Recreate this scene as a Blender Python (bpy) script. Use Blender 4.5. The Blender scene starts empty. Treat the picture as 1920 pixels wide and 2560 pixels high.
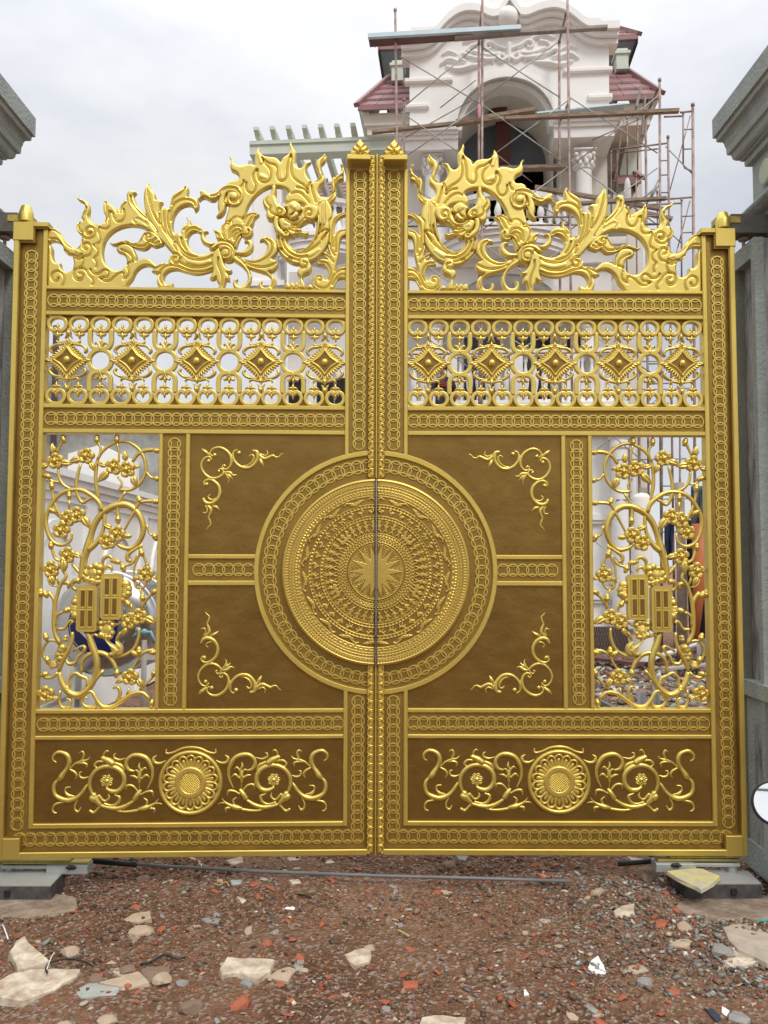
import bpy, math, random
import numpy as np
from math import sin, cos, pi, radians, sqrt, atan2
from mathutils import Vector, Matrix
S = bpy.context.scene
C = S.collection
random.seed(7); rng = np.random.default_rng(7)
# ------------------------------------------------------------ camera
F_, TH, RO, DD, HH = 2170., radians(3.36), radians(0.118), 4.66, 1.65
cf = Vector((0, cos(TH), sin(TH))); cu0 = Vector((0, -sin(TH), cos(TH))); cr0 = Vector((1, 0, 0))
cr = cr0*cos(RO) + cu0*sin(RO); cu = -cr0*sin(RO) + cu0*cos(RO)
CP = Vector((0, -DD, HH))
cam = bpy.data.cameras.new('camera'); co = bpy.data.objects.new('camera', cam); C.objects.link(co)
M = Matrix((cr, cu, -cf)).transposed().to_4x4(); M.translation = CP
co.matrix_world = M
cam.sensor_fit = 'VERTICAL'; cam.sensor_height = 36; cam.sensor_width = 27; cam.lens = 36*F_/2560
cam.clip_start = .05; cam.clip_end = 2000
S.camera = co
# ------------------------------------------------------------ sky, sun, exposure (overcast day)
W = bpy.data.worlds.new('World'); S.world = W; W.use_nodes = True
nt = W.node_tree; nt.nodes.clear()
def N(t, **k):
    n = nt.nodes.new(t)
    for a, b in k.items(): setattr(n, a, b)
    return n
SUN_EL, SUN_AZ = radians(48), radians(154)
o_ = N('ShaderNodeOutputWorld'); bg1 = N('ShaderNodeBackground'); bg2 = N('ShaderNodeBackground'); mx = N('ShaderNodeMixShader')
sky = N('ShaderNodeTexSky', sky_type='NISHITA', sun_disc=False, sun_elevation=SUN_EL, sun_rotation=SUN_AZ)
bg1.inputs[1].default_value = .1
tc = N('ShaderNodeTexCoord'); sp = N('ShaderNodeSeparateXYZ')
nz = N('ShaderNodeTexNoise'); nz.inputs['Scale'].default_value = 1.9; nz.inputs['Detail'].default_value = 5; nz.inputs['Roughness'].default_value = .55
mp = N('ShaderNodeMapping'); mp.inputs['Scale'].default_value = (1, 1, 2.2); mp.inputs['Location'].default_value = (.35, .2, .1)
rmp = N('ShaderNodeValToRGB'); rmp.color_ramp.elements[0].position = .36; rmp.color_ramp.elements[1].position = .62
rmp.color_ramp.elements[0].color = (.68, .71, .78, 1); rmp.color_ramp.elements[1].color = (1.0, 1.0, 1.0, 1)
mr = N('ShaderNodeMapRange'); mr.inputs['From Min'].default_value = 0; mr.inputs['From Max'].default_value = 1
mr.inputs['To Min'].default_value = .77; mr.inputs['To Max'].default_value = 3.1; pw = N('ShaderNodeMath', operation='POWER'); pw.inputs[1].default_value = 3; pw.use_clamp = True
vm = N('ShaderNodeVectorMath', operation='SCALE')
L_ = nt.links.new
L_(sky.outputs[0], bg1.inputs[0]); L_(tc.outputs['Generated'], mp.inputs[0]); L_(mp.outputs[0], nz.inputs['Vector']); L_(nz.outputs[0], rmp.inputs[0])
L_(tc.outputs['Generated'], sp.inputs[0]); L_(sp.outputs[2], pw.inputs[0]); L_(pw.outputs[0], mr.inputs[0]); L_(rmp.outputs[0], vm.inputs[0]); L_(mr.outputs[0], vm.inputs['Scale'])
L_(vm.outputs[0], bg2.inputs[0]); bg2.inputs[1].default_value = 1.0
mx.inputs[0].default_value = .93
L_(bg1.outputs[0], mx.inputs[1]); L_(bg2.outputs[0], mx.inputs[2]); L_(mx.outputs[0], o_.inputs[0])
sl = bpy.data.lights.new('sun', 'SUN'); sl.energy = 1.5; sl.angle = radians(14); sl.color = (1, .96, .9)
so = bpy.data.objects.new('sun', sl); C.objects.link(so)
sd = Vector((sin(SUN_AZ)*cos(SUN_EL), cos(SUN_AZ)*cos(SUN_EL), sin(SUN_EL)))
so.rotation_euler = sd.to_track_quat('Z', 'Y').to_euler(); so.location = (0, -6, 9)
vs = S.view_settings; vs.view_transform = 'Standard'; vs.look = 'None'; vs.exposure = .12; vs.gamma = 1; vs.use_curve_mapping = False
# ------------------------------------------------------------ materials
def mat(name, col, rough=.8, metal=0., var=.12, scale=6., bump=.0, bscale=60., col2=None, spec=.5, stretch=None, coat=0, bdist=.01, attr=None):
    m = bpy.data.materials.new(name); m.use_nodes = True; t = m.node_tree; b = t.nodes['Principled BSDF']
    def n(k): return t.nodes.new(k)
    b.inputs['Roughness'].default_value = rough; b.inputs['Metallic'].default_value = metal
    b.inputs['Specular IOR Level'].default_value = spec
    if coat: b.inputs['Coat Weight'].default_value = coat
    g = n('ShaderNodeTexCoord'); mpp = n('ShaderNodeMapping'); t.links.new(g.outputs['Object'], mpp.inputs[0])
    if stretch: mpp.inputs['Scale'].default_value = stretch
    nn = n('ShaderNodeTexNoise'); nn.inputs['Scale'].default_value = scale; nn.inputs['Detail'].default_value = 6; nn.inputs['Roughness'].default_value = .62
    t.links.new(mpp.outputs[0], nn.inputs['Vector'])
    r = n('ShaderNodeValToRGB'); t.links.new(nn.outputs[0], r.inputs[0])
    r.color_ramp.elements[0].position = .33; r.color_ramp.elements[1].position = .68
    c2 = col2 or tuple(min(1, c*(1+var)) for c in col); c1 = tuple(c*(1-var) for c in col) if col2 is None else col
    r.color_ramp.elements[0].color = (*c1, 1); r.color_ramp.elements[1].color = (*c2, 1)
    out = r.outputs[0]
    if attr:
        at = n('ShaderNodeAttribute'); at.attribute_name = attr
        mm = n('ShaderNodeMix'); mm.data_type = 'RGBA'; mm.blend_type = 'MULTIPLY'; mm.inputs['Factor'].default_value = 1
        t.links.new(at.outputs['Color'], mm.inputs['A']); t.links.new(out, mm.inputs['B']); out = mm.outputs['Result']
    t.links.new(out, b.inputs['Base Color'])
    if bump:
        n2 = n('ShaderNodeTexNoise'); n2.inputs['Scale'].default_value = bscale; n2.inputs['Detail'].default_value = 4
        t.links.new(mpp.outputs[0], n2.inputs['Vector'])
        bp = n('ShaderNodeBump'); bp.inputs['Strength'].default_value = bump; bp.inputs['Distance'].default_value = bdist
        t.links.new(n2.outputs[0], bp.inputs['Height']); t.links.new(bp.outputs[0], b.inputs['Normal'])
    return m
GOLD = mat('gold_paint', (.70, .53, .128), .36, .78, .07, 5, .10, 26, bdist=.004)
GOLDC = mat('gold_crest', (.74, .585, .16), .38, .8, .06, 5, .12, 18, bdist=.006)
GOLDM = mat('gold_band', (.30, .19, .042), .46, .75, .14, 8, .25, 60, bdist=.003)
BRONZE = mat('bronze_panel', (.25, .150, .035), .34, .8, .12, 4, .4, 6, bdist=.02)
DRUM = mat('gold_drum', (.60, .43, .10), .38, .75, .08, 9, .15, 60, bdist=.003)
# ------------------------------------------------------------ object helpers
def link(o, parent=None):
    C.objects.link(o)
    if parent is not None: o.parent = parent
    return o
def meshobj(name, me, m, parent=None, smooth=False):
    if m is not None and not me.materials: me.materials.append(m)
    if smooth: me.polygons.foreach_set('use_smooth', [True]*len(me.polygons))
    return link(bpy.data.objects.new(name, me), parent)
def pyd(name, v, f, m, parent=None, smooth=False):
    me = bpy.data.meshes.new(name); me.from_pydata([tuple(a) for a in v], [], f); me.update()
    return meshobj(name, me, m, parent, smooth)
def tag(o, label=None, cat=None, group=None, kind=None):
    if label: o['label'] = label
    if cat: o['category'] = cat
    if group: o['group'] = group
    if kind: o['kind'] = kind
    return o
def empty(name, loc=(0, 0, 0), rz=0):
    o = bpy.data.objects.new(name, None); o.empty_display_size = .1; C.objects.link(o); o.location = loc; o.rotation_euler = (0, 0, rz); return o
def inst(o, loc=None, rot=None, scale=None, parent=None):
    c = o.copy(); C.objects.link(c)
    if parent is not None: c.parent = parent
    if loc is not None: c.location = loc
    if rot is not None: c.rotation_euler = rot
    if scale is not None: c.scale = scale
    return c
def copy_tree(o, parent=None):
    kids = list(o.children); c = o.copy(); C.objects.link(c); c.parent = parent
    for k in kids: copy_tree(k, c)
    return c
class MB:
    """collects simple solids into one mesh"""
    def __init__(s): s.v = []; s.f = []
    def add(s, v, f):
        o = len(s.v); s.v += [tuple(a) for a in v]; s.f += [tuple(i+o for i in q) for q in f]; return s
    def box(s, x0, x1, y0, y1, z0, z1, bev=0):
        if bev <= 0:
            v = [(x0,y0,z0),(x1,y0,z0),(x1,y1,z0),(x0,y1,z0),(x0,y0,z1),(x1,y0,z1),(x1,y1,z1),(x0,y1,z1)]
            return s.add(v, [(0,3,2,1),(4,5,6,7),(0,1,5,4),(1,2,6,5),(2,3,7,6),(3,0,4,7)])
        b = bev   # front (y0) edges bevelled
        v = [(x0,y1,z0),(x1,y1,z0),(x1,y1,z1),(x0,y1,z1),(x0,y0+b,z0),(x1,y0+b,z0),(x1,y0+b,z1),(x0,y0+b,z1),
             (x0+b,y0,z0+b),(x1-b,y0,z0+b),(x1-b,y0,z1-b),(x0+b,y0,z1-b)]
        return s.add(v, [(0,3,2,1),(0,1,5,4),(1,2,6,5),(2,3,7,6),(3,0,4,7),(4,5,9,8),(5,6,10,9),(6,7,11,10),(7,4,8,11),(8,9,10,11)])
    def obox(s, c, ax, ay, az, hx, hy, hz):
        c, ax, ay, az = Vector(c), Vector(ax)*hx, Vector(ay)*hy, Vector(az)*hz
        v = [c+ax*i+ay*j+az*k for k in (-1, 1) for i, j in ((-1,-1),(1,-1),(1,1),(-1,1))]
        return s.add(v, [(0,3,2,1),(4,5,6,7),(0,1,5,4),(1,2,6,5),(2,3,7,6),(3,0,4,7)])
    def beam(s, a, b, w, h, up=(0, 0, 1)):
        a, b = Vector(a), Vector(b); d = (b-a).normalized(); sd_ = d.cross(Vector(up)).normalized(); u = sd_.cross(d)
        return s.obox((a+b)/2, d, sd_, u, (b-a).length/2, w/2, h/2)
    def tube(s, pts, r, n=8, flat=1., cap=True):
        pts = [Vector(p) for p in pts]; rs = r if hasattr(r, '__len__') else [r]*len(pts)
        rings = []; prev = None
        for i, p in enumerate(pts):
            d = (pts[min(i+1, len(pts)-1)]-pts[max(i-1, 0)])
            d = d.normalized() if d.length > 1e-9 else Vector((0, 0, 1))
            if prev is None:
                a = Vector((0, 1, 0)) if abs(d.y) < .9 else Vector((1, 0, 0))
            else: a = prev
            a = (a-d*a.dot(d)).normalized(); prev = a; b_ = d.cross(a)
            rings.append([p+(a*cos(2*pi*k/n)*flat+b_*sin(2*pi*k/n))*rs[i] for k in range(n)])
        v = [q for g in rings for q in g]; f = []
        for i in range(len(pts)-1):
            for k in range(n):
                f.append((i*n+k, i*n+(k+1) % n, (i+1)*n+(k+1) % n, (i+1)*n+k))
        if cap: f.append(tuple(range(n-1, -1, -1))); f.append(tuple(range((len(pts)-1)*n, len(pts)*n)))
        return s.add(v, f)
    def lathe(s, prof, c=(0, 0, 0), n=16, a0=0, a1=2*pi):
        cl = abs(a1-a0-2*pi) < 1e-6; m_ = n if cl else n+1
        v = [(c[0]+r*cos(a0+(a1-a0)*k/n), c[1]+r*sin(a0+(a1-a0)*k/n), c[2]+z) for r, z in prof for k in range(m_)]
        f = []
        for i in range(len(prof)-1):
            for k in range(n):
                k2 = (k+1) % m_; f.append((i*m_+k, i*m_+k2, (i+1)*m_+k2, (i+1)*m_+k))
        if cl: f.append(tuple(range(n-1, -1, -1))); f.append(tuple(range((len(prof)-1)*m_, len(prof)*m_)))
        return s.add(v, f)
    def ball(s, c, r, n=10, m_=6, sc=(1, 1, 1)):
        v = [(c[0], c[1], c[2]-r*sc[2])]
        for i in range(1, m_):
            a = -pi/2+pi*i/m_
            for k in range(n): v.append((c[0]+r*cos(a)*cos(2*pi*k/n)*sc[0], c[1]+r*cos(a)*sin(2*pi*k/n)*sc[1], c[2]+r*sin(a)*sc[2]))
        v.append((c[0], c[1], c[2]+r*sc[2])); f = []
        for k in range(n): f.append((0, 1+(k+1) % n, 1+k))
        for i in range(m_-2):
            for k in range(n): f.append((1+i*n+k, 1+i*n+(k+1) % n, 1+(i+1)*n+(k+1) % n, 1+(i+1)*n+k))
        for k in range(n): f.append((1+(m_-2)*n+k, 1+(m_-2)*n+(k+1) % n, len(v)-1))
        return s.add(v, f)
    def prism(s, pts, y0, y1, bev=0):
        """outline in (x,z), extruded from y0 (front) to y1"""
        n = len(pts); ar = sum(pts[i][0]*pts[(i+1) % n][1]-pts[(i+1) % n][0]*pts[i][1] for i in range(n))
        if ar < 0: pts = pts[::-1]
        v = [(p[0], y0, p[1]) for p in pts]+[(p[0], y1, p[1]) for p in pts]
        f = [tuple(range(n)), tuple(range(2*n-1, n-1, -1))]+[(i, i+n, (i+1) % n+n, (i+1) % n) for i in range(n)]
        return s.add(v, f)
    def build(s, name, m, parent=None, smooth=False, loc=None, rot=None):
        o = pyd(name, s.v, s.f, m, parent, smooth)
        if smooth == 2:
            me = o.data; me.polygons.foreach_set('use_smooth', [True]*len(me.polygons))
            try: me.set_sharp_from_angle(angle=radians(24))
            except Exception: pass
        if loc is not None: o.location = loc
        if rot is not None: o.rotation_euler = rot
        return o
# ------------------------------------------------------------ from a photo pixel to a place
def ray(px, py): return cf + cr*((px-960)/F_) - cu*((py-1280)/F_)
def at(px, py, Y=0.):
    d = ray(px, py); return CP + d*((Y+DD)/d.y)
def onz(px, py, z=0.):
    d = ray(px, py); return CP + d*((z-HH)/d.z)
XS = at(940, 1400).x
LA = radians(2.1)
_n = Vector((-sin(LA), cos(LA), 0)); _o = Vector((XS, 0, 0)); _e = Vector((cos(LA), sin(LA), 0))
def L(px, py):
    d = ray(px, py); P = CP + d*((_o-CP).dot(_n)/d.dot(_n)); return ((P-_o).dot(_e), P.z)
def T(ox, oy, s):
    return lambda pts: [L(ox+p[0]/s, oy+p[1]/s)+tuple(q*.00215/s for q in p[2:]) for p in pts]
def P2(st):   # "x,y x,y" -> tuples
    return [tuple(float(q) for q in w.split(',')) for w in st.split()]
# ------------------------------------------------------------ relief engine: outlines and strokes -> cast relief mesh
def smooth(pts, closed=False, n=4, corner=62):
    P = np.array(pts, float); m_ = len(P); out = []
    if m_ < 3: return P
    tg = np.zeros_like(P)
    for i in range(m_):
        if not closed and i in (0, m_-1): continue
        a = P[i]-P[i-1]; b = P[(i+1) % m_]-P[i]; la, lb = np.hypot(*a[:2])+1e-9, np.hypot(*b[:2])+1e-9
        ang = math.degrees(math.acos(max(-1, min(1, float(a[:2]@b[:2])/(la*lb)))))
        if ang > corner: continue
        tg[i] = (a/la+b/lb)*.5
    k = m_ if closed else m_-1
    for i in range(k):
        p0, p1 = P[i], P[(i+1) % m_]; l = np.hypot(*(p1-p0)[:2]); t0, t1 = tg[i]*l, tg[(i+1) % m_]*l
        if not t0.any(): t0 = (p1-p0)
        if not t1.any(): t1 = (p1-p0)
        for j in range(n):
            t = j/n; out.append((2*t**3-3*t**2+1)*p0+(t**3-2*t**2+t)*t0+(-2*t**3+3*t**2)*p1+(t**3-t**2)*t1)
    if not closed: out.append(P[-1])
    return np.array(out)
class Relief:
    def __init__(s, res=.0026): s.res = res; s.sh = []; s.gr = []
    def poly(s, pts, H=.012, w=.012, base=0., n=4, corner=62, sm=True):
        s.sh.append(('p', smooth(pts, True, n, corner) if sm else np.array(pts, float), H, w, base)); return s
    def stroke(s, pts, H=1., base=0., w=1., n=4, Hmax=.03):
        s.sh.append(('s', smooth(pts, False, n, 100), H, w, base, Hmax)); return s
    def groove(s, pts, g=.0045, w=.0034, n=4):
        s.gr.append((smooth([p[:2] for p in pts], False, n, 100), g, w)); return s
    def build(s, name, m, parent=None, y0=0., back=.02, flat_base=None):
        r = s.res; allp = []
        for q in s.sh:
            pad = q[1][:, 2].max() if q[0] == 's' else 0
            allp.append(q[1][:, :2].min(0)-pad); allp.append(q[1][:, :2].max(0)+pad)
        allp = np.array(allp); lo = allp.min(0)-3*r; hi = allp.max(0)+3*r
        nx, nz_ = int((hi[0]-lo[0])/r)+2, int((hi[1]-lo[1])/r)+2
        xs = lo[0]+np.arange(nx)*r; zs = lo[1]+np.arange(nz_)*r
        X, Z = np.meshgrid(xs, zs, indexing='ij')
        D = np.full(X.shape, -9.); Hh = np.full(X.shape, -9.); B = np.zeros(X.shape)
        for q in s.sh:
            V = q[1]; pad = 4*r+(V[:, 2].max() if q[0] == 's' else 0)
            i0, i1 = int(max(0, (V[:, 0].min()-pad-lo[0])/r)), int(min(nx, (V[:, 0].max()+pad-lo[0])/r+2))
            j0, j1 = int(max(0, (V[:, 1].min()-pad-lo[1])/r)), int(min(nz_, (V[:, 1].max()+pad-lo[1])/r+2))
            x, z = X[i0:i1, j0:j1], Z[i0:i1, j0:j1]
            if q[0] == 'p':
                d2 = np.full(x.shape, 1e9); ins = np.zeros(x.shape, bool); n_ = len(V)
                for i in range(n_):
                    ax, az = V[i, 0], V[i, 1]; bx, bz = V[(i+1) % n_, 0], V[(i+1) % n_, 1]; ex, ez = bx-ax, bz-az; l2 = ex*ex+ez*ez
                    if l2 < 1e-14: continue
                    t = np.clip(((x-ax)*ex+(z-az)*ez)/l2, 0, 1)
                    dx, dz = x-ax-t*ex, z-az-t*ez; d2 = np.minimum(d2, dx*dx+dz*dz)
                    if ez != 0: ins ^= ((az > z) != (bz > z)) & (x < ax+ex*(z-az)/ez)
                d = np.where(ins, np.sqrt(d2), -np.sqrt(d2)); tt = np.clip(d/q[3], 0, 1); h = q[4]+q[2]*np.sqrt(1-(1-tt)**2)
            else:
                d = np.full(x.shape, -9.); h = np.zeros(x.shape)
                for i in range(len(V)-1):
                    ax, az, ar = V[i]; ex, ez, er = V[i+1]-V[i]; l2 = ex*ex+ez*ez+1e-14
                    t = np.clip(((x-ax)*ex+(z-az)*ez)/l2, 0, 1); rr = np.maximum(ar+t*er, 1e-5)
                    dd = rr-np.hypot(x-ax-t*ex, z-az-t*ez)
                    tt = np.clip(dd/(rr*q[3]), 0, 1); hh = q[4]+np.minimum(rr*q[2], q[5])*np.sqrt(1-(1-tt)**2)
                    h = np.where(dd > 0, np.maximum(h, hh), h); d = np.maximum(d, dd)
            h = np.where(d > 0, h, q[4])
            sub = D[i0:i1, j0:j1]; better = d > sub
            B[i0:i1, j0:j1] = np.where(better & (d <= 0), q[4], B[i0:i1, j0:j1])
            Hs = Hh[i0:i1, j0:j1]
            Hh[i0:i1, j0:j1] = np.where(d > 0, np.maximum(Hs, h), Hs)
            D[i0:i1, j0:j1] = np.maximum(sub, d)
        Hh = np.where(D > 0, Hh, B)
        for V, g, w in s.gr:
            pad = 3*w
            i0, i1 = int(max(0, (V[:, 0].min()-pad-lo[0])/r)), int(min(nx, (V[:, 0].max()+pad-lo[0])/r+2))
            j0, j1 = int(max(0, (V[:, 1].min()-pad-lo[1])/r)), int(min(nz_, (V[:, 1].max()+pad-lo[1])/r+2))
            if i1 <= i0 or j1 <= j0: continue
            x, z = X[i0:i1, j0:j1], Z[i0:i1, j0:j1]; d2 = np.full(x.shape, 1e9)
            for i in range(len(V)-1):
                ax, az = V[i]; ex, ez = V[i+1]-V[i]; l2 = ex*ex+ez*ez+1e-14
                t = np.clip(((x-ax)*ex+(z-az)*ez)/l2, 0, 1); dx, dz = x-ax-t*ex, z-az-t*ez; d2 = np.minimum(d2, dx*dx+dz*dz)
            Hh[i0:i1, j0:j1] -= g*np.exp(-d2/(w*w))
        ins = D > 0
        cell = ins[:-1, :-1] | ins[1:, :-1] | ins[1:, 1:] | ins[:-1, 1:]
        gx, gz = np.gradient(D, r); gl = np.maximum(gx*gx+gz*gz, .2)
        mv = np.where(ins, 0, np.clip(D, -1.6*r, 0))
        PX, PZ = X-mv*gx/gl, Z-mv*gz/gl
        idx = np.arange(nx*nz_).reshape(nx, nz_)
        ci, cj = np.nonzero(cell)
        a, b_, c_, d_ = idx[ci, cj], idx[ci+1, cj], idx[ci+1, cj+1], idx[ci, cj+1]
        Q = np.stack([a, b_, c_, d_], 1)
        used = np.unique(Q); remap = np.full(nx*nz_, -1); remap[used] = np.arange(len(used)); Q = remap[Q]
        vx, vz, vh = PX.ravel()[used], PZ.ravel()[used], Hh.ravel()[used]
        V = np.stack([vx, y0-vh, vz], 1)
        E = np.concatenate([Q[:, [0, 1]], Q[:, [1, 2]], Q[:, [2, 3]], Q[:, [3, 0]]]); key = np.sort(E, 1); kk = key[:, 0]*len(used)+key[:, 1]
        u, ix, cnt = np.unique(kk, return_index=True, return_counts=True); bE = E[ix[cnt == 1]]
        bu = np.unique(bE); r2 = np.full(len(used), -1); r2[bu] = np.arange(len(bu)); nb = len(bu)
        V2 = V[bu].copy(); V3 = V[bu].copy(); V3[:, 1] = y0+back
        n0 = len(used); sk = np.stack([n0+r2[bE[:, 1]], n0+r2[bE[:, 0]], n0+nb+r2[bE[:, 0]], n0+nb+r2[bE[:, 1]]], 1)
        VV = np.concatenate([V, V2, V3]); FF = np.concatenate([Q, sk])
        me = bpy.data.meshes.new(name)
        me.vertices.add(len(VV)); me.vertices.foreach_set('co', VV.ravel())
        me.loops.add(len(FF)*4); me.loops.foreach_set('vertex_index', FF.ravel().astype(np.int32))
        me.polygons.add(len(FF)); me.polygons.foreach_set('loop_start', np.arange(len(FF), dtype=np.int32)*4)
        me.polygons.foreach_set('use_smooth', np.ones(len(FF), bool)); me.update(calc_edges=True); me.validate()
        return meshobj(name, me, m, parent)
# ============================================================ SETTING
WHITE = mat('white_render', (.84, .83, .80), .75, 0, .04, 1.2, .08, 30)
CREAM = mat('cream_wall', (.72, .69, .62), .8, 0, .05, .9, .08, 30)
MOULD = mat('moulding_white', (.82, .81, .78), .7, 0, .03, 2)
GREENW = mat('pale_green_paint', (.55, .60, .52), .8, 0, .06, 1.5)
INTER = mat('bare_plaster', (.42, .40, .34), .9, 0, .1, .8)
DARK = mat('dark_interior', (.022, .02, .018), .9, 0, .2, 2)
GLASS = mat('dark_glass', (.02, .024, .028), .12, 0, .2, 2, spec=.6)
ROOF = mat('red_roof_tile', (.25, .125, .12), .5, 0, .18, 3, .1, 20)
ROOFD = mat('roof_board_grey', (.14, .16, .19), .5, 0, .1, 2)
OLDW = mat('stained_concrete', (.10, .095, .085), .9, 0, .1, 1.1, .2, 12, col2=(.46, .45, .42))
RUST = mat('rusty_scaffold_tube', (.20, .115, .085), .6, .3, .3, 7, .1, 30, col2=(.42, .33, .29))
ZINC = mat('zinc_tube', (.36, .35, .32), .5, .5, .12, 9)
WOOD = mat('weathered_plank', (.16, .105, .07), .85, 0, .2, 5, .2, 30, col2=(.36, .28, .20), stretch=(1, 6, 6))
WOODG = mat('grey_plank', (.22, .19, .165), .85, 0, .2, 5, .2, 30, col2=(.40, .36, .32))
REDB = mat('red_board', (.13, .045, .035), .6, 0, .2, 3)
BLUEP = mat('pale_blue_metal', (.50, .62, .66), .5, .2, .06, 4)
RENDER_G = mat('grey_green_render', (.29, .32, .30), .85, 0, .16, 4, .8, 55, bdist=.01)
RENDER_R = mat('raw_stained_render', (.09, .09, .10), .8, 0, .1, 6, .5, 40, col2=(.40, .39, .38), stretch=(3, 3, .7))
SOIL = bpy.data.materials.new('rubble_soil'); SOIL.use_nodes = True
def _soil():
    t = SOIL.node_tree; b = t.nodes['Principled BSDF']; b.inputs['Roughness'].default_value = .95; b.inputs['Specular IOR Level'].default_value = .2
    g = t.nodes.new('ShaderNodeTexCoord')
    def nz(s, d=6, r=.6):
        n = t.nodes.new('ShaderNodeTexNoise'); n.inputs['Scale'].default_value = s; n.inputs['Detail'].default_value = d; n.inputs['Roughness'].default_value = r; t.links.new(g.outputs['Object'], n.inputs['Vector']); return n
    def ramp(src, p0, c0, p1, c1):
        r = t.nodes.new('ShaderNodeValToRGB'); r.color_ramp.elements[0].position = p0; r.color_ramp.elements[1].position = p1
        r.color_ramp.elements[0].color = (*c0, 1); r.color_ramp.elements[1].color = (*c1, 1); t.links.new(src, r.inputs[0]); return r.outputs[0]
    a = ramp(nz(1.1).outputs[0], .38, (.15, .083, .046), .66, (.32, .195, .115))
    c = ramp(nz(34, 8, .75).outputs[0], .3, (.45, .42, .40), .7, (1.35, 1.3, 1.25))
    m = t.nodes.new('ShaderNodeMix'); m.data_type = 'RGBA'; m.blend_type = 'MULTIPLY'; m.inputs['Factor'].default_value = 1
    t.links.new(a, m.inputs['A']); t.links.new(c, m.inputs['B'])
    v = t.nodes.new('ShaderNodeTexVoronoi'); v.inputs['Scale'].default_value = 75; t.links.new(g.outputs['Object'], v.inputs['Vector'])
    sepv = t.nodes.new('ShaderNodeSeparateColor'); t.links.new(v.outputs['Color'], sepv.inputs[0])
    gt = t.nodes.new('ShaderNodeMath'); gt.operation = 'GREATER_THAN'; gt.inputs[1].default_value = .66; t.links.new(sepv.outputs[0], gt.inputs[0])
    pc = ramp(sepv.outputs[1], 0, (.26, .085, .05), 1, (.36, .32, .27))
    m2 = t.nodes.new('ShaderNodeMix'); m2.data_type = 'RGBA'; t.links.new(gt.outputs[0], m2.inputs['Factor']); t.links.new(m.outputs['Result'], m2.inputs['A']); t.links.new(pc, m2.inputs['B'])
    t.links.new(m2.outputs['Result'], b.inputs['Base Color'])
    bp = t.nodes.new('ShaderNodeBump'); bp.inputs['Strength'].default_value = .8; bp.inputs['Distance'].default_value = .02
    ad = t.nodes.new('ShaderNodeMath'); ad.operation = 'ADD'; t.links.new(nz(45, 8, .8).outputs[0], ad.inputs[0]); t.links.new(v.outputs['Distance'], ad.inputs[1]); t.links.new(ad.outputs[0], bp.inputs['Height']); t.links.new(bp.outputs[0], b.inputs['Normal'])
_soil()
# ------------------------------------------------------------ ground: one sheet, fine where it is near
def vnoise(x, y, s, seed=0):
    x = x*s; y = y*s; xi = np.floor(x).astype(int); yi = np.floor(y).astype(int); fx = x-xi; fy = y-yi; fx = fx*fx*(3-2*fx); fy = fy*fy*(3-2*fy)
    def h(i, j): v = np.sin(i*127.1+j*311.7+seed*74.7)*43758.5453; return v-np.floor(v)
    return (h(xi, yi)*(1-fx)+h(xi+1, yi)*fx)*(1-fy)+(h(xi, yi+1)*(1-fx)+h(xi+1, yi+1)*fx)*fy
def gh(x, y):
    x = np.asarray(x, float); y = np.asarray(y, float)
    h = .05*(vnoise(x, y, .8, 1)-.5)+.035*(vnoise(x, y, 2.3, 2)-.5)+.028*(vnoise(x, y, 6, 3)-.5)+.016*(vnoise(x, y, 15, 4)-.5)
    far = np.clip((np.hypot(x, y)-30)/30, 0, 1)
    mound = -.075*np.exp(-((np.abs(x+2.05)/.5)**4+((y+.22)/.2)**4))-.075*np.exp(-((np.abs(x-1.85)/.32)**4+((y+.22)/.2)**4))+.035*np.exp(-((x+1.35)**2/.04+(y+.40)**2/.03))+.045*np.exp(-((x-1.9)**2/.2+(y+.62)**2/.02))+.05*np.exp(-((x-1.2)**2/.15+(y-.5)**2/.2))
    return (h+mound)*(1-far)-.012
gx = np.concatenate([np.linspace(-300, -40, 8), np.linspace(-36, -4.4, 24), np.linspace(-4.2, 4.2, 400), np.linspace(4.4, 36, 24), np.linspace(40, 300, 8)])
gy = np.concatenate([np.linspace(-120, -20, 6), np.linspace(-16, -3.6, 14), np.linspace(-3.5, 3.5, 330), np.linspace(3.6, 16, 90), np.linspace(17, 60, 24), np.linspace(80, 500, 8)])
GX, GY = np.meshgrid(gx, gy, indexing='ij'); GZ = gh(GX, GY)
idx = np.arange(GX.size).reshape(GX.shape); Q = np.stack([idx[:-1, :-1], idx[1:, :-1], idx[1:, 1:], idx[:-1, 1:]], -1).reshape(-1, 4)
me = bpy.data.meshes.new('ground'); me.vertices.add(GX.size); me.vertices.foreach_set('co', np.stack([GX, GY, GZ], -1).ravel()); me.loops.add(len(Q)*4)
me.loops.foreach_set('vertex_index', Q.ravel().astype(np.int32)); me.polygons.add(len(Q)); me.polygons.foreach_set('loop_start', np.arange(len(Q), dtype=np.int32)*4); me.polygons.foreach_set('use_smooth', np.ones(len(Q), bool)); me.update(calc_edges=True)
tag(meshobj('ground', me, SOIL), kind='structure')
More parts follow.
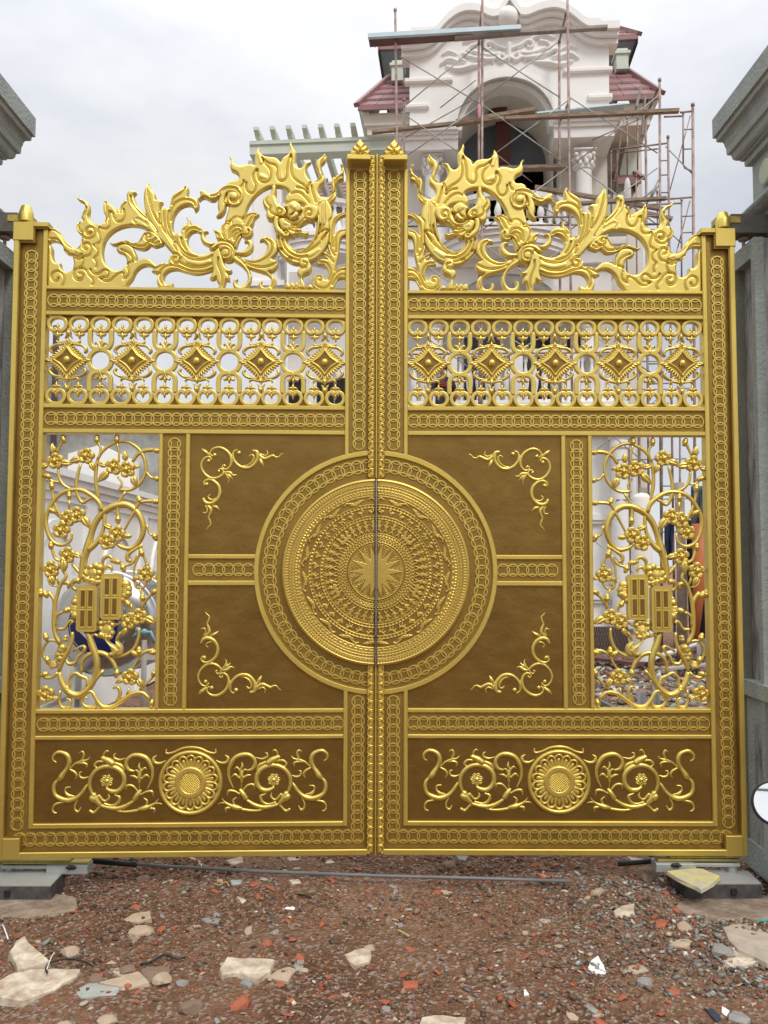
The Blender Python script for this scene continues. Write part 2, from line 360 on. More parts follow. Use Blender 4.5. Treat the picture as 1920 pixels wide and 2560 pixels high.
# ------------------------------------------------------------ the villa
HA = radians(-4.8); HO = at(1270, 1409, 13.34); HO = Vector((HO.x, HO.y, 0))
he = Vector((cos(HA), sin(HA), 0)); hn = Vector((sin(HA), -cos(HA), 0))
def Hs(px, py, b=0.):
    d = ray(px, py); P = CP+d*((HO+hn*b-CP).dot(hn)/d.dot(hn)); return ((P-HO).dot(he), P.z)
def hp(px, py, b=0.):
    a, z = Hs(px, py, b); return (a, -b, z)
house = empty('villa', HO, HA)
tag(house, 'white villa under construction with arched portico, red tiled roofs and balustrades', 'house')
def hz(py, px=1270, b=0.): return Hs(px, py, b)[1]
aL, aR, ac = Hs(1024, 200)[0], Hs(1522, 200)[0], Hs(1264, 300)[0]
top = [(1024, 124), (1062, 119), (1090, 104), (1118, 74), (1145, 54), (1172, 47), (1205, 52), (1228, 62), (1245, 60), (1272, 20), (1300, 58), (1316, 58), (1345, 47), (1380, 40), (1408, 46), (1432, 62), (1458, 82), (1490, 92), (1522, 92)]
topc = [Hs(x, y) for x, y in top]
# front wall with the arch cut out
Rarch = (Hs(1386, 310)[0]-Hs(1142, 310)[0])/2; zs = hz(313); 
arch = [(ac+Rarch*cos(a), zs+Rarch*sin(a)*1.0) for a in np.linspace(pi, 0, 25)]
zbal = hz(604)
pts = [(aL, zs-.05)]+topc+[(aR, zs-.05), (ac+Rarch, zs-.05)]+arch[::-1]+[(ac-Rarch, zs-.05)]
MB().prism(pts, 0, .55).build('front_wall', WHITE, house)
# barrel vault lining and back wall with inner doorway
v = []; f = []
for i, a in enumerate(np.linspace(pi, 0, 25)):
    for y in (.55, 2.6): v.append((ac+(Rarch+.02)*cos(a), y, zs+(Rarch+.02)*sin(a)))
for i in range(24): f.append((2*i, 2*i+2, 2*i+3, 2*i+1))
v += [(ac-Rarch-.02, .55, zbal), (ac-Rarch-.02, 2.6, zbal), (ac+Rarch+.02, .55, zbal), (ac+Rarch+.02, 2.6, zbal)]
n_ = 50; f += [(0, 1, n_+1, n_), (48, n_+2, n_+3, 49), (n_, n_+1, n_+3, n_+2)]
pyd('vault', v, f, CREAM, house)
ri = (Hs(1361, 420, -2.6)[0]-Hs(1184, 420, -2.6)[0])/2; ai = Hs(1272, 420, -2.6)[0]; zi = Hs(1272, 345, -2.6)[1]-ri
inn = [(ai+ri*cos(a), zi+ri*sin(a)) for a in np.linspace(0, pi, 21)]
MB().prism([(ac-Rarch-.1, zbal-.1), (ac-Rarch-.1, zs+Rarch+.1), (ac+Rarch+.1, zs+Rarch+.1), (ac+Rarch+.1, zbal-.1), (ai+ri, zbal-.1)]+inn+[(ai-ri, zbal-.1)], 2.6, 2.8).build('back_wall', CREAM, house)
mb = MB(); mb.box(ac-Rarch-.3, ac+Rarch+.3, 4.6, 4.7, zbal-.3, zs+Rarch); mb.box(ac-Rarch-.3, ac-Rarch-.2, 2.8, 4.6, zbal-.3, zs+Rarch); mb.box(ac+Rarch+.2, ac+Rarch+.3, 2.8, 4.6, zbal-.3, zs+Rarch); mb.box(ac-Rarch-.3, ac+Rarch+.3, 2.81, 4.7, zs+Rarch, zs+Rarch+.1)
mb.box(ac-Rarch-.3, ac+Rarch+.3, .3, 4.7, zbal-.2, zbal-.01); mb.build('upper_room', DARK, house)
def archband(r0, r1, y0, y1, name, m=MOULD):
    pts = [(ac+r1*cos(a), zs+r1*sin(a)) for a in np.linspace(0, pi, 25)]+[(ac+r0*cos(a), zs+r0*sin(a)) for a in np.linspace(pi, 0, 25)]
    return MB().prism(pts, y0, y1).build(name, m, house)
archband(Rarch, Rarch+.07, -.075, .1, 'archivolt'); archband(Rarch+.07, Rarch+.15, -.05, .02, 'archivolt'); archband(Rarch+.15, Rarch+.19, -.025, .02, 'archivolt')
archband(Rarch-.10, Rarch-.0, .12, .5, 'archivolt')
# cornice following the curved gable
def cornice(line, off, th, y0, y1, name, m=MOULD):
    up = [(x, z+off+th) for x, z in line]; dn = [(x, z+off) for x, z in line][::-1]
    return MB().prism(up+dn, y0, y1).build(name, m, house)
tl = [tuple(q) for q in smooth([(x, z) for x, z in topc if True], False, 4, 40)]
lw = topc[0][0]-.17; rw = topc[-1][0]+.17
tl = [(lw, tl[0][1])]+tl+[(rw, tl[-1][1])]
cornice(tl, -.02, .16, -.34, .6, 'gable_cornice'); cornice(tl, -.11, .088, -.24, .5, 'gable_cornice'); cornice(tl, -.22, .105, -.12, .3, 'gable_cornice')
a0, z0 = Hs(1275, 28); pts = [(a0+.54*cos(t), z0+.02+.54*sin(t)) for t in np.linspace(-.3, pi+.3, 22)]
MB().prism(pts, -.1, .2).build('gable_crest', WHITE, house)
a0, z0 = Hs(1270, 38, .3); MB().ball((0, 0, 0), .225, 20, 12).build('ball_finial', MOULD, house, True, loc=(a0, -.22, z0))
# carved foliage on the gable
rf = Relief(.02)
hc = Hs(1272, 100)[0]
for sg in (1, -1):
    for st in '''1272,110,9 1272,130,7 1272,150,4
1276,140,6 1290,148,7 1300,140,7 1292,130,5 1284,136,4
1280,118,5 1300,112,7 1318,100,7 1332,104,6 1328,116,5 1318,112,4
1296,128,6 1315,132,8 1340,128,8 1360,118,6
1300,140,5 1325,142,8 1350,138,8 1372,128,5
1310,108,4 1335,92,7 1362,86,8 1385,92,5
1350,100,6 1368,104,6 1378,114,5 1368,120,5
1372,130,6 1390,122,8 1396,134,7 1384,140,6
1340,152,5 1370,156,9 1400,160,8 1430,150,5
1400,140,6 1425,132,8 1445,142,5
1405,120,4 1425,112,6 1440,118,4
1312,150,4 1320,140,6 1335,150,4'''.split('\n'):
        q = []
        for x, y, w_ in P2(st):
            a_, z_ = Hs(x, y+4); q.append((hc+sg*(a_-hc), z_, w_*.0083*.75))
        rf.stroke([(a_, z_, r_*1.15) for a_, z_, r_ in q], H=1.6, Hmax=.11)
rf.build('gable_carving', MOULD, house, .0, .05)
# string courses
for x0, y0, x1, y1, th in ((1012, 203, 1132, 203, 9), (1010, 268, 1073, 268, 9), (1408, 181, 1530, 175, 10), (1469, 246, 1530, 243, 10)):
    a0, z0 = Hs(x0, y0); a1, z1 = Hs(x1, y1); z0 = (z0+z1)/2; MB().box(a0, a1, -.085, .1, z0-.05, z0+.05, .02).build('string_course', MOULD, house)
# entablature blocks and corinthian columns
def column(px, ytop, ycap, ybot, r, nm='column'):
    a = Hs(px, ycap, -.1)[0]; zt, zc_, zb2 = hz(ytop), hz(ycap), hz(ybot)
    MB().lathe([(r*.86, zc_-.0), (r*.92, (zc_+zb2)/2), (r, zb2+.25), (r*1.05, zb2+.22), (r*1.18, zb2+.17), (r*1.08, zb2+.12), (r*1.25, zb2+.08), (r*1.25, zb2)], (a, .3, 0), 20).build(nm, MOULD, house, 2)
    MB().box(a-r*1.4, a+r*1.4, .3-r*1.4, .3+r*1.4, zb2-.02, zb2+.001).build('column_plinth', MOULD, house)
    cp = MB().lathe([(r*.95, zc_-.03), (r*1.0, zc_), (r*.88, zc_+.03), (r*.9, zc_+(zt-zc_)*.55), (r*1.2, zt-.03)], (a, .3, 0), 20).box(a-r*1.25, a+r*1.25, .3-r*1.25, .3+r*1.25, zt-.04, zt)
    for lev, rr, n in ((.22, 1.02, 9), (.52, 1.1, 9)):
        for k in range(n):
            t = 2*pi*(k+(lev > .4)*.5)/n; z = zc_+(zt-zc_)*lev
            cp.ball((a+r*rr*cos(t), .3+r*rr*sin(t), z), r*.27, 6, 4, (1, 1, 1.5))
    for t in (pi/4, 3*pi/4, 5*pi/4, 7*pi/4): cp.ball((a+r*1.35*cos(t), .3+r*1.35*sin(t), zt-.12), r*.26, 8, 5)
    cp.build('capital', MOULD, house, True)
    return a
for px, (ex0, ex1) in ((1081, (1004, 1140)), (1463, (1421, 1537))):
    a0, a1 = Hs(ex0, 320, .1)[0], Hs(ex1, 320, .1)[0]; zt = hz(300 if px > 1200 else 318)
    if px < 1200: a1 = ac-Rarch+.02
    else: a0 = ac+Rarch-.02
    for k, (o, h0, h1) in enumerate(((.16, -.10, .0), (.10, -.16, -.10), (.05, -.24, -.16), (.0, -.46, -.24))):
        MB().box(a0-o*(px < 1200)-.0, a1+o*(px > 1200), -.05-o, 1.0, zt+h0, zt+h1).build('entablature', MOULD, house)
    column(px, 372, 415, 604, .19)
# side walls of portico
for a in (aL, aR-.25): MB().box(a, a+.25, .56, 3.2, zs-.3, zs+2.0).build('side_wall', WHITE, house)
MB().box(aL-.1, ac-Rarch-.14, .9, 2.6, zbal, zs-.3).build('side_wall', CREAM, house); MB().box(ac+Rarch+.14, aR+.1, .9, 2.6, zbal, zs-.3).build('side_wall', CREAM, house)
# balconies: curved slab, balusters, rail.
bal_me = None
def baluster():
    global bal_me
    if bal_me is None:
        o = MB().lathe([(.05, 0), (.05, .04), (.03, .07), (.065, .16), (.075, .22), (.06, .29), (.03, .37), (.028, .42), (.05, .45), (.05, .50)], (0, 0, 0), 10).build('baluster', MOULD, None, True); bal_me = o.data; bpy.data.objects.remove(o)
    return bal_me
def balcony(ac_, z, rad, bulge, ynose, n, a_half, name='balcony', rail_h=.62):
    """bow-fronted balcony; z = floor level"""
    R_ = (a_half**2+bulge**2)/(2*bulge); th = math.asin(min(1, a_half/R_)); cy = ynose+R_
    def arc(rr, k): return [(ac_+rr*sin(t), cy-rr*cos(t)) for t in np.linspace(-th, th, k)]
    bb = bpy.data.objects.new(name, None)
    mb = MB()
    def band_(r_out, r_in, za, zb2):
        o, i = arc(r_out, 25), arc(r_in, 25); v = [(x, y, q) for q in (za, zb2) for x, y in o]+[(x, y, q) for q in (za, zb2) for x, y in i]; f = []
        for k in range(24): f += [(k, k+1, 25+k+1, 25+k), (50+k+1, 50+k, 75+k, 75+k+1), (25+k, 25+k+1, 75+k+1, 75+k), (k+1, k, 50+k, 50+k+1)]
        mb.add(v, f)
    band_(R_+.10, R_-1.2, z-.10, z); band_(R_+.05, R_-1.2, z-.20, z-.101); band_(R_+.0, R_-1.2, z-.34, z-.201); band_(R_-.04, R_-1.2, z-.42, z-.341)
    sl_ = mb.build(name, MOULD, house, 2)
    mb = MB(); band_(R_+.09, R_-.11, z+rail_h-.10, z+rail_h); band_(R_+.05, R_-.07, z+rail_h-.13, z+rail_h-.101); band_(R_+.05, R_-.07, z+.001, z+.06); mb.build('balustrade_rail', MOULD, sl_, 2)
    for k, (x, y) in enumerate(arc(R_, n)[1:-1]):
        o = bpy.data.objects.new('baluster', baluster()); link(o, sl_); o.location = (x, y, z+.05); o.scale = (1, 1, (rail_h-.15)/.5)
    return sl_
balcony(ac, zbal, 3, .75, -.95, 15, Rarch+.25, rail_h=hz(510, 1270, .9)-hz(592, 1270, .9))
for px in (1100, 1440):
    a = Hs(px, 550, .1)[0]; MB().box(a-.16, a+.16, -.2, .2, zbal, zbal+.72).box(a-.2, a+.2, -.24, .24, zbal+.72, zbal+.78).build('balustrade_pier', MOULD, house)
# storey below: slab, arch, columns, second balcony
zb1 = hz(1010); aLL, aRR = aL-.15, aR+.2
MB().box(aLL, aRR, -.15, 3, zbal-.55, zbal-.02).box(aLL-.08, aRR+.08, -.25, 3, zbal-.2, zbal-.05).build('floor_slab', MOULD, house)
zs2 = hz(760); R2 = Rarch*1.0
lo = [(ac+R2*cos(a), zs2+R2*.62*sin(a)) for a in np.linspace(0, pi, 21)]
MB().prism([(aL, zs2-.3), (aL, zbal-.54), (aR, zbal-.54), (aR, zs2-.3), (ac+R2, zs2-.3)]+lo+[(ac-R2, zs2-.3)], 0.0, .5).build('front_wall', WHITE, house)
archb = [(ac+(R2+.14)*cos(a), zs2+(R2*.62+.14)*sin(a)) for a in np.linspace(0, pi, 21)]+[(ac+R2*cos(a), zs2+R2*.62*sin(a)) for a in np.linspace(pi, 0, 21)]
MB().prism(archb, -.06, .1).build('archivolt', MOULD, house)
MB().box(aLL, aRR, 2.2, 2.4, zb1-2, zbal-.5).build('back_wall', CREAM, house)
for px in (1205, 1330, 1440):
    a = Hs(px, 880, -2.1)[0]; w_ = .42 if px < 1400 else .2
    fr_ = MB().box(a-w_-.07, a+w_+.07, 2.12, 2.2, zb1+.02, zb1+2.05).build('window_frame', MOULD, house)
    MB().box(a-w_, a-.02, 2.10, 2.13, zb1+.06, zb1+1.98).box(a+.02, a+w_, 2.10, 2.13, zb1+.06, zb1+1.98).build('pane', GLASS, fr_)
for px in (1085, 1478): 
    a = Hs(px, 900, -.1)[0]; r = .2
    MB().lathe([(r, zb1), (r*1.2, zb1+.02), (r*1.2, zb1+.1), (r, zb1+.16), (r*.9, zs2-.5), (r*1.0, zs2-.48), (r*.9, zs2-.42), (r*1.15, zs2-.3)], (a, .3, 0), 18).build('column', MOULD, house, 2)
MB().box(aLL, aRR, -.2, 2.3, zb1-.3, zb1).box(aLL-.06, aRR+.06, -.28, 2.3, zb1-.12, zb1-.02).build('floor_slab', MOULD, house)
rl_ = MB().box(aLL+.1, aRR-.1, -.16, .06, hz(893)-.0, hz(893)+.13).box(aLL+.1, aRR-.1, -.12, .02, zb1+.005, zb1+.07).build('balustrade_rail', MOULD, house)
for k in range(22):
    if k in (4, 11, 17): continue
    o = bpy.data.objects.new('baluster', baluster()); link(o, rl_); o.location = (aLL+.25+(aRR-aLL-.5)*k/21, -.05, zb1+.06); o.scale = (1, 1, (hz(893)-zb1-.06)/.5)
for k in (4, 11, 17):
    a = aLL+.25+(aRR-aLL-.5)*k/21; MB().box(a-.13, a+.13, -.17, .07, zb1, hz(893)).build('balustrade_pier', MOULD, house)
# ground storey, seen through the openings and gaps
MB().box(aLL-.2, aRR+.3, .3, .5, 0, zb1-.3).build('ground_floor_wall', WHITE, house)
for z in (zb1-.62, 2.55, .9, .35): MB().box(aLL-.28, aRR+.38, .18, .32, z, z+.12).box(aLL-.24, aRR+.34, .22, .32, z-.07, z-.001).build('plinth_moulding', MOULD, house)
for a in (aLL+.1, ac-1.0, ac+1.0, aRR-.1):
    MB().lathe([(.2, .3), (.24, .34), (.24, .5), (.18, .6), (.16, zb1-1.0), (.2, zb1-.95), (.18, zb1-.8), (.27, zb1-.66)], (a, -.05, 0), 16).build('column', MOULD, house, 2)
# wings: set back behind the portico
zR = hz(345, 1270, -1.4)
MB().box(aL-1.15, aL+.3, 1.6, 6, 0, hz(300, 960, -1.6)).build('wing_wall', CREAM, house)
MB().box(aR-.1, aR+1.0, 1.6, 6, 0, hz(270, 1580, -1.6)).build('wing_wall', CREAM, house)
# hipped tile roofs of the wings: each tile course a stepped strip
def roof(corner, yf, width, depth, rise, n, sgn, name='roof', z0=0., thick=.05, hipw=1.):
    """eave corner at (a, z); courses climb backwards and shorten along the hip"""
    a, z = corner; rt = bpy.data.objects.new(name, None)
    body = MB()
    x_in = a-sgn*width
    body.add([(a, yf, z), (x_in, yf, z), (x_in, yf+depth, z+rise), (a-sgn*width*hipw, yf+depth, z+rise), (a, yf+depth*1.6, z)], [(0, 1, 2, 3), (0, 3, 4)])
    rb_ = body.build(name, ROOF, house)
    for k in range(n):
        t0, t1 = k/n, (k+1)/n; e0, e1 = a-sgn*width*hipw*t0, a-sgn*width*hipw*t1
        y0, y1 = yf+depth*t0, yf+depth*t1; zz0, zz1 = z+rise*t0, z+rise*t1
        m_ = max(1, int(abs(e0-x_in)/.33))
        for j in range(m_):
            p0 = x_in+(e0-x_in)*j/m_; p1 = x_in+(e0-x_in)*(j+1)/m_; q0 = x_in+(e1-x_in)*j/m_; q1 = x_in+(e1-x_in)*(j+1)/m_; g_ = .006*sgn
            lift = .035+.006*random.random()
            v = [(p0+g_, y0-.03, zz0+lift), (p1-g_, y0-.03, zz0+lift), (q1-g_, y1, zz1+.008), (q0+g_, y1, zz1+.008), (p0+g_, y0-.03, zz0-.01), (p1-g_, y0-.03, zz0-.01)]
            f = [(0, 1, 2, 3), (4, 5, 1, 0), (5, 2, 1), (4, 0, 3)]
            if sgn < 0: f = [q[::-1] for q in f]
            pyd('roof_tile', v, f, ROOF, rb_)
    MB().beam((a+sgn*.03, yf-.04, z+.03), (a-sgn*width*hipw, yf+depth, z+rise+.06), .13, .09).build('ridge_cap', ROOF, rb_)
    MB().beam((a, yf-.02, z-.05), (x_in, yf-.02, z-.05), .05, .08).build('fascia', ROOF, rb_)
    return rb_
def rf_at(px0, py0, px1, py1, pxin, b, sgn, depth, n, name='wing_roof'):
    a0, z0 = Hs(px0, py0, b)
    ain = Hs(pxin, py0, b)[0]
    a1, z1 = Hs(px1, py1, b-depth)
    w_ = abs(ain-a0); return roof((a0, z0), -b, w_, depth, z1-z0, n, sgn, name, hipw=min(1, abs(a1-a0)/w_)), (a0, z0)
r1, c1 = rf_at(895, 268, 975, 196, 1030, -.2, -1, 1.25, 5)
r2, c2 = rf_at(1652, 238, 1545, 165, 1512, -.2, 1, 1.25, 5)
# eaves: pale green soffit and frieze under each wing roof
for (a, z), s, far in ((c1, -1, Hs(1023, 300, -.3)[0]), (c2, 1, Hs(1521, 300, -.3)[0])):
    x0, x1 = sorted((a-s*.12, far)); 
    MB().box(x0, x1, .35, 6, z-.34, z-.09).box(x0+.02*s, x1-.0, .32, 6, z-.13, z-.09).box(x0+.06, x1-.06, .42, 6, z-.52, z-.34).build('eaves_frieze', CREAM, house)
    xo = a-s*.02
    MB().prism([(xo, z-.03), (xo-s*.12, z-.12), (xo-s*.22, z-.12), (xo-s*.22, z-.03)], .25, 6).build('eaves_gutter', GREENW, house)
# upper roof behind the gable
r3, c3 = rf_at(945, 117, 1010, 96, 1100, -1.3, -1, 1.2, 4, 'upper_roof')
r4, c4 = rf_at(1595, 90, 1500, 62, 1440, -1.3, 1, 1.2, 4, 'upper_roof')
for (a, z), s in ((c3, -1), (c4, 1)):
    MB().box(min(a-s*.04, a-s*.9), max(a-s*.04, a-s*.9), 1.32, 7, z-.12, z-.07).build('soffit', ROOFD, house); MB().box(min(a, a-s*.05), max(a, a-s*.05), 1.3, 7, z-.16, z-.02).build('eaves_board', DARK, house)
    wl = a-s*.9; x0, x1 = sorted((wl, ac)); MB().box(x0, x1, 2.0, 2.2, z-2.6, z-.05).build('upper_wall', ROOFD, house)
    px = 993 if s < 0 else 1556; py = 158 if s < 0 else 128
    aa_, zz_ = Hs(px, py, -.9); MB().box(aa_-.13, aa_+.13, .9, 1.3, zz_-.40, zz_-.06).box(aa_-.17, aa_+.17, .86, 1.3, zz_-.06, zz_+.0).box(aa_-.12, aa_+.12, .9, 1.3, zz_+.001, zz_+.07).build('parapet_block', GREENW, house)
(pa0, pz0), (pa1, pz1) = Hs(1028, 68, -2.2), Hs(1503, 48, -2.2)
MB().box(pa0, pa1, 2.2, 4, pz0-.12, pz0).box(pa0+.08, pa1-.08, 2.3, 4, pz0-.9, pz0-.121).build('roof_parapet', MOULD, house)
# lower right eave with its small roof
a, z = Hs(1612, 455, -.9); MB().box(a-1.2, a-.3, .9, 4, z-1.0, z-.25).build('eaves_frieze', GREENW, house)
rf_at(1602, 450, 1570, 428, 1540, -.9, 1, .7, 3)
MB().prism([(c2[0]-.05, c2[1]-.1), (Hs(1570, 440, -1.2)[0], hz(450)), (Hs(1535, 440, -1.2)[0], hz(450)), (c2[0]-.45, c2[1]-.1)], 1.2, 5).build('eaves_slope', GREENW, house)
# left wing of the villa: pilaster, pergola, low balcony
(pl0, _), (pl1, _) = Hs(627, 700, -1.0), Hs(702, 700, -1.0)
zpt = Hs(660, 385, -1.0)[1]
MB().box(pl0, pl1, 1.0, 1.7, 0, zpt-.3, .02).box(pl0-.08, pl1+.08, .92, 1.8, zpt-.3, zpt-.18).box(pl0+.06, pl1-.06, .97, 1.0, 1.6, zpt-.7).build('pilaster', WHITE, house)
z7 = Hs(620, 705, -1)[1]; MB().box(pl0-.2, pl1+.1, .9, 1.8, z7-.12, z7).build('plinth_moulding', MOULD, house)
zt = Hs(640, 352, -.6)[1]; zbm = Hs(640, 386, -.6)[1]; b0, b1 = Hs(624, 370, -.6)[0], Hs(1000, 360, -.6)[0]
MB().box(b0, b1, .6, .95, zbm, zt).box(b0, b1, .56, .6, zt-.1, zt-.02).build('pergola_beam', GREENW, house)
MB().box(b0, b1, 4.2, 4.5, zbm, zt).build('pergola_beam', GREENW, house)
for k in range(9):
    a, z = Hs(626+41.4*k, 322-2*k, .05); z = zt+.30
    MB().prism([(-.0, 0), (.1, 0), (.1, .30), (0, .30)], -.05, .0)
    mb = MB(); pr = [(-.10, .25), (4.7, .25), (4.7, .0), (.45, .0), (.32, .03), (.28, .09), (.10, .10), (.02, .16), (-.10, .17)]
    v = [(a-.05, y+.52, zt+.005+q-.02) for y, q in pr]+[(a+.06, y+.52, zt+.005+q-.02) for y, q in pr]; n = len(pr)
    mb.add(v, [tuple(range(n)), tuple(range(2*n-1, n-1, -1))]+[(i, i+n, (i+1) % n+n, (i+1) % n) for i in range(n)]); mb.build('pergola_rafter', GREENW, house)
MB().box(pl1, aL-.9, 4.6, 4.8, 0, zbm-.4).build('wing_wall', WHITE, house)
rf_at(760, 512, 815, 455, 900, -4.0, -1, 1.6, 6)
zl = Hs(790, 615, -1.2)[1]
balcony(Hs(800, 620, -.8)[0], zl, 3, .55, .35, 13, 1.0, rail_h=.75)
MB().box(pl1, aL-.6, 1.9, 2.1, 0, zl-.35).build('wing_wall', WHITE, house)
for px in (745, 815, 860):
    a = Hs(px, 900, -1.9)[0]; fr_ = MB().box(a-.26, a+.26, 1.84, 1.9, zb1-1.3, zb1+1.1).build('door_frame', MOULD, house)
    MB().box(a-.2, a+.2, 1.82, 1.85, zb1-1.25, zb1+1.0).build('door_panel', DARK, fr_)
# ------------------------------------------------------------ gate pillars
def pillar(s, xp, label):
    root = empty('gate_pillar', (0, 0, 0)); tag(root, label, 'pillar', 'grey rendered gate pillars')
    yf, yn = .32, -.42; X0, X1 = xp, xp+.95
    def bx(mb, o, z0, z1, bev=0):   # a block that oversails the shaft by o on the three seen sides
        x0, x1 = X0-o, X1+o
        if s < 0: x0, x1 = -x1, -x0
        mb.box(x0, x1, yn-o, yf+o, z0, z1, bev)
    def add(name, lst, m=RENDER_G):
        mb = MB()
        for q in lst: bx(mb, *q)
        return mb.build(name, m, root)
    add('shaft', [(0, .0, 3.62)])
        # moulded cornice from a profile swept round the shaft
    def sweep(prof, name):
        v = []; f = []
        for o, z in prof:
            x0, x1, y0, y1 = X0-o, X1+o, yn-o, yf+o
            if s < 0: x0, x1 = -x1, -x0
            v += [(x0, y0, z), (x1, y0, z), (x1, y1, z), (x0, y1, z)]
        n = len(prof)
        for i in range(n-1):
            for k in range(4): f.append((i*4+k, i*4+(k+1) % 4, (i+1)*4+(k+1) % 4, (i+1)*4+k))
        f += [(3, 2, 1, 0), tuple(range((n-1)*4, n*4))]
        return pyd(name, v, f, RENDER_G, root)
    arcq = lambda o0, z0, o1, z1, n=6, c=1: [((o0+(o1-o0)*(1-cos(pi/2*i/n)), z0+(z1-z0)*sin(pi/2*i/n)) if c else (o0+(o1-o0)*sin(pi/2*i/n), z0+(z1-z0)*(1-cos(pi/2*i/n)))) for i in range(n+1)]
    sweep([(0, 3.93), (.03, 3.935), (.034, 3.955), (.03, 3.972), (.05, 3.975)]+arcq(.05, 3.985, .085, 4.02, c=0)+[(.09, 4.035), (.105, 4.04), (.108, 4.055)]+arcq(.108, 4.06, .112, 4.09)+arcq(.115, 4.10, .145, 4.14, c=1)+[(.150, 4.145), (.152, 4.172), (.167, 4.175), (.167, 4.292), (.10, 4.33)], 'cornice').location = (0, 0, .06)
    add('frieze', [(-.0, 3.70, 3.995)])
    sweep([(0, 3.60), (.02, 3.605), (.03, 3.62), (.060, 3.625)]+[(.075+.03*sin(pi*i/8), 3.63+.06*i/8) for i in range(9)]+[(.02, 3.70), (0, 3.72)], 'neck_moulding')
    # round bosses on the frieze
    for y in (.12, -.12, -.36):
        d = MB().lathe([(.072, 0), (.072, .018), (.062, .024)], (0, 0, 0), 20).build('round_boss', mat('pale_green_boss', (.42, .48, .36), .8) if 'pale_green_boss' not in bpy.data.materials else bpy.data.materials['pale_green_boss'], root)
        d.rotation_euler = (0, -s*pi/2, 0); d.location = (s*X0, y, 3.86)
    for x in (.2, .5, .8):
        d = inst([o for o in root.children if o.name.startswith('round_boss')][0], (s*(X0+x), yn, 3.86), (pi/2, 0, 0), parent=root)
    # plinth
    add('plinth', [(.06, 0, .83), (.085, .83, .93)])
    # jamb post standing proud of the shaft, with a raw recess in its inner face
    xj = xp-(.184 if s > 0 else .20); 
    def jb(name, x0, x1, y0, y1, z0, z1, m=RENDER_G, bev=0):
        if s < 0: x0, x1 = -x1, -x0
        return MB().box(x0, x1, y0, y1, z0, z1, bev).build(name, m, root)
    jb('jamb', xj, xj+.05, .165, .262, .02, 3.40); jb('jamb', xj, xj+.05, -.10, -.055, .02, 3.40); jb('jamb', xj, xj+.05, -.0545, .1645, 3.30, 3.40)
    jb('jamb_recess', xj+.05, xj+.19, -.10, .262, .02, 3.395, RENDER_R)
    jb('jamb', xj, xj+.05, -.0545, .1645, .02, .16)
    jb('plinth_sill', xj-.015, xp+.2, -.36, .20, .94, 1.02); jb('plinth_block', xj+.014, xp+.2, -.33, .185, 0, .9395); jb('plinth_panel', xj+.011, xj+.0138, -.24, .06, .12, .80, RENDER_R)
    jb('front_panel', xp+.03, xp+.30, -.435, -.42, 1.0, 3.3, RENDER_R)
    # hinge beam and its bolts
    zz = 3.50
    jb('hinge_beam', xj-.07, xp+.01, .02, .14, zz-.03, zz+.075, STEELG)
    jb('hinge_plate', xj-.15, xj-.02, .015, .10, zz+.025, zz+.06, YEL)
    for x in (xj+.02, xj+.11):
        xx = s*x
        MB().tube([(xx, .08, zz-.10), (xx, .08, zz-.03)], .010, 8).lathe([(.026, -.0), (.03, .012), (.02, .024)], (xx, .08, zz-.055), 10).build('anchor_bolt', RUST, root)
    return root
STEELG = mat('painted_bracket', (.14, .13, .115), .7, .2, .2, 20, .2, 60)
YEL = mat('yellow_gold_overspray', (.45, .36, .08), .6, .3, .3, 20)
pillar(1, 2.164, 'right grey green gate pillar with moulded cornice, behind the round scooter mirror')
pillar(-1, 2.296, 'left grey green gate pillar with moulded cornice cut by the photo edge')
# ------------------------------------------------------------ long white boundary wall with arched niches on the left
bw = empty('boundary_wall', (-3.2, 0, 0)); tag(bw, 'white boundary wall with moulded coping and arched niches behind the left leaf', 'wall')
def bwall():
    x = 0; H_ = 2.55; y0, y1 = .5, 12.3
    mb = MB(); mb.box(-.2, 0, y0, y1, 0, H_-.3); mb.build('wall_face', WHITE, bw)
    mb = MB()
    for o, za, zb2 in ((.14, H_-.07, H_), (.10, H_-.14, H_-.07), (.06, H_-.22, H_-.141), (.03, H_-.30, H_-.221)): mb.box(-.2-o, o, y0, y1, za, zb2)
    mb.build('coping', MOULD, bw)
    y = 1.1
    while y < y1-1.5:
        pts = [(y+.32+.62*cos(a)+.3, 1.55+.62*sin(a)) for a in np.linspace(0, pi, 15)]
        out = [(y, .5), (y, 1.55)]+[(y+.62-.62*cos(a), 1.45+.62*sin(a)) for a in np.linspace(0, pi, 15)]+[(y+1.24, .5)]
        inn_ = [(y+.62+(p-y-.62)*.86, .5+(q-.5)*.93) for p, q in out]
        mb = MB(); n = len(out)
        v = [(.035, p, q) for p, q in out]+[(.035, p, q) for p, q in inn_]+[(.0, p, q) for p, q in out]+[(.0, p, q) for p, q in inn_]
        f = [(i, i+1, n+i+1, n+i) for i in range(n-1)]+[(2*n+i, 2*n+i+1, i+1, i) for i in range(n-1)]+[(n+i, n+i+1, 3*n+i+1, 3*n+i) for i in range(n-1)]
        mb.add(v, f); mb.build('niche_frame', MOULD, bw)
        mb = MB(); mb.box(0, .05, y+1.42, y+1.72, 0, H_-.3); mb.build('wall_pier', WHITE, bw)
        y += 2.05
bwall()
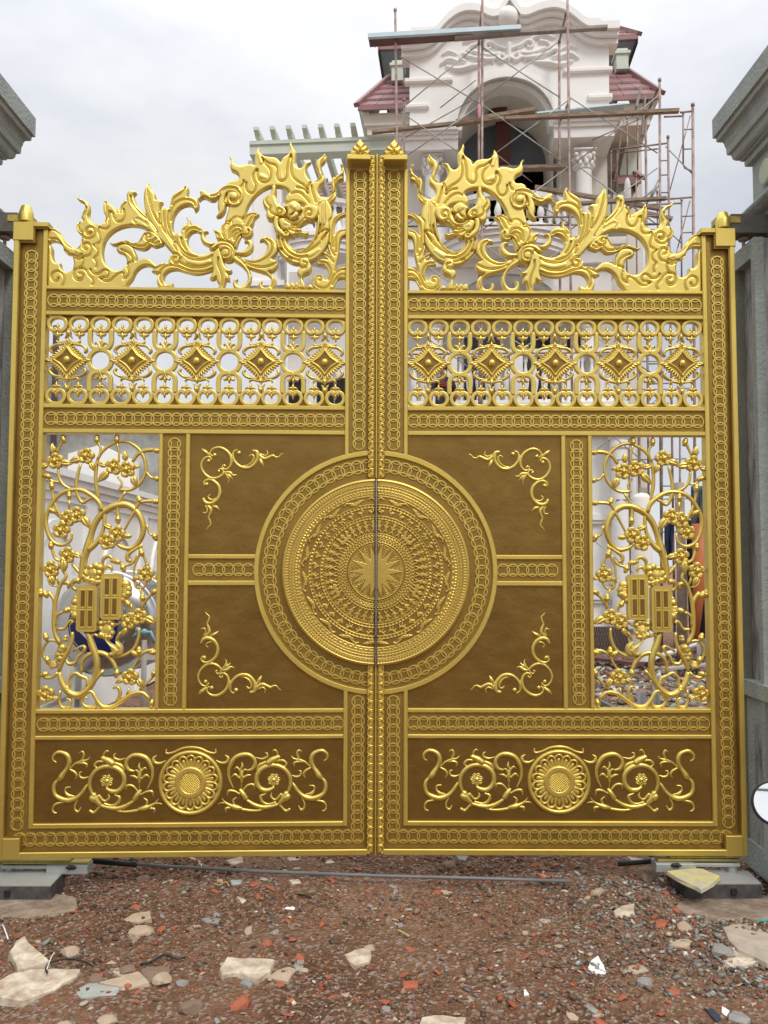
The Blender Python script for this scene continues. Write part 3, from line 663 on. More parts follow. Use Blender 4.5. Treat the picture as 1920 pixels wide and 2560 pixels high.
# neighbour's old concrete shed and post behind the wall
sh = empty('old_shed', (-4.6, 6, 0)); tag(sh, 'old stained concrete building with sloping top behind the white boundary wall', 'building')
def shed():
    p = [at(108, 905, 9.), at(180, 890, 9.), at(290, 985, 9.), at(405, 1096, 9.), at(440, 1150, 9.)]
    v = [(q.x, q.z) for q in p]; x0 = v[0][0]-2.5
    o = MB().prism([(x0, 0), (x0, v[0][1]+.1)]+v+[(v[-1][0]+.4, v[-1][1]-.4), (v[-1][0]+.4, 0)], 9, 13).build('wall', OLDW, sh); o.location = (4.6, -6, 0)
    q0, q1 = at(170, 1150, 8.6), at(330, 1150, 8.6)
    o = MB().prism([(q0.x, 0), (q0.x, q0.z+.1), ((q0.x+q1.x)/2, at(250, 1112, 8.6).z), (q1.x, q1.z), (q1.x, 0)], 8.6, 9).build('gable_annex', WHITE, sh); o.location = (4.6, -6, 0)
shed()
p0 = at(136, 1010, 7.5); tag(MB().tube([(p0.x, 7.5, 0), (p0.x, 7.5, at(136, 815, 7.5).z)], .045, 8).build('dark_post', mat('dark_timber', (.045, .032, .03), .9), None, True), 'dark thin post standing against the old stained building', 'post')
# green wall glimpsed in the gap right of the gate, and left
gw = MB().box(0, 3, 0, .15, 0, 3.1).box(-.05, 3.05, -.05, .2, 3.1, 3.2).build('green_wall', mat('teal_green_paint', (.16, .27, .22), .8, 0, .1, 2)); q = at(1812, 1100, 9.5); gw.location = (q.x, 9.5, 0)
tag(gw, 'green painted neighbour wall in the gap beside the right pillar', 'wall')
gw2 = MB().box(-3, 0, 0, .15, 0, 2.9).box(-3.05, .05, -.05, .2, 2.9, 3.0).build('green_wall', bpy.data.materials['teal_green_paint']); q = at(70, 950, 10); gw2.location = (q.x+.3, 10, 0)
tag(gw2, 'green painted wall seen in the slit beside the left pillar', 'wall')
q = at(1812, 1500, 11); ww = MB().box(0, 5, 0, .2, 0, 2.4).box(-.05, 5, -.06, .26, 2.4, 2.52).build('white_side_wall', WHITE); ww.location = (q.x-.45, 11, 0); tag(ww, 'low white wall on the right far behind the gate', 'wall')
# ============================================================ SCAFFOLDING
sc_ = empty('scaffold', HO, HA); tag(sc_, 'rusty tube scaffold with crossed braces standing in front of the villa portico', 'scaffold')
def tub(par, name, pts, r=.021, m=RUST, b=1.3):
    q = [hp(x, y, b if len(t) == 0 else t[0]) for x, y, *t in pts]
    return MB().tube(q, r, 6).build(name, m, par, True)
def std(par, px, y0, px2=None, b=1.3, r=.025, m=RUST, yb=1380, name='standard', foot=True):
    a0, z0 = Hs(px, y0, b); a1 = Hs(px2 or px, 700, b)[0]; z7 = Hs(px2 or px, 700, b)[1]
    t = (z0-.0)/(z0-z7) if foot else (z0-Hs(px, yb, b)[1])/(z0-z7)
    zb2 = 0 if foot else Hs(px, yb, b)[1]
    o = MB().tube([(a0, -b, z0), (a0+(a1-a0)*min(t, 1.6), -b, zb2)], r, 8)
    z = z0
    while z > max(zb2, 1):
        o.lathe([(r*1.35, -.03), (r*1.35, .03)], (a0, -b, z), 8); z -= 1.75
        break
    return o.build(name, m, par, True)
std(sc_, 988, 25, 1002); std(sc_, 1206, -40, 1203); std(sc_, 1418, -60, 1427); std(sc_, 1649, 200, 1646)
for (x, y0, y1, b) in ((1197, 110, 725, .35), (1398, 105, 725, .35), (1614, 290, 720, .35), (1010, 250, 725, .35)):
    std(sc_, x, y0, x, b, .026)
tub(sc_, 'frame_head', [(1205, 15), (1197, 110, .35)], .024); tub(sc_, 'frame_head', [(1416, 30), (1398, 105, .35)], .024); tub(sc_, 'frame_head', [(1424, 250), (1402, 300, .35)], .024); tub(sc_, 'frame_head', [(1645, 220), (1616, 290, .35)], .024)
for s in '1000,141 1203,261|1001,274 1192,114|1003,280 1203,420|1006,397 1203,262|1206,119 1400,244|1203,250 1395,105|1206,262 1422,416|1228,391 1422,250|1425,244 1644,383|1428,416 1647,238|1425,400 1640,560|1003,440 1200,590|1006,570 1203,420|1206,420 1424,560|1206,575 1424,415|1425,575 1644,420|1003,620 1203,760|1006,760 1203,610|1206,610 1424,760|1206,760 1424,610|1003,930 1203,800|1003,800 1203,940|1206,930 1424,800|1206,800 1424,940|1425,800 1640,940|1425,1000 1640,1180|1425,1180 1640,1000|1425,1300 1640,1480'.split('|'):
    tub(sc_, 'cross_brace', P2(s), .012, ZINC)
for s in '1190,200 1100,270|1330,455 1240,385|1480,350 1640,280|1003,350 1180,250'.split('|'):
    tub(sc_, 'cross_brace', P2(s), .011, RUST, .35)
for y in (540, 560, 880): tub(sc_, 'ledger', [(1003, y+6), (1646, y)], .02, RUST, 1.25)
tub(sc_, 'diagonal_prop', [(1565, 528), (1650, 462)], .022, WOODG); tub(sc_, 'diagonal_prop', [(1612, 520), (1646, 450)], .018, WOODG); tub(sc_, 'diagonal_prop', [(1625, 500), (1648, 460)], .018, WOODG)
# right hand ladder frames
s2 = empty('scaffold', HO, HA); tag(s2, 'tall ladder frames of rusty scaffold at the far right against the sky', 'scaffold')
std(s2, 1732, 262, 1729, .2, .03); std(s2, 1670, 343, 1673, .2, .024)
def ladder(xa, xb, ys, b, y0, y1, r=.018):
    std(s2, xb, y0, xb, b, .018, foot=False, yb=y1)
    for y in ys: tub(s2, 'rung', [(xa, y), (xb, y+1)], r*.8, RUST, b)
ladder(1730, 1708, (323, 372), .2, 282, 410); tub(s2, 'frame_foot', [(1708, 410), (1712, 420), (1732, 429)], .018, RUST, .2)
tub(s2, 'frame_head', [(1660, 292), (1707, 290)], .02, RUST, .2); tub(s2, 'frame_head', [(1700, 281), (1733, 278)], .02, RUST, .2)
ladder(1730, 1704, (540, 581), .2, 500, 730); tub(s2, 'frame_head', [(1540, 508), (1730, 493)], .02, RUST, .2); tub(s2, 'frame_head', [(1600, 513), (1703, 508)], .018, RUST, .2)
for y in (402, 438, 482): tub(s2, 'rung', [(1649, y), (1671, y-1)], .014, RUST, .2)
tub(s2, 'frame_head', [(1530, 375), (1668, 358)], .02, RUST, .2); tub(s2, 'frame_head', [(1545, 383), (1645, 372)], .017, RUST, .2)
for x, y0, y1 in ((1568, 295, 440), (1594, 295, 425), (1543, 378, 490), (1528, 380, 560), (1590, 440, 1500), (1566, 560, 1500), (1643, 480, 1500)):
    std(s2, x, y0, x, -.1, .017, foot=False, yb=y1)
for y in (414, 452): tub(s2, 'rung', [(1530, y), (1543, y)], .014, RUST, -.1)
for y in (562, 575, 910, 960, 1010): tub(s2, 'rung', [(1620, y), (1672, y-2)], .016, RUST, .2)
for s in '1726,289 1668,500|1664,366 1730,434|1725,502 1694,620|1680,586 1706,610|1694,620 1665,730|1560,290 1530,500'.split('|'): tub(s2, 'cross_brace', P2(s), .012, ZINC if '1664' in s else RUST, .2)
for y in (905, 975, 1150, 1250): tub(s2, 'ledger', [(1540, y), (1735, y-4)], .016, ZINC, .2)
for x in (1600, 1655, 1700): std(s2, x, 930, x, -.3, .022, foot=True)
for y in (1215, 1238, 1330): tub(s2, 'rung', [(1655, y), (1700, y)], .014, RUST, -.3)
# planks and boards lying on it
def plank(p0, p1, w, h, b, m, label, b2=None, cat='plank', nm='scaffold_plank'):
    A0, A1 = hp(*p0, b), hp(*p1, b if b2 is None else b2)
    o = MB().beam(A0, A1, w, h).build(nm, m); o.location = HO; o.rotation_euler = (0, 0, HA); tag(o, label, cat); return o
plank((920, 91), (1302, 69), .08, .085, 1.50, BLUEP, 'pale blue metal channel on top of the highest scaffold deck', cat='channel', nm='metal_channel')
plank((923, 104), (1180, 86), .26, .08, 1.25, REDB, 'dark red brown board beneath the pale blue channel')
plank((1125, 93), (1518, 69), .12, .055, 1.2, WOODG, 'long grey plank on the highest scaffold deck over the gable')
plank((1137, 97), (1300, 83), .12, .05, 1.4, WOODG, 'short grey plank just under the pale blue channel')
plank((930, 331), (1260, 296), .10, .055, 1.2, WOOD, 'rough brown plank crossing low left of the arch')
plank((1140, 308), (1337, 277), .2, .07, 1.0, WOOD, 'split brown plank leaning up inside the arch opening')
plank((1262, 297), (1697, 277), .11, .065, 1.3, WOOD, 'long brown plank crossing right of the arch to the sky')
plank((1340, 291), (1560, 268), .3, .03, 1.1, BLUEP, 'pale sheet lying on the long plank right of the arch', cat='sheet', nm='metal_sheet')
plank((1185, 425), (1420, 418), .18, .06, .9, WOOD, 'brown plank in front of the dark upper doorway')
plank((1337, 468), (1660, 524), .09, .07, .8, WOOD, 'brown plank tilting down to the right below the column capitals')
plank((1400, 512), (1665, 496), .12, .05, 1.3, WOOD, 'brown plank at balcony rail height right of the arch')
plank((1600, 530), (1680, 548), .14, .06, .6, WOODG, 'short grey plank end sticking out by the right ladder frame')
plank((1602, 218), (1590, 270), .16, .04, .6, WOODG, 'upright grey board leaning on the right red roof eave')
plank((1612, 245), (1605, 340), .14, .04, .6, WOODG, 'second upright grey board under the right roof corner')
_a, _b = hp(1250, 300, -1.6), hp(1258, 408, -1.6); _ob = MB().box(_b[0]-.17, _b[0]+.17, -_b[1]*-1, -_b[1]*-1+.04, _b[2], _a[2]).build('red_board', REDB); _ob.location = HO; _ob.rotation_euler = (0, 0, HA); tag(_ob, 'red brown board standing in the arch before the dark doorway', 'board')
_a, _b = hp(1245, 264, -1.2), hp(1245, 288, -1.2); _ob = MB().box(_b[0]-.2, _b[0]+.2, _b[1], _b[1]+.3, _b[2], _a[2]).build('red_box', REDB); _ob.location = HO; _ob.rotation_euler = (0, 0, HA); tag(_ob, 'small dark red box above the red board under the vault', 'box')
plank((700, 740), (1000, 722), .3, .07, .8, WOODG, 'grey plank behind the left leaf grille at pergola base')
plank((1010, 800), (1430, 790), .14, .05, 1.2, WOOD, 'brown plank on the middle scaffold deck behind the right grille')
wt = MB().ball((0, 0, 0), .1, 8, 6, (.75, .6, 3.1)).build('white_wrap', mat('white_cloth', (.72, .72, .74), .9, 0, .05, 8, .5, 20, bdist=.03), None, True); wt.location = HO+he*Hs(1569, 480, .3)[0]+hn*.3+Vector((0, 0, Hs(1569, 480, .3)[1])); tag(wt, 'white cloth bundle hanging on the scaffold right of the column', 'cloth')
pk_ = MB().ball((0, 0, 0), .05, 8, 6, (.7, .6, 3.2)).build('pink_rag', mat('pink_cloth', (.62, .28, .38), .9), None, True); pk_.location = HO+he*Hs(1198, 278, 1.35)[0]+hn*1.35+Vector((0, 0, Hs(1198, 278, 1.35)[1])); tag(pk_, 'pink rag tied on the middle scaffold pole', 'rag')
# ============================================================ WORKMAN behind the right grille (seen from behind)
def person():
    a_, z_ = Hs(1108, 934, 1.1); q = HO+he*a_+hn*1.1; q.z = z_
    root = empty('person', (q.x, q.y, 0)); zc = q.z+.05    # he stands on a scaffold deck
    CL = mat('black_shirt', (.02, .02, .024), .85, 0, .2, 10); RED = mat('red_print', (.45, .03, .04), .7); SK = mat('skin', (.32, .18, .12), .6); TR = mat('dark_trousers', (.03, .032, .045), .85)
    base = zc-1.62
    root.location = (q.x, q.y, base); root.rotation_euler = (0, 0, radians(20))
    dk = MB().box(-.9, 1.1, -.22, .22, -.045, 0).build('scaffold_plank', WOOD); dk.location = (q.x, q.y, base-.005); dk.rotation_euler = (0, 0, HA); tag(dk, 'plank deck under the workman in black', 'plank')
    V = [(0, 0, .92), (0, 0, 1.10), (0, .0, 1.28), (0, 0, 1.42), (0, .0, 1.50), (0, -.01, 1.60), (0, -.015, 1.68),
         (-.19, 0, 1.39), (-.27, .0, 1.15), (-.22, .14, .98), (-.17, .24, .96), (.19, 0, 1.39), (.28, 0, 1.15), (.24, .14, 1.0), (.18, .24, .98),
         (-.10, 0, .86), (-.12, .02, .48), (-.12, -.01, .08), (-.12, .10, .04), (.10, 0, .86), (.13, .0, .48), (.13, -.02, .08), (.13, .09, .04)]
    Ed = [(0, 1), (1, 2), (2, 3), (3, 4), (4, 5), (5, 6), (3, 7), (7, 8), (8, 9), (9, 10), (3, 11), (11, 12), (12, 13), (13, 14), (0, 15), (15, 16), (16, 17), (17, 18), (0, 19), (19, 20), (20, 21), (21, 22)]
    Rd = [(.16, .12), (.15, .11), (.18, .12), (.15, .10), (.055, .055), (.085, .10), (.08, .095), (.075, .07), (.055, .055), (.045, .045), (.04, .03), (.075, .07), (.055, .055), (.045, .045), (.04, .03), (.10, .10), (.07, .07), (.05, .05), (.045, .035), (.10, .10), (.07, .07), (.05, .05), (.045, .035)]
    me = bpy.data.meshes.new('body'); me.from_pydata(V, Ed, []); o = bpy.data.objects.new('body', me); C.objects.link(o)
    sk = o.modifiers.new('s', 'SKIN'); 
    for i, r in enumerate(Rd): me.skin_vertices[0].data[i].radius = r
    me.skin_vertices[0].data[0].use_root = True
    ss = o.modifiers.new('u', 'SUBSURF'); ss.levels = 2; ss.render_levels = 2
    dg = bpy.context.evaluated_depsgraph_get(); m2 = bpy.data.meshes.new_from_object(o.evaluated_get(dg)); bpy.data.objects.remove(o)
    m2.name = 'body'; m2.materials.clear(); m2.materials.append(CL); m2.materials.append(SK); m2.materials.append(TR)
    for p in m2.polygons:
        c = p.center; p.material_index = 1 if (c.z > 1.50 or (abs(c.x) > .17 and c.z < 1.22)) else (2 if c.z < .92 else 0); p.use_smooth = True
    link(bpy.data.objects.new('body', m2), root)
    MB().ball((0, -.015, 1.69), .105, 12, 8, (.85, 1, .95)).build('hair', mat('black_hair', (.012, .01, .01), .6), root, True)
    MB().lathe([(.108, 0), (.11, .05), (.09, .10), (.03, .125), (0, .127)], (0, -.015, 1.69), 14).box(-.08, .08, .06, .18, 1.69, 1.70).build('cap', RED, root, 2)
    for z, w_ in ((1.36, .10), (1.325, .13), (1.29, .11)): 
        mb = MB(); x = -w_
        while x < w_: mb.box(x, x+.022, -.136, -.118, z, z+.022); x += .032
        mb.build('shirt_print', RED, root)
    tag(root, 'workman in black shirt with red print and red cap, seen behind the right leaf grille', 'person')
person()
# ============================================================ steel water tank behind the left leaf
tk = empty('water_tank', (0, 0, 0)); dpt = 7.6; ty = dpt-DD; q = at(262, 1560, ty); R_ = .455
STST = mat('stainless_steel', (.62, .61, .60), .22, 1, .05, 3, .05, 5)
tk.location = (q.x, ty, q.z); tag(tk, 'horizontal stainless steel water tank with round blue label on its end', 'water tank')
mb = MB(); prof = [(R_*sin(t), -.16*cos(t)) for t in np.linspace(.02, pi/2, 9)]+[(R_, .05), (R_+.008, .06), (R_, .07), (R_, .5), (R_+.008, .51), (R_, .52), (R_, 1.2)]+[(R_*cos(t), 1.2+.16*sin(t)) for t in np.linspace(.1, pi/2-.02, 7)]
mb.lathe(prof, (0, 0, 0), 40); o = mb.build('tank_body', STST, tk, 2); o.rotation_euler = (-pi/2, 0, radians(-4))
BL = mat('navy_label', (.012, .016, .10), .35); SV = mat('silver_print', (.55, .56, .58), .4, .3)
def disc(r0, r1, m, name, off):
    v = []; f = []
    for k in range(41):
        a = 2*pi*k/40
        for r in (r0, r1): v.append((r*cos(a), -.165*sqrt(max(0, 1-(r/R_)**2))-off, r*sin(a)))
    for k in range(40): f.append((2*k, 2*k+1, 2*k+3, 2*k+2))
    return pyd(name, v, f, m, tk, True)
disc(0.001, .15, BL, 'round_label', .006); disc(.15, .27, BL, 'round_label', .006); disc(.25, .256, SV, 'label_ring', .009)
for (x0, z0, x1, z1) in ((.05, -.10, .05, .06), (-.0, -.02, .12, -.02), (.05, .06, .13, .06), (-.16, -.04, -.08, -.12), (-.12, .04, -.04, .04), (-.04, .04, -.10, .12)):
    a_, b_ = Vector((x0, -.17, z0)), Vector((x1, -.17, z1)); MB().beam(a_, b_, .004, .022, up=(0, 0, 1) if x0 != x1 else (1, 0, 0)).build('label_print', SV, tk)
leg = mat('white_frame_steel', (.55, .56, .53), .6)
zf = -q.z
for x in (-.62, .62):
    for y in (-.02, 1.15): MB().box(x-.025, x+.025, y-.025, y+.025, zf, -.22).build('stand_leg', leg, tk)
    MB().beam((x, -.02, zf+.35), (x, 1.15, zf+.35), .04, .04).build('stand_rail', leg, tk)
for z in (-.28, zf+.34, zf+.12): MB().beam((-.64, -.03, z), (.64, -.03, z), .04, .045).build('stand_rail', leg, tk)
for k in range(4): x = -.45+.3*k; MB().box(x-.012, x+.012, -.03, -.01, zf+.12, zf+.34).build('stand_bar', leg, tk)
# concrete slab with tap pipe beside
q = at(270, 1700, ty-.9); sb = MB().box(-1.3, .5, 0, .9, 0, .16).build('kerb_slab', mat('pale_green_concrete', (.40, .43, .38), .85, 0, .1, 3)); sb.location = (q.x+.5, ty-.35, 0); tag(sb, 'low pale green concrete kerb under the water tank stand', 'kerb')
q = at(361, 1600, ty-.6); tp = empty('tap_pipe', (q.x, ty-.6, 0)); zt = q.z
MB().tube([(0, 0, 0), (0, 0, zt)], .022, 8).build('pipe', mat('beige_pipe', (.40, .36, .30), .6), tp, True)
mb = MB(); mb.tube([(-.09, 0, zt+.02), (-.05, 0, zt+.06), (.05, 0, zt+.06), (.09, -.02, zt-.02)], .016, 8).ball((0, 0, zt+.06), .03, 8, 6).ball((-.05, 0, zt+.08), .025, 8, 6); mb.build('tap', mat('blue_tap', (.20, .40, .45), .5), tp, True)
tag(tp, 'upright beige pipe with blue plastic tap right of the water tank', 'tap')
# ============================================================ clutter behind the right leaf
def thingbox(name, m, label, cat, px, py, Y, dims, rot=0):
    q = at(px, py, Y); w_, d_, h_ = dims; o = MB().box(-w_/2, w_/2, -d_/2, d_/2, 0, h_, .01).build(name, m); o.location = (q.x, Y, q.z if py < 5000 else 0); o.rotation_euler = (0, 0, rot); tag(o, label, cat); return o
bark = mat('raw_timber', (.20, .155, .115), .9, 0, .2, 5, .3, 20, col2=(.36, .30, .24))
for px, Y, r, h_, lab in ((1612, 9.6, .07, 2.9, 'thin upright timber prop left of the thick post behind the right leaf'), (1703, 9.8, .085, 3.0, 'thick rough timber post behind the blossoms of the right leaf')):
    q = at(px, 1500, Y); o = MB().tube([(0, 0, 0), (.02, 0, h_*.5), (.0, 0, h_)], [r, r*.95, r*.9], 10).build('timber_post', bark, None, True); o.location = (q.x, Y, 0); tag(o, lab, 'post')
for px, Y, lab in ((1602, 1.3, 'left one of two grey steel tubes standing close behind the right leaf'), (1640, 1.5, 'right one of two grey steel tubes standing close behind the right leaf')):
    q = at(px, 1700, Y); o = MB().tube([(0, 0, 0), (0, 0, .78 if Y < 1.4 else .86)], .028, 12).build('steel_tube', mat('dull_galvanised', (.27, .27, .27), .5, .7, .15, 10) if 'dull_galvanised' not in bpy.data.materials else bpy.data.materials['dull_galvanised'], None, True); o.location = (q.x, Y, 0); tag(o, lab, 'tube')
# hollow brick stack
bk = mat('hollow_brick', (.17, .115, .095), .9, 0, .15, 6); bkh = DARK
st_ = empty('brick_stack', (at(1506, 1560, 12).x, 12, 0)); tag(st_, 'stack of hollow bricks with square holes seen low in the right leaf', 'bricks')
proto_b = None
for r_ in range(5):
    for k in range(5):
        if proto_b is None:
            proto_b = MB().box(-.095, .095, -.05, .05, 0, .085).build('brick', bk, st_)
            for i in range(3):
                for j in range(2): 
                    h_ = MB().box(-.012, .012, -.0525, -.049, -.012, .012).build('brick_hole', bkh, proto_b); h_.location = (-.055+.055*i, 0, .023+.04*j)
            o = proto_b
        else:
            o = copy_tree(proto_b, st_)
        o.parent = st_; o.location = (-.42+.2*k+(.02 if r_ % 2 else 0), .01*random.random(), .09*r_)
# folded blue jackets / sheets, orange pipe
def sheet(px0, py0, px1, py1, Y, m, label, cat, nm):
    a, b = at(px0, py0, Y), at(px1, py1, Y); n, k = 12, 14; v = []
    for i in range(n+1):
        for j in range(k+1):
            u_, t = i/n, j/k; x = a.x+(b.x-a.x)*(u_*(1-.25*t)+.1*t); z = a.z+(b.z-a.z)*t
            v.append((x, Y+.05*sin(u_*11+t*3)+.03*sin(u_*23)+.04*t, z))
    f = [(i*(k+1)+j, (i+1)*(k+1)+j, (i+1)*(k+1)+j+1, i*(k+1)+j+1) for i in range(n) for j in range(k)]
    o = pyd(nm, v, f, m, None, True); o.modifiers.new('t', 'SOLIDIFY').thickness = .012; tag(o, label, cat); return o
NV = mat('navy_cloth', (.02, .03, .075), .85, 0, .3, 5); GB = mat('grey_blue_cloth', (.09, .115, .14), .85, 0, .3, 5)
sheet(1662, 1290, 1685, 1400, 10.2, NV, 'dark blue cloth hanging left of the thick timber post', 'cloth', 'hanging_cloth')
sheet(1728, 1215, 1762, 1370, 10.3, GB, 'grey blue cloth hanging right of the thick timber post', 'cloth', 'hanging_cloth')
q0, q1 = at(1752, 1310, 9.4), at(1737, 1600, 9.4)
o = MB().tube([(q0.x, 9.4, q0.z), ((q0.x+q1.x)/2+.03, 9.4, (q0.z+q1.z)/2), (q1.x, 9.4, max(0.02, q1.z))], [.14, .10, .06], 10).build('orange_chute', mat('orange_plastic', (.42, .11, .03), .6), None, True); tag(o, 'slanting orange plastic tube leaning right of the thick timber post', 'tube')
dm_ = sheet(1716, 1300, 1778, 1595, 10.6, DARK, 'black sheet hanging behind the orange tube', 'sheet', 'dark_sheet')
# cement mixer like rounded drum seen over the boundary
q = at(1604, 1252, 9); o = MB().lathe([(.15, -2.5), (.15, 0), (.135, .06), (.09, .11), (0, .13)], (0, 0, 0), 24).build('domed_pillar', CREAM, None, 2); o.location = (q.x, 9, q.z); tag(o, 'round topped cream pillar rising behind the right leaf', 'pillar')
# loose boards and pipes behind
for i, (x0, y0, x1, y1, Y, w_, h_, m, lab, nm) in enumerate((
    (1600, 1655, 1775, 1600, 3.6, .12, .03, MOULD, 'pale board lying slanted on the rubble behind the right leaf', 'loose_board'),
    (1660, 1672, 1775, 1660, 3.2, .15, .03, WOODG, 'grey board lying flat behind the lower right leaf', 'loose_board'),
    (1492, 1750, 1590, 1800, 1.6, .05, .05, STEELG, 'dark steel bar lying on gravel behind the lower right leaf', 'steel_bar'),
    (1480, 1645, 1600, 1660, 4.8, .2, .05, REDB, 'reddish board on the heap left of the steel tubes', 'loose_board'))):
    a, b = onz(x0, y0, .12 if i != 2 else .03), onz(x1, y1, .12 if i != 2 else .03)
    o = MB().beam(a, b, w_, h_).build(nm, m); tag(o, lab, 'board' if 'board' in nm else 'bar')
# debris piled behind both leaves
def P2s(st): return P2(st)
def cen(pts, c, k=1): return [(p[0]-c[0], p[1]-c[1])+tuple(q*k for q in p[2:]) for p in pts]
# ============================================================ THE GATE (left leaf modelled, right leaf is its mirror)
leaf = empty('gate_leaf', (XS, 0, 0), LA)
def u_at(px, py): return L(px, py)[0]
def z_at(px, py): return L(px, py)[1]
uO = -1.939; zB = .132
u_or = uO+.027                       # inner edge of outer rail
u_s0, u_s1 = -1.792, -1.768          # inner rail of the hinge stile
u_m0, u_m1 = u_at(401, 1100), u_at(410.5, 1100)      # rail right of openwork
u_m2, u_m3 = u_at(462.7, 1400), u_at(473.5, 1400)
u_i0, u_i1 = u_at(861, 1300), u_at(871.5, 1300)
u_i2, u_a0 = u_at(918, 2000), u_at(921.5, 1700)
u_i0, u_i1 = -.170, -.148
u_i2 = -.044
Z = {k: z_at(860, v) for k, v in dict(At=729, Ab=737, Bt=790, Bb=800, Ct=1018, Cb=1028, Dt=1079, Db=1089.5, Mt=1387, Ma=1397.5, Mb=1452, Mc=1463.6,
     Et=1768.7, Eb=1778.5, Ft=1833.5, Fb=1843, Gt=2049, Gb=2060.5, Ht=2109, Hb=2116).items()}
FR = -.034      # front of raised rails
FL = -.020      # band floors
def rail(x0, x1, z0, z1, y=FR, name='rail', m=None): return MB().box(x0, x1, y, .03, z0, z1, .0035).build(name, m or GOLD, leaf)
# outer profile
rail(uO, u_or, zB, 3.42, -.052, 'hinge_stile')
rail(u_or, -.043, zB, Z['Hb'], -.052, 'bottom_rail')
MB().box(uO-.004, -1.836, -.0565, .03, 3.365, 3.466, .003).box(-1.836, -1.758, -.0565, .03, 3.44, 3.466, .003).build('corner_block', GOLD, leaf)
MB().box(u_or, -1.826, -.0555, .028, zB-.001, .236, .003).build('corner_block', GOLD, leaf)
rail(u_s0, u_s1, Z['Gb'], 3.44)
MB().box(u_s1, -.168, FR, .03, Z['Ab'], Z['At'], .0035).build('rail', GOLD, leaf)
for a, b in (('Bb', 'Bt'), ('Cb', 'Ct'), ('Db', 'Dt'), ('Eb', 'Et'), ('Fb', 'Ft')):
    rail(u_s1, u_i0, Z[a], Z[b])
rail(u_s1, u_i0, Z['Gb'], Z['Gt'])
rail(u_m0, u_m1, Z['Et'], Z['Db']); rail(u_m2, u_m3, Z['Et'], Z['Db'])
CZ = z_at(939, 1429); RO_, RI_, RC_, RD_ = .648, .622, .567, .497
def circ_z(u, R): return sqrt(max(0, R*R-u*u))
zc_t, zc_b = CZ+circ_z(-.159, RO_)-.004, CZ-circ_z(-.159, RO_)+.004
rail(u_i0, u_i1, zc_t, 3.80, name='rail'); rail(u_i0, u_i1, Z['Gb'], zc_b, name='rail')
uc = -circ_z(Z['Ma']-CZ, RO_)+.006
rail(u_m3, uc, Z['Ma'], Z['Mt']); rail(u_m3, -circ_z(Z['Mc']-CZ, RO_)+.006, Z['Mc'], Z['Mb'])
# ring rail
def half_ring(r0, r1, y, yb, name, m, nseg=64, bev=.0035, a0=pi/2+.068, a1=3*pi/2-.068, pro=None):
    pro = pro or [(r0, yb), (r0, y+bev), (r0+bev, y), (r1-bev, y), (r1, y+bev), (r1, yb)]
    v = []; f = []; k = len(pro)
    for i in range(nseg+1):
        a = a0+(a1-a0)*i/nseg
        for r, yy in pro: v.append((r*cos(a), yy, CZ+r*sin(a)))
    for i in range(nseg):
        for j in range(k-1): f.append((i*k+j, (i+1)*k+j, (i+1)*k+j+1, i*k+j+1))
    return pyd(name, v, f, m, leaf, False)
half_ring(RI_, RO_, FR-.001, .03, 'ring_rail', GOLD)
# coin: ring with two inner arcs, ridge profile
def coin_mesh(R, p, w=.0043, h=.0062, flip=False):
    mb = MB(); n = 26
    def arc(cx, cz, r, a0, a1, n, closed):
        k = n if closed else n+1; v = []
        for i in range(k):
            a = a0+(a1-a0)*i/n
            for rr, y in ((r-w, .0015), (r-w*.62, -h), (r+w*.62, -h*.95), (r+w, .0015)): v.append((cx+rr*cos(a), y, cz+rr*sin(a)))
        f = []
        for i in range(n):
            j = (i+1) % k
            for q in range(3): f.append((i*4+q, j*4+q, j*4+q+1, i*4+q+1))
        mb.add(v, f)
    arc(0, 0, R-w, 0, 2*pi, n, True)
    hw = math.acos(min(.99, p/2/(R-w)))*.96
    for sg in (1, -1):
        a = pi/2 if sg < 0 else -pi/2
        arc(0, sg*p, R-w, a-hw, a+hw, 5, False)
    o = mb.build('coin_ring', GOLD, None, False); me = o.data; bpy.data.objects.remove(o); return me
def bandfloor(name, x0, x1, z0, z1, y=FL, m=None):
    return MB().box(x0, x1, y, .024, z0, z1).build(name, m or GOLDM, leaf)
nco = [0]
def coins(par, pts, me, rots, alt=0):
    for i, ((x, z), r) in enumerate(zip(pts, rots)):
        o = bpy.data.objects.new('coin_ring', me); link(o, par); o.location = (x, FL-.0003*(i % 2), z); o.rotation_euler = (0, r, 0); nco[0] += 1
def lin(a, b, n): return [(a[0]+(b[0]-a[0])*i/(n-1), a[1]+(b[1]-a[1])*i/(n-1)) for i in range(n)]
def band(x0, x1, z0, z1, a, b, n, R, vert, name='coin_band'):
    fl = bandfloor(name, x0, x1, z0, z1); p = math.hypot(b[0]-a[0], b[1]-a[1])/(n-1)
    coins(fl, lin(a, b, n), coin_mesh(R, p), [pi/2 if vert else 0]*n)
    return fl
uc1 = -1.852
fl = MB().box(u_or, u_s0, FL, .024, Z['Gb'], 3.44).build('coin_band', GOLDM, leaf)
p = (z_at(85, 645)-z_at(52, 2057))/59
coins(fl, lin((uc1, z_at(85, 645)), (uc1, z_at(52, 2057)), 60), coin_mesh(.0365, p), [pi/2]*60)
zc = (Z['Ab']+Z['Bt'])/2
band(u_s1, u_i0, Z['Bt'], Z['Ab'], (-1.728, zc), (-.203, zc), 31, .0375, False)
zc = (Z['Cb']+Z['Dt'])/2
band(u_s1, u_i0, Z['Dt'], Z['Cb'], (-1.728, zc), (-.203, zc), 31, .0375, False)
zc = (Z['Eb']+Z['Ft'])/2
band(u_s1, u_i0, Z['Ft'], Z['Eb'], (-1.728, zc), (-.203, zc), 31, .0375, False)
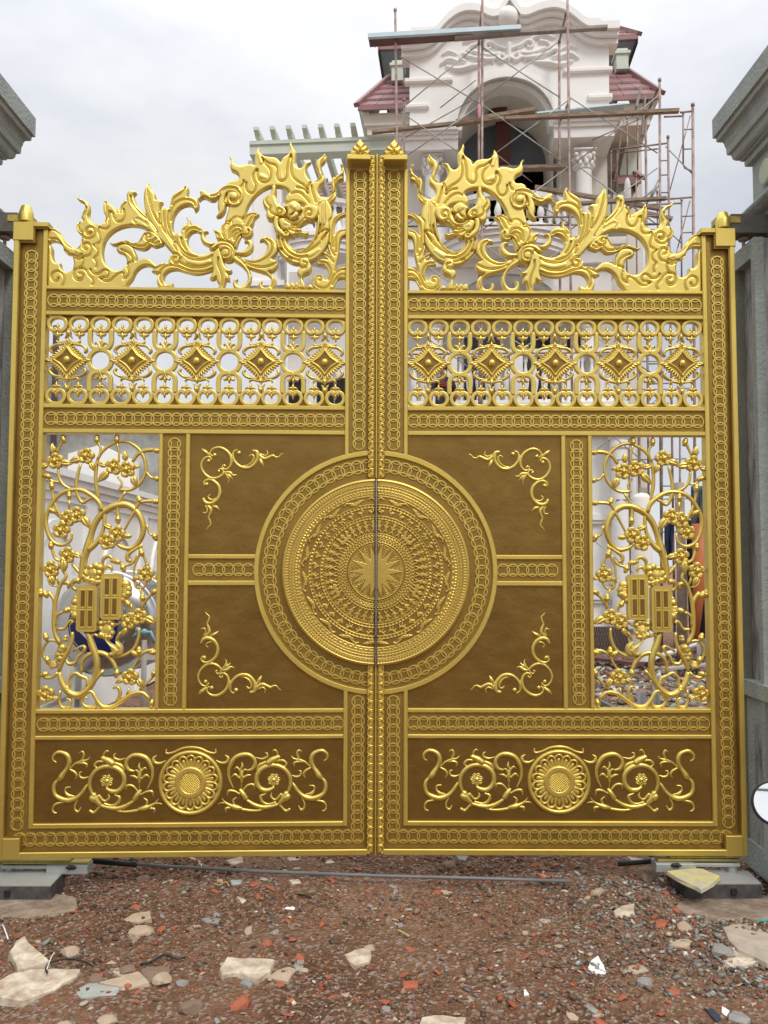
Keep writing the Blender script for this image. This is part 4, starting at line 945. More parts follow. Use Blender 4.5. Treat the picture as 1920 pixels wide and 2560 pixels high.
band(u_m1, u_m2, Z['Et'], Z['Db'], ((u_m1+u_m2)/2, Z['Db']-.055), ((u_m1+u_m2)/2, Z['Et']+.05), 29, .0365, True)
zc = (Z['Ma']+Z['Mb'])/2
band(u_m3, -.642, Z['Mb'], Z['Ma'], (u_m3+.056, zc), (u_m3+.056+.258, zc), 6, .0365, False)
ui = -.0935
band(u_i1, u_i2, CZ+.64, 3.80, (ui, z_at(900.6, 445)), (ui, z_at(897, 1111)), 30, .0362, True)
zc = (Z['Gb']+Z['Hb'])/2
band(u_i1, u_i2, Z['Gb'], CZ-.64, (ui, z_at(894, 1753)), (ui, zc+.052), 14, .037, True)
band(u_or, u_i2, Z['Hb'], Z['Gb'], (-1.838, zc), (ui, zc), 34, .0375, False)
# round coin band
fl = half_ring(RD_-.02, RI_, FL, .02, 'coin_band', GOLDM, pro=[(RD_-.02, FL), (RI_, FL)])
na = 33; me = coin_mesh(.039, pi*RC_/(na+.9))
for i in range(na):
    a = pi/2+pi*(i+.98)/(na+.96)
    o = bpy.data.objects.new('coin_ring', me); link(o, fl); o.location = (RC_*cos(a), FL-.0003*(i % 2), CZ+RC_*sin(a)); o.rotation_euler = (0, -(a-pi/2), 0)
# step ledges just inside the outer rail
MB().box(u_or, -.043, -.046, .02, Z['Hb'], Z['Hb']+.006).box(-1.826, -1.820, -.046, .02, Z['Hb'], .242).box(u_or, -1.826, -.046, .02, .236, .242).box(u_or, u_or+.006, -.046, .02, .242, 3.36).box(u_or, -1.836, -.046, .02, 3.355, 3.366).box(-1.836, -1.829, -.046, .02, 3.355, 3.44).box(-1.829, -1.768, -.046, .02, 3.432, 3.44).build('inner_step', GOLDM, leaf)
# plain bronze panels
def arc_panel(x0, x1, z0, z1, top):
    zi = Z['Mt'] if top else Z['Mc']
    pts = []
    if top:
        a0 = math.atan2(CZ+circ_z(x1, RO_-.01)-CZ, x1); a1 = math.atan2(zi-CZ, -circ_z(zi-CZ, RO_-.01))
        pts = [(x0, z1), (x1, z1)]+[((RO_-.01)*cos(a0+(a1-a0)*i/16), CZ+(RO_-.01)*sin(a0+(a1-a0)*i/16)) for i in range(17)]+[(x0, zi)]
    else:
        a0 = math.atan2(zi-CZ, -circ_z(zi-CZ, RO_-.01)) % (2*pi); a1 = math.atan2(-circ_z(x1, RO_-.01), x1) % (2*pi)
        pts = [(x0, zi)]+[((RO_-.01)*cos(a0+(a1-a0)*i/16), CZ+(RO_-.01)*sin(a0+(a1-a0)*i/16)) for i in range(17)]+[(x1, z0), (x0, z0)]
    MB().prism(pts, -.019, .02).build('panel', BRONZE, leaf)
arc_panel(u_m3, u_i0, 0, Z['Db'], True); arc_panel(u_m3, u_i0, Z['Et'], 0, False)
MB().box(u_s1, u_i0, -.019, .02, Z['Gt'], Z['Fb']).build('panel', BRONZE, leaf)
# centre post: chain-of-leaves astragal
zt, zb_ = z_at(930, 403), zB+.004
z1, z2 = z_at(939, 1198), z_at(939, 1662)
def half_round(x0, x1, z0, z1, y, yb, name, m, n=6):
    v = []; f = []; c, h = (x0+x1)/2, (x1-x0)/2
    for z in (z0, z1):
        for i in range(n+1):
            a = pi*i/n; v.append((c-h*cos(a), yb+(y-yb)*max(0, sin(a))**.6, z))
    k = n+1
    for i in range(n): f.append((i, i+1, i+1+k, i+k))
    f.append(tuple(range(n, -1, -1))); f.append(tuple(range(k, 2*k)))
    return pyd(name, v, f, m, leaf, False)
def moulding(z0, z1, name):
    x0, x1 = u_i2+.001, -.0052; pr = [(x0, 0), (x0, -.040), (x0+.004, -.047), (x1-.003, -.050), (x1, -.048), (x1, 0)]
    v = [(x, y, z) for z in (z0, z1) for x, y in pr]; n = 6
    return pyd(name, v, [(i, i+1, i+1+n, i+n) for i in range(5)]+[(5, 4, 3, 2, 1, 0), (6, 7, 8, 9, 10, 11)], GOLDM, leaf)
A1 = moulding(z1, zt, 'leaf_moulding'); A2 = moulding(zb_, z2, 'leaf_moulding')
MB().box(-.0050, -.0002, -.064, 0, z1, zt+.010, .0015).build('seam_bead', GOLD, leaf); MB().box(-.0050, -.0002, -.064, 0, zb_, z2, .0015).build('seam_bead', GOLD, leaf)
MB().box(u_i2, -.012, -.022, .02, zb_, 3.80).build('meeting_stile', GOLDM, leaf)
tb = T(850, 350, 8.295)
rb = Relief(.0014)
# one leaf: broad curled blade with a rolled tip, scalloped outer edge
rb.poly(P2s('-.0175,-.020 -.0185,-.010 -.0165,-.004 -.0185,.002 -.017,.010 -.012,.020 -.002,.026 .008,.025 .0135,.018 .015,.008 .016,-.002 .0165,-.014 .0155,-.026 .004,-.020 -.006,-.026 -.012,-.026'), .006, .010, -.002)
rb.stroke(P2s('-.0145,.006,.0045 -.009,.018,.0060 .001,.0215,.0065 .0085,.0165,.0048'), H=1.25, base=.001, Hmax=.009)
rb.stroke(P2s('-.006,.006,.0035 -.001,.0125,.0042 .006,.0095,.0036 .008,-.002,.0028'), H=1.2, base=.002, Hmax=.006)
rb.groove(P2s('-.012,-.018 -.010,-.004 -.004,.008'), .006, .0026)
rb.groove(P2s('.012,.012 .0125,-.002 .012,-.018'), .005, .0024)
bead = rb.build('leaf_bead', GOLD, A1, 0, .012)
nb1 = 36; pb = (zt-z1)/nb1
for i in range(nb1):
    o = bead if i == 0 else inst(bead, parent=A1); o.location = (-.0245, -.049, zt-.018-pb*i); o.scale = (1.12, 1, .92)
nb2 = 21; pb = (z2-zb_)/nb2
for i in range(nb2):
    o = inst(bead, parent=A2); o.location = (-.0245, -.049, z2-.018-pb*i); o.scale = (1.12, 1, .95)
# dark slot edge between the leaves
STEEL = mat('grey_steel', (.06, .06, .065), .45, .6, .12, 12, .1, 40)
MB().box(-.0075, -.0035, -.080, .03, z2, z1).build('steel_edge', STEEL, leaf)
# cap and leaf finial
MB().box(-.165, -.036, -.112, .04, z_at(895, 421.7), z_at(895, 409), .004).build('cap', GOLD, leaf)
rf = Relief(.0017)
rf.poly(tb(P2('412,75 505,185 585,285 625,385 632,465 195,465 208,385 255,280 335,180')), H=.03, w=.05, corner=70)
for st in ('345,200,9 380,250,13 412,330,16', '500,190,9 460,250,13 418,330,16', '270,280,9 340,340,14 412,415,18', '575,280,9 500,330,14 430,410,18', '225,385,9 290,420,13 380,455,14', '615,375,9 560,415,13 450,455,14'):
    rf.stroke(tb(P2(st)), H=1, base=.024, Hmax=.016)
for st in ('345,225 400,320 412,380', '500,215 440,310 416,380', '270,305 370,395 410,440', '575,305 480,370 430,440', '230,410 310,440', '610,400 530,440'):
    rf.groove(tb(P2(st)), .012, .004)
rf.build('finial', GOLD, leaf, -.075, .03).location = (0, 0, -.012)
# ---------------------------------------------------------------- crest
A, B, Cc, D_, E_ = T(110, 440, 5.53), T(310, 440, 5.53), T(480, 350, 5.53), T(580, 440, 5.53), T(620, 340, 5.925)
CY = -.008
def crest(name, polys, grooves=(), balls=(), H=.013, w=.012, base=0., back=.026, res=.0024):
    r = Relief(res)
    for f, st in polys: r.poly(f(P2(st)), H, w, base)
    for f, st in balls: r.stroke(f(P2(st)), H=.5, base=base+H*.6, Hmax=.012)
    for f, st in grooves: r.groove(f(P2(st)), .012, .0043)
    return r.build(name, GOLDC, leaf, CY, back)
crest('cloud_tail', [(A, '62,1556 66,1200 72,970 100,962 124,1010 130,1120 155,1195 195,1216 238,1212 248,1280 290,1330 345,1340 396,1315 416,1260 418,1180 388,1104 330,1088 290,1052 255,970 215,930 150,913 66,925 64,840 64,738 130,730 200,757 262,845 330,932 400,990 450,1006 497,972 522,905 536,832 482,792 455,722 470,670 515,637 552,630 522,570 560,490 576,435 555,385 500,355 464,315 477,272 495,320 560,343 620,390 640,470 630,560 652,622 700,670 778,684 838,645 862,590 838,510 830,430 856,318 900,385 980,432 1050,492 1072,412 1135,350 1180,330 1260,420 1340,520 1440,600 1560,720 1600,800 1520,820 1450,768 1380,732 1300,710 1200,703 1080,725 960,785 872,880 828,1000 826,1130 862,1225 932,1292 1010,1320 1080,1305 1136,1255 1152,1190 1130,1120 1080,1080 1030,1065 1008,1020 1035,978 1110,952 1190,968 1242,1010 1272,1070 1292,1130 1284,1188 1340,1156 1420,1143 1482,1165 1535,1215 1580,1260 1545,1290 1470,1256 1400,1253 1330,1285 1272,1350 1230,1440 1170,1510 1140,1556')],
 [(A, s) for s in ('670,800 640,825 600,810 590,765 625,728 680,722 718,770 710,840 640,882 560,862 530,822', '548,795 505,760 487,712 500,668', '778,720 765,790 795,865 790,925 740,957', '602,1032 560,1012 560,965 610,944 660,980 672,1050 640,1110 560,1132 500,1165 420,1138', '415,1105 480,1130 535,1100', '705,970 765,1050 750,1110 705,1160 745,1210 735,1282', '508,1360 552,1375 555,1420 510,1462 450,1440 427,1380 440,1312 500,1290 570,1300 620,1350 640,1392 690,1440 700,1490 680,1520', '217,1425 198,1465 150,1462 120,1410 140,1355 195,1330 260,1355 297,1420 290,1490 265,1535', '655,1308 700,1360 770,1367 830,1320 885,1315 915,1360 890,1410 830,1415 790,1425', '792,1427 850,1465 920,1462 985,1410 1040,1365 1092,1350 1120,1380 1115,1440 1170,1400 1190,1350 1165,1280', '78,760 160,765 230,822 290,920 370,992 440,1015 510,985 540,900', '104,885 180,887 240,932 280,1020 350,1078', '535,600 545,550 590,495 600,450', '622,560 640,630 690,680 740,700', '870,385 888,500 888,590 850,660', '905,385 970,432 1030,522', '920,510 905,620 920,700 882,747 805,742', '935,510 970,540 985,600 1030,652 1090,640 1127,580 1112,480', '1075,525 1090,440 1130,390', '1165,1265 1165,1230 1240,1202', '1080,1035 1170,1072 1238,1140 1240,1192', '550,1160 555,1210 530,1270 500,1285')],
 [(A, s) for s in ('650,770,40 640,765,42', '515,1390,40 500,1400,44', '580,560,26 575,600,30', '470,1060,40 520,1080,30', '850,450,20 862,520,24')])
crest('acanthus_scroll', [(B, '60,690 130,590 180,545 110,480 60,420 40,300 75,225 120,213 178,240 142,285 160,350 205,440 310,545 285,400 283,270 310,170 350,108 375,190 430,250 446,345 500,345 546,375 512,422 500,520 525,470 560,445 600,460 635,467 650,370 690,270 760,220 830,180 862,118 896,180 884,302 960,310 1020,345 1042,410 1026,470 985,505 970,470 940,427 870,420 780,460 705,560 680,680 692,785 715,815 760,804 800,822 805,740 850,690 886,640 866,578 912,610 932,692 1000,682 1060,710 1087,770 1065,815 1020,782 960,787 905,840 886,920 925,1020 1000,1085 1100,1100 1190,1078 1280,1030 1320,1150 1250,1300 1130,1350 1000,1370 850,1340 720,1308 620,1332 562,1400 562,1460 600,1510 650,1492 682,1490 682,1572 500,1572 463,1490 480,1400 492,1360 440,1355 378,1325 440,1280 500,1225 620,1215 638,1120 682,1085 620,1020 540,930 450,860 350,772 240,718 100,700')],
 [(B, s) for s in ('350,130 345,260 380,420 440,580 510,690', '320,545 380,660 470,795', '500,540 530,700 620,860 745,1045', '562,460 567,620 600,780 695,935', '632,500 620,640 650,780 700,900', '658,640 665,500 720,400 830,347 930,355 990,400 1000,432', '670,420 700,330 800,260 858,180', '732,825 740,930 800,1030 900,1110 1010,1137', '715,930 790,1060 900,1150 1030,1177 1150,1160 1235,1115', '800,880 830,980 880,1042', '868,880 870,800 920,750 1000,740 1060,772', '887,650 870,720 838,770', '785,1215 900,1270 1000,1285 1130,1270 1222,1230', '650,1245 760,1270 900,1325 1020,1342 1130,1332 1230,1298', '735,1140 700,1147 685,1180 710,1220 760,1215 785,1160 760,1110 700,1090 650,1112 640,1160', '640,1250 560,1280 515,1350 510,1440 550,1510', '395,1322 470,1280 560,1237', '42,300 60,420 150,545 130,600 170,670', '105,300 130,420 210,520 315,610', '190,610 260,640 340,690')],
 [(B, s) for s in ('420,480,30 540,720,40 650,900,42 800,1120,44', '900,1200,44 1050,1230,48 1180,1200,40', '335,250,30 370,420,34 440,600,30', '710,350,26 760,300,26')], base=.003)
crest('hanging_leaf', [(B, '1330,1000 1252,1060 1220,1200 1235,1320 1190,1440 1240,1446 1282,1418 1290,1470 1320,1520 1312,1572 1386,1572 1400,1520 1422,1456 1466,1466 1462,1400 1432,1356 1480,1356 1500,1318 1440,1290 1400,1240 1375,1160 1350,1090')], [(B, '1312,1155 1310,1250 1350,1350 1372,1450 1360,1545')], base=.008)
crest('flame_hook', [(B, '1172,782 1142,765 1100,770 1062,840 1080,920 1140,968 1205,976 1265,938 1190,925 1132,870 1122,812 1148,792')], base=.002)
rv = Relief(.0027)
rv.poly(B(P2('1180,1025 1245,960 1330,915 1450,930 1530,1000 1552,1090 1520,1180 1440,1206 1370,1180 1330,1110 1300,1040 1260,1050')), .02, .03, .006)
for s in ('1400,1137 1455,1120 1466,1070 1430,1030 1375,1037 1333,1085 1345,1140 1400,1188 1470,1182 1507,1110 1482,1010 1400,970 1310,990 1235,1065', '1185,1042 1260,1045 1300,1010'): rv.groove(B(P2(s)), .011, .0042)
rv.build('volute', GOLDC, leaf, CY, .026)
crest('flame_arch', [(Cc, '455,1152 482,1060 500,1000 520,930 600,700 490,660 485,630 512,590 560,572 632,567 650,530 620,472 548,430 530,370 545,300 514,230 560,270 592,340 660,370 760,354 840,350 868,366 872,280 882,195 936,108 950,190 1000,235 1100,250 1172,266 1230,322 1260,262 1330,212 1360,160 1350,80 1368,36 1400,120 1440,180 1436,260 1425,340 1450,385 1500,402 1540,370 1575,320 1652,316 1602,368 1580,440 1592,510 1640,570 1700,580 1755,522 1740,450 1712,370 1730,300 1800,240 1838,198 1862,245 1846,306 1785,380 1790,456 1832,520 1832,596 1772,660 1748,726 1780,794 1846,816 1912,784 1936,708 1922,606 1950,530 2034,484 2066,410 2048,334 2090,348 2098,448 2098,566 2034,586 2000,656 1996,768 1968,842 1902,908 1888,990 1902,1080 1880,1170 1840,1200 1720,1160 1735,1035 1600,975 1560,912 1450,868 1375,868 1330,893 1285,850 1300,790 1345,735 1330,712 1255,672 1180,660 1070,670 940,740 830,858 762,985 745,1040 705,1105 600,1090 520,1150')],
 [(Cc, s) for s in ('975,262 1010,340 1080,420 1102,480 1080,570 1020,607 950,590 915,520 908,430', '990,287 1060,340 1150,370 1192,430 1180,520 1210,582 1262,587 1310,540 1320,400 1365,222', '1372,235 1385,320 1375,440 1400,530 1460,592 1540,640 1592,690', '898,430 850,510 860,580 892,640 880,710 840,757 790,745 755,690 755,610', '720,582 715,622 680,668')]
 + [(E_, s) for s in ('1182,270 1110,370 1090,430 1112,530 1095,620 1030,682 975,692', '1412,430 1390,520 1300,600 1285,700 1302,790 1270,862 1180,897 1125,885', '1440,602 1370,610 1320,660 1312,740 1312,830 1270,902 1200,982 1208,1080 1235,1170', '930,702 890,782 882,865', '940,762 970,882 1010,1000', '645,872 720,850 800,882 870,952 912,1005', '892,862 820,800 730,780')],
 [(Cc, s) for s in ('930,230,40 960,330,44', '1390,200,26 1400,330,26', '600,400,24 720,420,30', '960,520,50 1020,540,40', '1240,470,30 1245,540,34', '830,640,26 825,700,26', '1600,1000,30 1450,940,30')])
crest('dragon_neck', [(D_, '1392,586 1350,640 1352,700 1346,800 1340,920 1300,1020 1230,1112 1140,1182 1040,1212 930,1240 830,1222 740,1162 660,1072 620,970 605,830 650,830 770,880 790,950 840,1012 930,1045 1030,1000 1110,900 1160,780 1172,640 1200,480 1190,380 1260,330 1340,380')],
 [(D_, s) for s in ('1222,400 1205,500 1225,640 1205,780 1140,920 1040,1030 940,1070 850,1040 790,980 757,912', '1300,340 1245,380 1232,560 1215,760 1150,900', '1282,370 1272,500 1282,640 1240,790', '1330,780 1240,920 1130,1012 1000,1077 900,1077', '1205,812 1290,765 1335,772', '1320,800 1240,902', '648,850 660,950 702,1050 790,1130 900,1178 935,1182', '608,862 645,862', '608,882 645,882', '640,1040 680,1020', '648,1060 690,1035', '782,1180 800,1150', '805,1200 825,1165', '1040,1130 940,1140 830,1100 740,1010 700,900')],
 [(D_, s) for s in ('720,940,30 800,1060,40 930,1120,46 1080,1110,46 1200,1040,36',)], base=.006)
crest('scroll_tail', [(Cc, '722,790 700,720 640,662 540,640 450,660 382,718 310,758 240,768 190,728 150,714 118,740 126,790 100,826 82,832 104,856 150,816 200,820 260,852 320,850 385,795 402,800 370,870 364,960 376,1020 340,1082 402,1070 462,1000 478,900 500,912 560,946 640,940 700,880')],
 [(Cc, s) for s in ('545,852 560,882 602,885 642,850 650,790 610,740 550,735 500,762 480,830 502,900', '385,775 450,720 540,700 625,722 680,790 655,880', '270,800 340,792 400,732 470,690 560,680 640,700', '492,775 470,830 465,900')], [(Cc, '585,810,62 575,800,60'), (Cc, '420,900,30 410,980,28')], base=.012)
crest('lotus_blossom', [(Cc, '618,1510 660,1390 690,1332 720,1362 780,1372 832,1330 846,1270 820,1230 852,1180 872,1110 935,1045 870,1018 800,1025 740,1070 710,1122 680,1092 620,1080 560,1110 540,1160 480,1155 420,1200 405,1282 370,1270 300,1256 330,1320 350,1392 400,1410 520,1432 570,1480')],
 [(Cc, s) for s in ('720,1167 760,1090 850,1042 905,1045', '765,1222 810,1150 850,1080 882,1050', '550,1182 570,1120 640,1095 702,1130', '470,1392 430,1300 440,1220 480,1180 522,1190', '530,1392 530,1290 570,1230 640,1215 700,1240 715,1290 690,1332', '560,1372 570,1310 620,1270 662,1270', '590,1402 612,1330 682,1290', '350,1310 390,1360 400,1402', '790,1270 800,1312 770,1340 720,1335', '600,1480 640,1390 680,1330')], [(Cc, '480,1250,34 470,1330,30'), (Cc, '620,1240,36 580,1300,30'), (Cc, '780,1240,30 750,1290,34')], base=.010)
crest('hook_scroll', [(Cc, '600,1540 700,1540 760,1500 782,1460 762,1425 725,1426 735,1393 790,1383 842,1430 852,1500 820,1560 750,1602 680,1602 600,1592')], base=.0)
crest('dragon_mane', [(D_, '560,165 590,143 615,180 617,260 600,330 640,400 720,458 762,490 782,540 740,592 680,592 640,572 600,602 570,642 500,620 478,560 482,500 440,430 434,360 470,310 520,290 550,230')],
 [(D_, s) for s in ('500,320 478,372 510,430 545,462 530,520 580,562 622,572', '665,557 697,540 690,500 650,490 625,530 640,570 690,600 740,580 770,530 758,482')], [(D_, '570,300,30 600,420,44 640,490,40'), (D_, '665,525,22 660,520,22')], H=.018, base=.012)
crest('dragon_face', [(D_, '650,642 690,610 750,620 820,655 880,660 930,630 960,580 970,520 1000,452 1060,430 1140,435 1195,470 1202,540 1172,610 1110,652 1055,645 1040,655 980,692 930,722 882,758 930,750 962,770 990,800 1030,805 1060,790 1064,830 1020,866 960,842 900,826 862,862 810,856 760,800 700,762 660,700')],
 [(D_, s) for s in ('1060,582 1092,580 1112,550 1090,508 1040,503 1010,560 1030,622 1080,640', '745,830 767,830 777,800 750,780 720,800 725,852', '830,722 880,702 922,715 880,747 830,742', '740,640 830,690 930,690 1010,622', '800,770 880,800 960,800', '860,720 885,722')], [(D_, '740,690,50 790,710,40'), (D_, '1070,545,44 1085,560,36'), (D_, '900,720,16 880,722,16'), (D_, '950,640,24 990,560,28 1030,470,26')], H=.018, base=.016, res=.0022)
crest('dragon_brow', [(D_, '720,462 780,410 850,376 920,400 966,460 960,520 920,540 880,532 850,562 820,602 760,602 772,520 755,480')], [(D_, '800,585 850,562')], [(D_, '840,450,60 860,470,56')], H=.018, base=.018)
crest('dragon_eye', [(D_, '800,622 850,570 882,530 922,550 922,590 880,632 830,637')], H=.012, w=.014, base=.032)
crest('dragon_cheek', [(D_, '600,582 660,592 650,660 670,740 720,780 780,774 802,820 790,870 740,886 690,860 650,832 600,782 575,700 577,640')], [(D_, '742,832 767,830 775,800 748,782 720,800')], [(D_, '615,650,28 625,740,30 680,810,30')], H=.016, base=.018)
crest('dragon_claw', [(D_, '930,1190 990,1153 1052,1165 1082,1220 1107,1290 1080,1350 1000,1392 975,1432 1010,1500 1030,1562 1065,1520 1100,1515 1142,1585 738,1585 735,1520 770,1488 800,1500 832,1488 862,1500 900,1488 932,1510 946,1430 903,1370 920,1308 970,1290 935,1250')],
 [(D_, s) for s in ('990,1212 1042,1230 1032,1282 980,1292', '800,1502 830,1562', '862,1492 890,1560', '930,1500 935,1570', '1025,1560 1060,1580')], [(D_, '770,1520,26 790,1560,20'), (D_, '840,1520,24 850,1550,20'), (D_, '905,1520,24 910,1550,18'), (D_, '1000,1220,40 1050,1300,34 960,1360,30')], base=.012)
crest('lower_scroll', [(D_, '0,1010 60,1100 130,1130 230,1170 330,1166 420,1120 480,1040 482,960 440,912 384,916 410,870 470,850 552,865 612,920 637,1000 622,1080 560,1160 600,1175 637,1220 620,1290 572,1330 512,1340 562,1372 612,1440 602,1530 560,1586 400,1586 370,1520 380,1480 422,1458 410,1500 440,1547 500,1547 540,1500 540,1430 500,1382 400,1342 300,1312 232,1285 262,1350 272,1440 240,1530 190,1586 50,1586 20,1530 20,1470 50,1435 87,1433 65,1480 92,1527 150,1532 200,1490 220,1420 200,1332 130,1252 50,1200 -40,1130')],
 [(D_, s) for s in ('130,1140 230,1195 340,1207 440,1170 520,1110 562,1020 540,930 480,888', '200,1210 260,1245 350,1272 450,1277 550,1250 612,1218', '520,1342 570,1402 582,1480 550,1552', '60,1120 150,1190 230,1285')],
 [(D_, s) for s in ('540,940,30 590,1010,34 560,1100,34 440,1190,28', '240,1480,22 255,1400,20', '585,1200,24 560,1270,26')], base=.002)
crest('side_acanthus', [(D_, '1330,640 1400,570 1480,530 1590,503 1590,552 1500,585 1440,650 1420,740 1415,822 1460,770 1530,745 1590,743 1590,837 1520,870 1490,980 1480,1110 1452,1230 1427,1330 1490,1275 1590,1260 1590,1442 1540,1425 1470,1440 1420,1500 1350,1592 1250,1588 1160,1562 1115,1490 1125,1410 1190,1370 1255,1380 1282,1440 1305,1440 1332,1380 1320,1300 1270,1236 1178,1232 1190,1180 1240,1153 1320,1165 1260,1110 1235,1048 1300,1060 1350,1110 1328,1000 1340,900 1345,780')],
 [(D_, s) for s in ('1582,522 1490,552 1430,622 1400,720 1387,880 1402,1000', '1562,762 1480,790 1440,862 1440,960 1442,1070', '1350,952 1382,1050 1422,1112', '1262,1090 1350,1140 1402,1202', '1210,1202 1290,1212 1350,1282 1370,1370 1332,1452', '1582,1302 1500,1312 1430,1362 1380,1452 1330,1540 1250,1560 1170,1532 1140,1462 1170,1402 1230,1400 1242,1440 1210,1462', '1582,1382 1500,1382 1440,1442 1390,1522')],
 [(D_, s) for s in ('1460,820,26 1420,1000,30 1400,1180,32', '1500,1340,26 1440,1420,28 1380,1540,28')], base=.0)
crest('small_cloud', [(A, '912,934 950,966 1010,966 1080,948 1160,946 1230,986 1300,1020 1400,1028 1450,1000 1480,970 1540,996 1600,982 1660,960 1620,880 1540,800 1450,778 1390,800 1350,860 1310,920 1250,936 1180,908 1100,903 1040,925 970,945')],
 [(A, s) for s in ('1470,872 1492,845 1465,815 1425,825 1408,870 1450,916 1512,916 1562,885', '1400,822 1350,902 1290,952 1230,960 1130,920', '1450,942 1400,987 1310,987 1250,970', '1500,932 1550,956 1602,932')], [(A, '1450,850,34 1455,855,34')], base=.004)
MB().box(-1.765, -.172, -.012, .018, Z['At']-.002, Z['At']+.003).build('crest_base', GOLDC, leaf)
# ---------------------------------------------------------------- grille
G = T(110, 790, 8.295)
g0 = L(110+1205/8.295, 790+205/8.295)
ku = (u_at(1450/1.728, 700+205/1.728)-u_at(252/1.728, 700+205/1.728))/13      # pitch of the rings
zt_ring = z_at(600, 700+205/1.728); zb_ring = z_at(600, 700+508/1.728)
def mirx(pts): return [(-p[0],)+tuple(p[1:]) for p in pts]
rr = Relief(.0021)
half = cen(G(P2('1160,290,36 1166,318,34 1120,322,34 1060,290,36 1026,220,36 1030,150,36 1075,85,36 1135,52,36 1205,42,36')), g0)
ring_c = (0, 0)
rr.stroke(half, H=.28, w=.35, Hmax=.012); rr.stroke(mirx(half), H=.28, w=.35, Hmax=.012)
rg = rr.build('ring_scroll', GOLD, leaf, -.018, .026)
rr = Relief(.0019)
for s in ('1205,185,8 1206,240,26 1205,300,14', '1205,340,12 1205,430,26 1203,495,5'): rr.stroke(cen(G(P2(s)), g0), Hmax=.014)
h = cen(G(P2('1100,382,8 1150,408,20 1205,385,20')), g0); rr.stroke(h, Hmax=.012); rr.stroke(mirx(h), Hmax=.012)
fl1 = rr.build('fleuron', GOLD, leaf, -.012, .018)
rr = Relief(.0019)
for s in ('1205,490,8 1205,550,26 1205,610,14',): rr.stroke(cen(G(P2(s)), g0), Hmax=.014)
h = cen(G(P2('1080,590,8 1100,565,18 1140,580,24 1175,640,26 1196,700,34')), g0); rr.stroke(h, Hmax=.012); rr.stroke(mirx(h), Hmax=.012)
fl2 = rr.build('lily_finial', GOLD, leaf, -.012, .018)
ub = u_at(252/1.728, 700+205/1.728)
for i in range(14):
    for k, zz in ((1, zt_ring), (-1, zb_ring)):
        o = rg if (i == 0 and k == 1) else inst(rg, parent=leaf); o.location = (ub+ku*i, 0, zz); o.scale = (1, 1, k)
        o = fl1 if (i == 0 and k == 1) else inst(fl1, parent=leaf); o.location = (ub+ku*i, 0, zz); o.scale = (1, 1, k)
        if i in (2, 5, 8, 11):
            o = fl2 if (i == 2 and k == 1) else inst(fl2, parent=leaf); o.location = (ub+ku*i, 0, zz); o.scale = (1, 1, k)
zm = (zt_ring+zb_ring)/2
k0 = L(110+1192/8.295, 790+950/8.295)
ra = Relief(.0023)
pk = .00215/8.295
cpts = [(230*pk*cos(a), 230*pk*sin(a), 42*pk) for a in np.linspace(0, 2*pi, 29)]
ra.stroke(cpts, H=.2, w=.3, n=2)
for sx in (1, -1):
    for sz in (1, -1):
        h = [(sx*(1192-x)*pk, sz*(945-y)*pk, 44*pk) for x, y in ((978, 330), (978, 560), (1000, 630), (1050, 685), (1115, 708), (1192, 712))]
        ra.stroke(h, H=.2, w=.3)
fr = ra.build('round_frame', GOLD, leaf, -.016, .024)
for j, i in enumerate((2, 5, 8, 11)):
    o = fr if j == 0 else inst(fr, parent=leaf); o.location = (ub+ku*i, 0, zm)
rd = Relief(.0018)
def conc(rx, rz, k=.12):
    pts = []
    for q in range(4):
        a, b = [((-rx, 0), (0, rz)), ((0, rz), (rx, 0)), ((rx, 0), (0, -rz)), ((0, -rz), (-rx, 0))][q]
        for i in range(8):
            t = i/8; x = a[0]*(1-t)+b[0]*t; z = a[1]*(1-t)+b[1]*t; s_ = 1-k*4*t*(1-t); pts.append((x*s_, z*s_))
    return pts
rd.poly(conc(385*pk, 370*pk, .05), .006, .006, .0, sm=False)
_c = conc(270*pk, 255*pk, .16); rd.stroke([(x, z, 26*pk) for x, z in _c]+[(_c[0][0], _c[0][1], 26*pk)], H=1.9, base=.006, Hmax=.014, n=1); rd.poly(conc(300*pk, 285*pk, .14), .009, .004, .0, sm=False)
for q in range(4):
    a, b = [((-400, 0), (0, 385)), ((0, 385), (400, 0)), ((400, 0), (0, -385)), ((0, -385), (-400, 0))][q]
    for i in range(9):
        t = (i+.5)/9; x, z = a[0]*(1-t)+b[0]*t, a[1]*(1-t)+b[1]*t; x *= 1-.05*4*t*(1-t); z *= 1-.05*4*t*(1-t)
        rd.stroke([(x*pk*1.06, z*pk*1.06, 19*pk), (x*pk*.88, z*pk*.88+(.001 if z > 0 else -.001), 15*pk)], H=1.3, Hmax=.009, base=.003, n=1)
for sx, sz in ((1, 0), (-1, 0), (0, 1), (0, -1)):
    rd.stroke([(sx*(395+a_)*pk, sz*(380+a_)*pk, w_*pk) for a_, w_ in ((-20, 16), (25, 30), (75, 8))], Hmax=.012, base=.003)
dm = rd.build('diamond_rosette', GOLD, leaf, -.014, .024)
conc_in = Relief(.0018); conc_in.poly(conc(250*pk, 235*pk, .18), .0015, .002, 0, sm=False)
ins_ = conc_in.build('inset', BRONZE, dm, -.0235, .004)
bs = MB().ball((0, 0, 0), 76*pk, 14, 8, (1, .7, 1)).build('boss', GOLD, dm, True); bs.location = (0, -.030, 0)
rs = Relief(.0019)
for sx in (1, -1):
    for s in ('10,340,22 60,360,22 150,335,20 250,325,24 340,270,30 370,215,30 340,170,22', '20,400,20 90,385,20 190,365,18 230,395,16 238,420,8'):
        rs.stroke([(sx*x*pk, z*pk, w_*pk) for x, z, w_ in P2(s)], Hmax=.012)
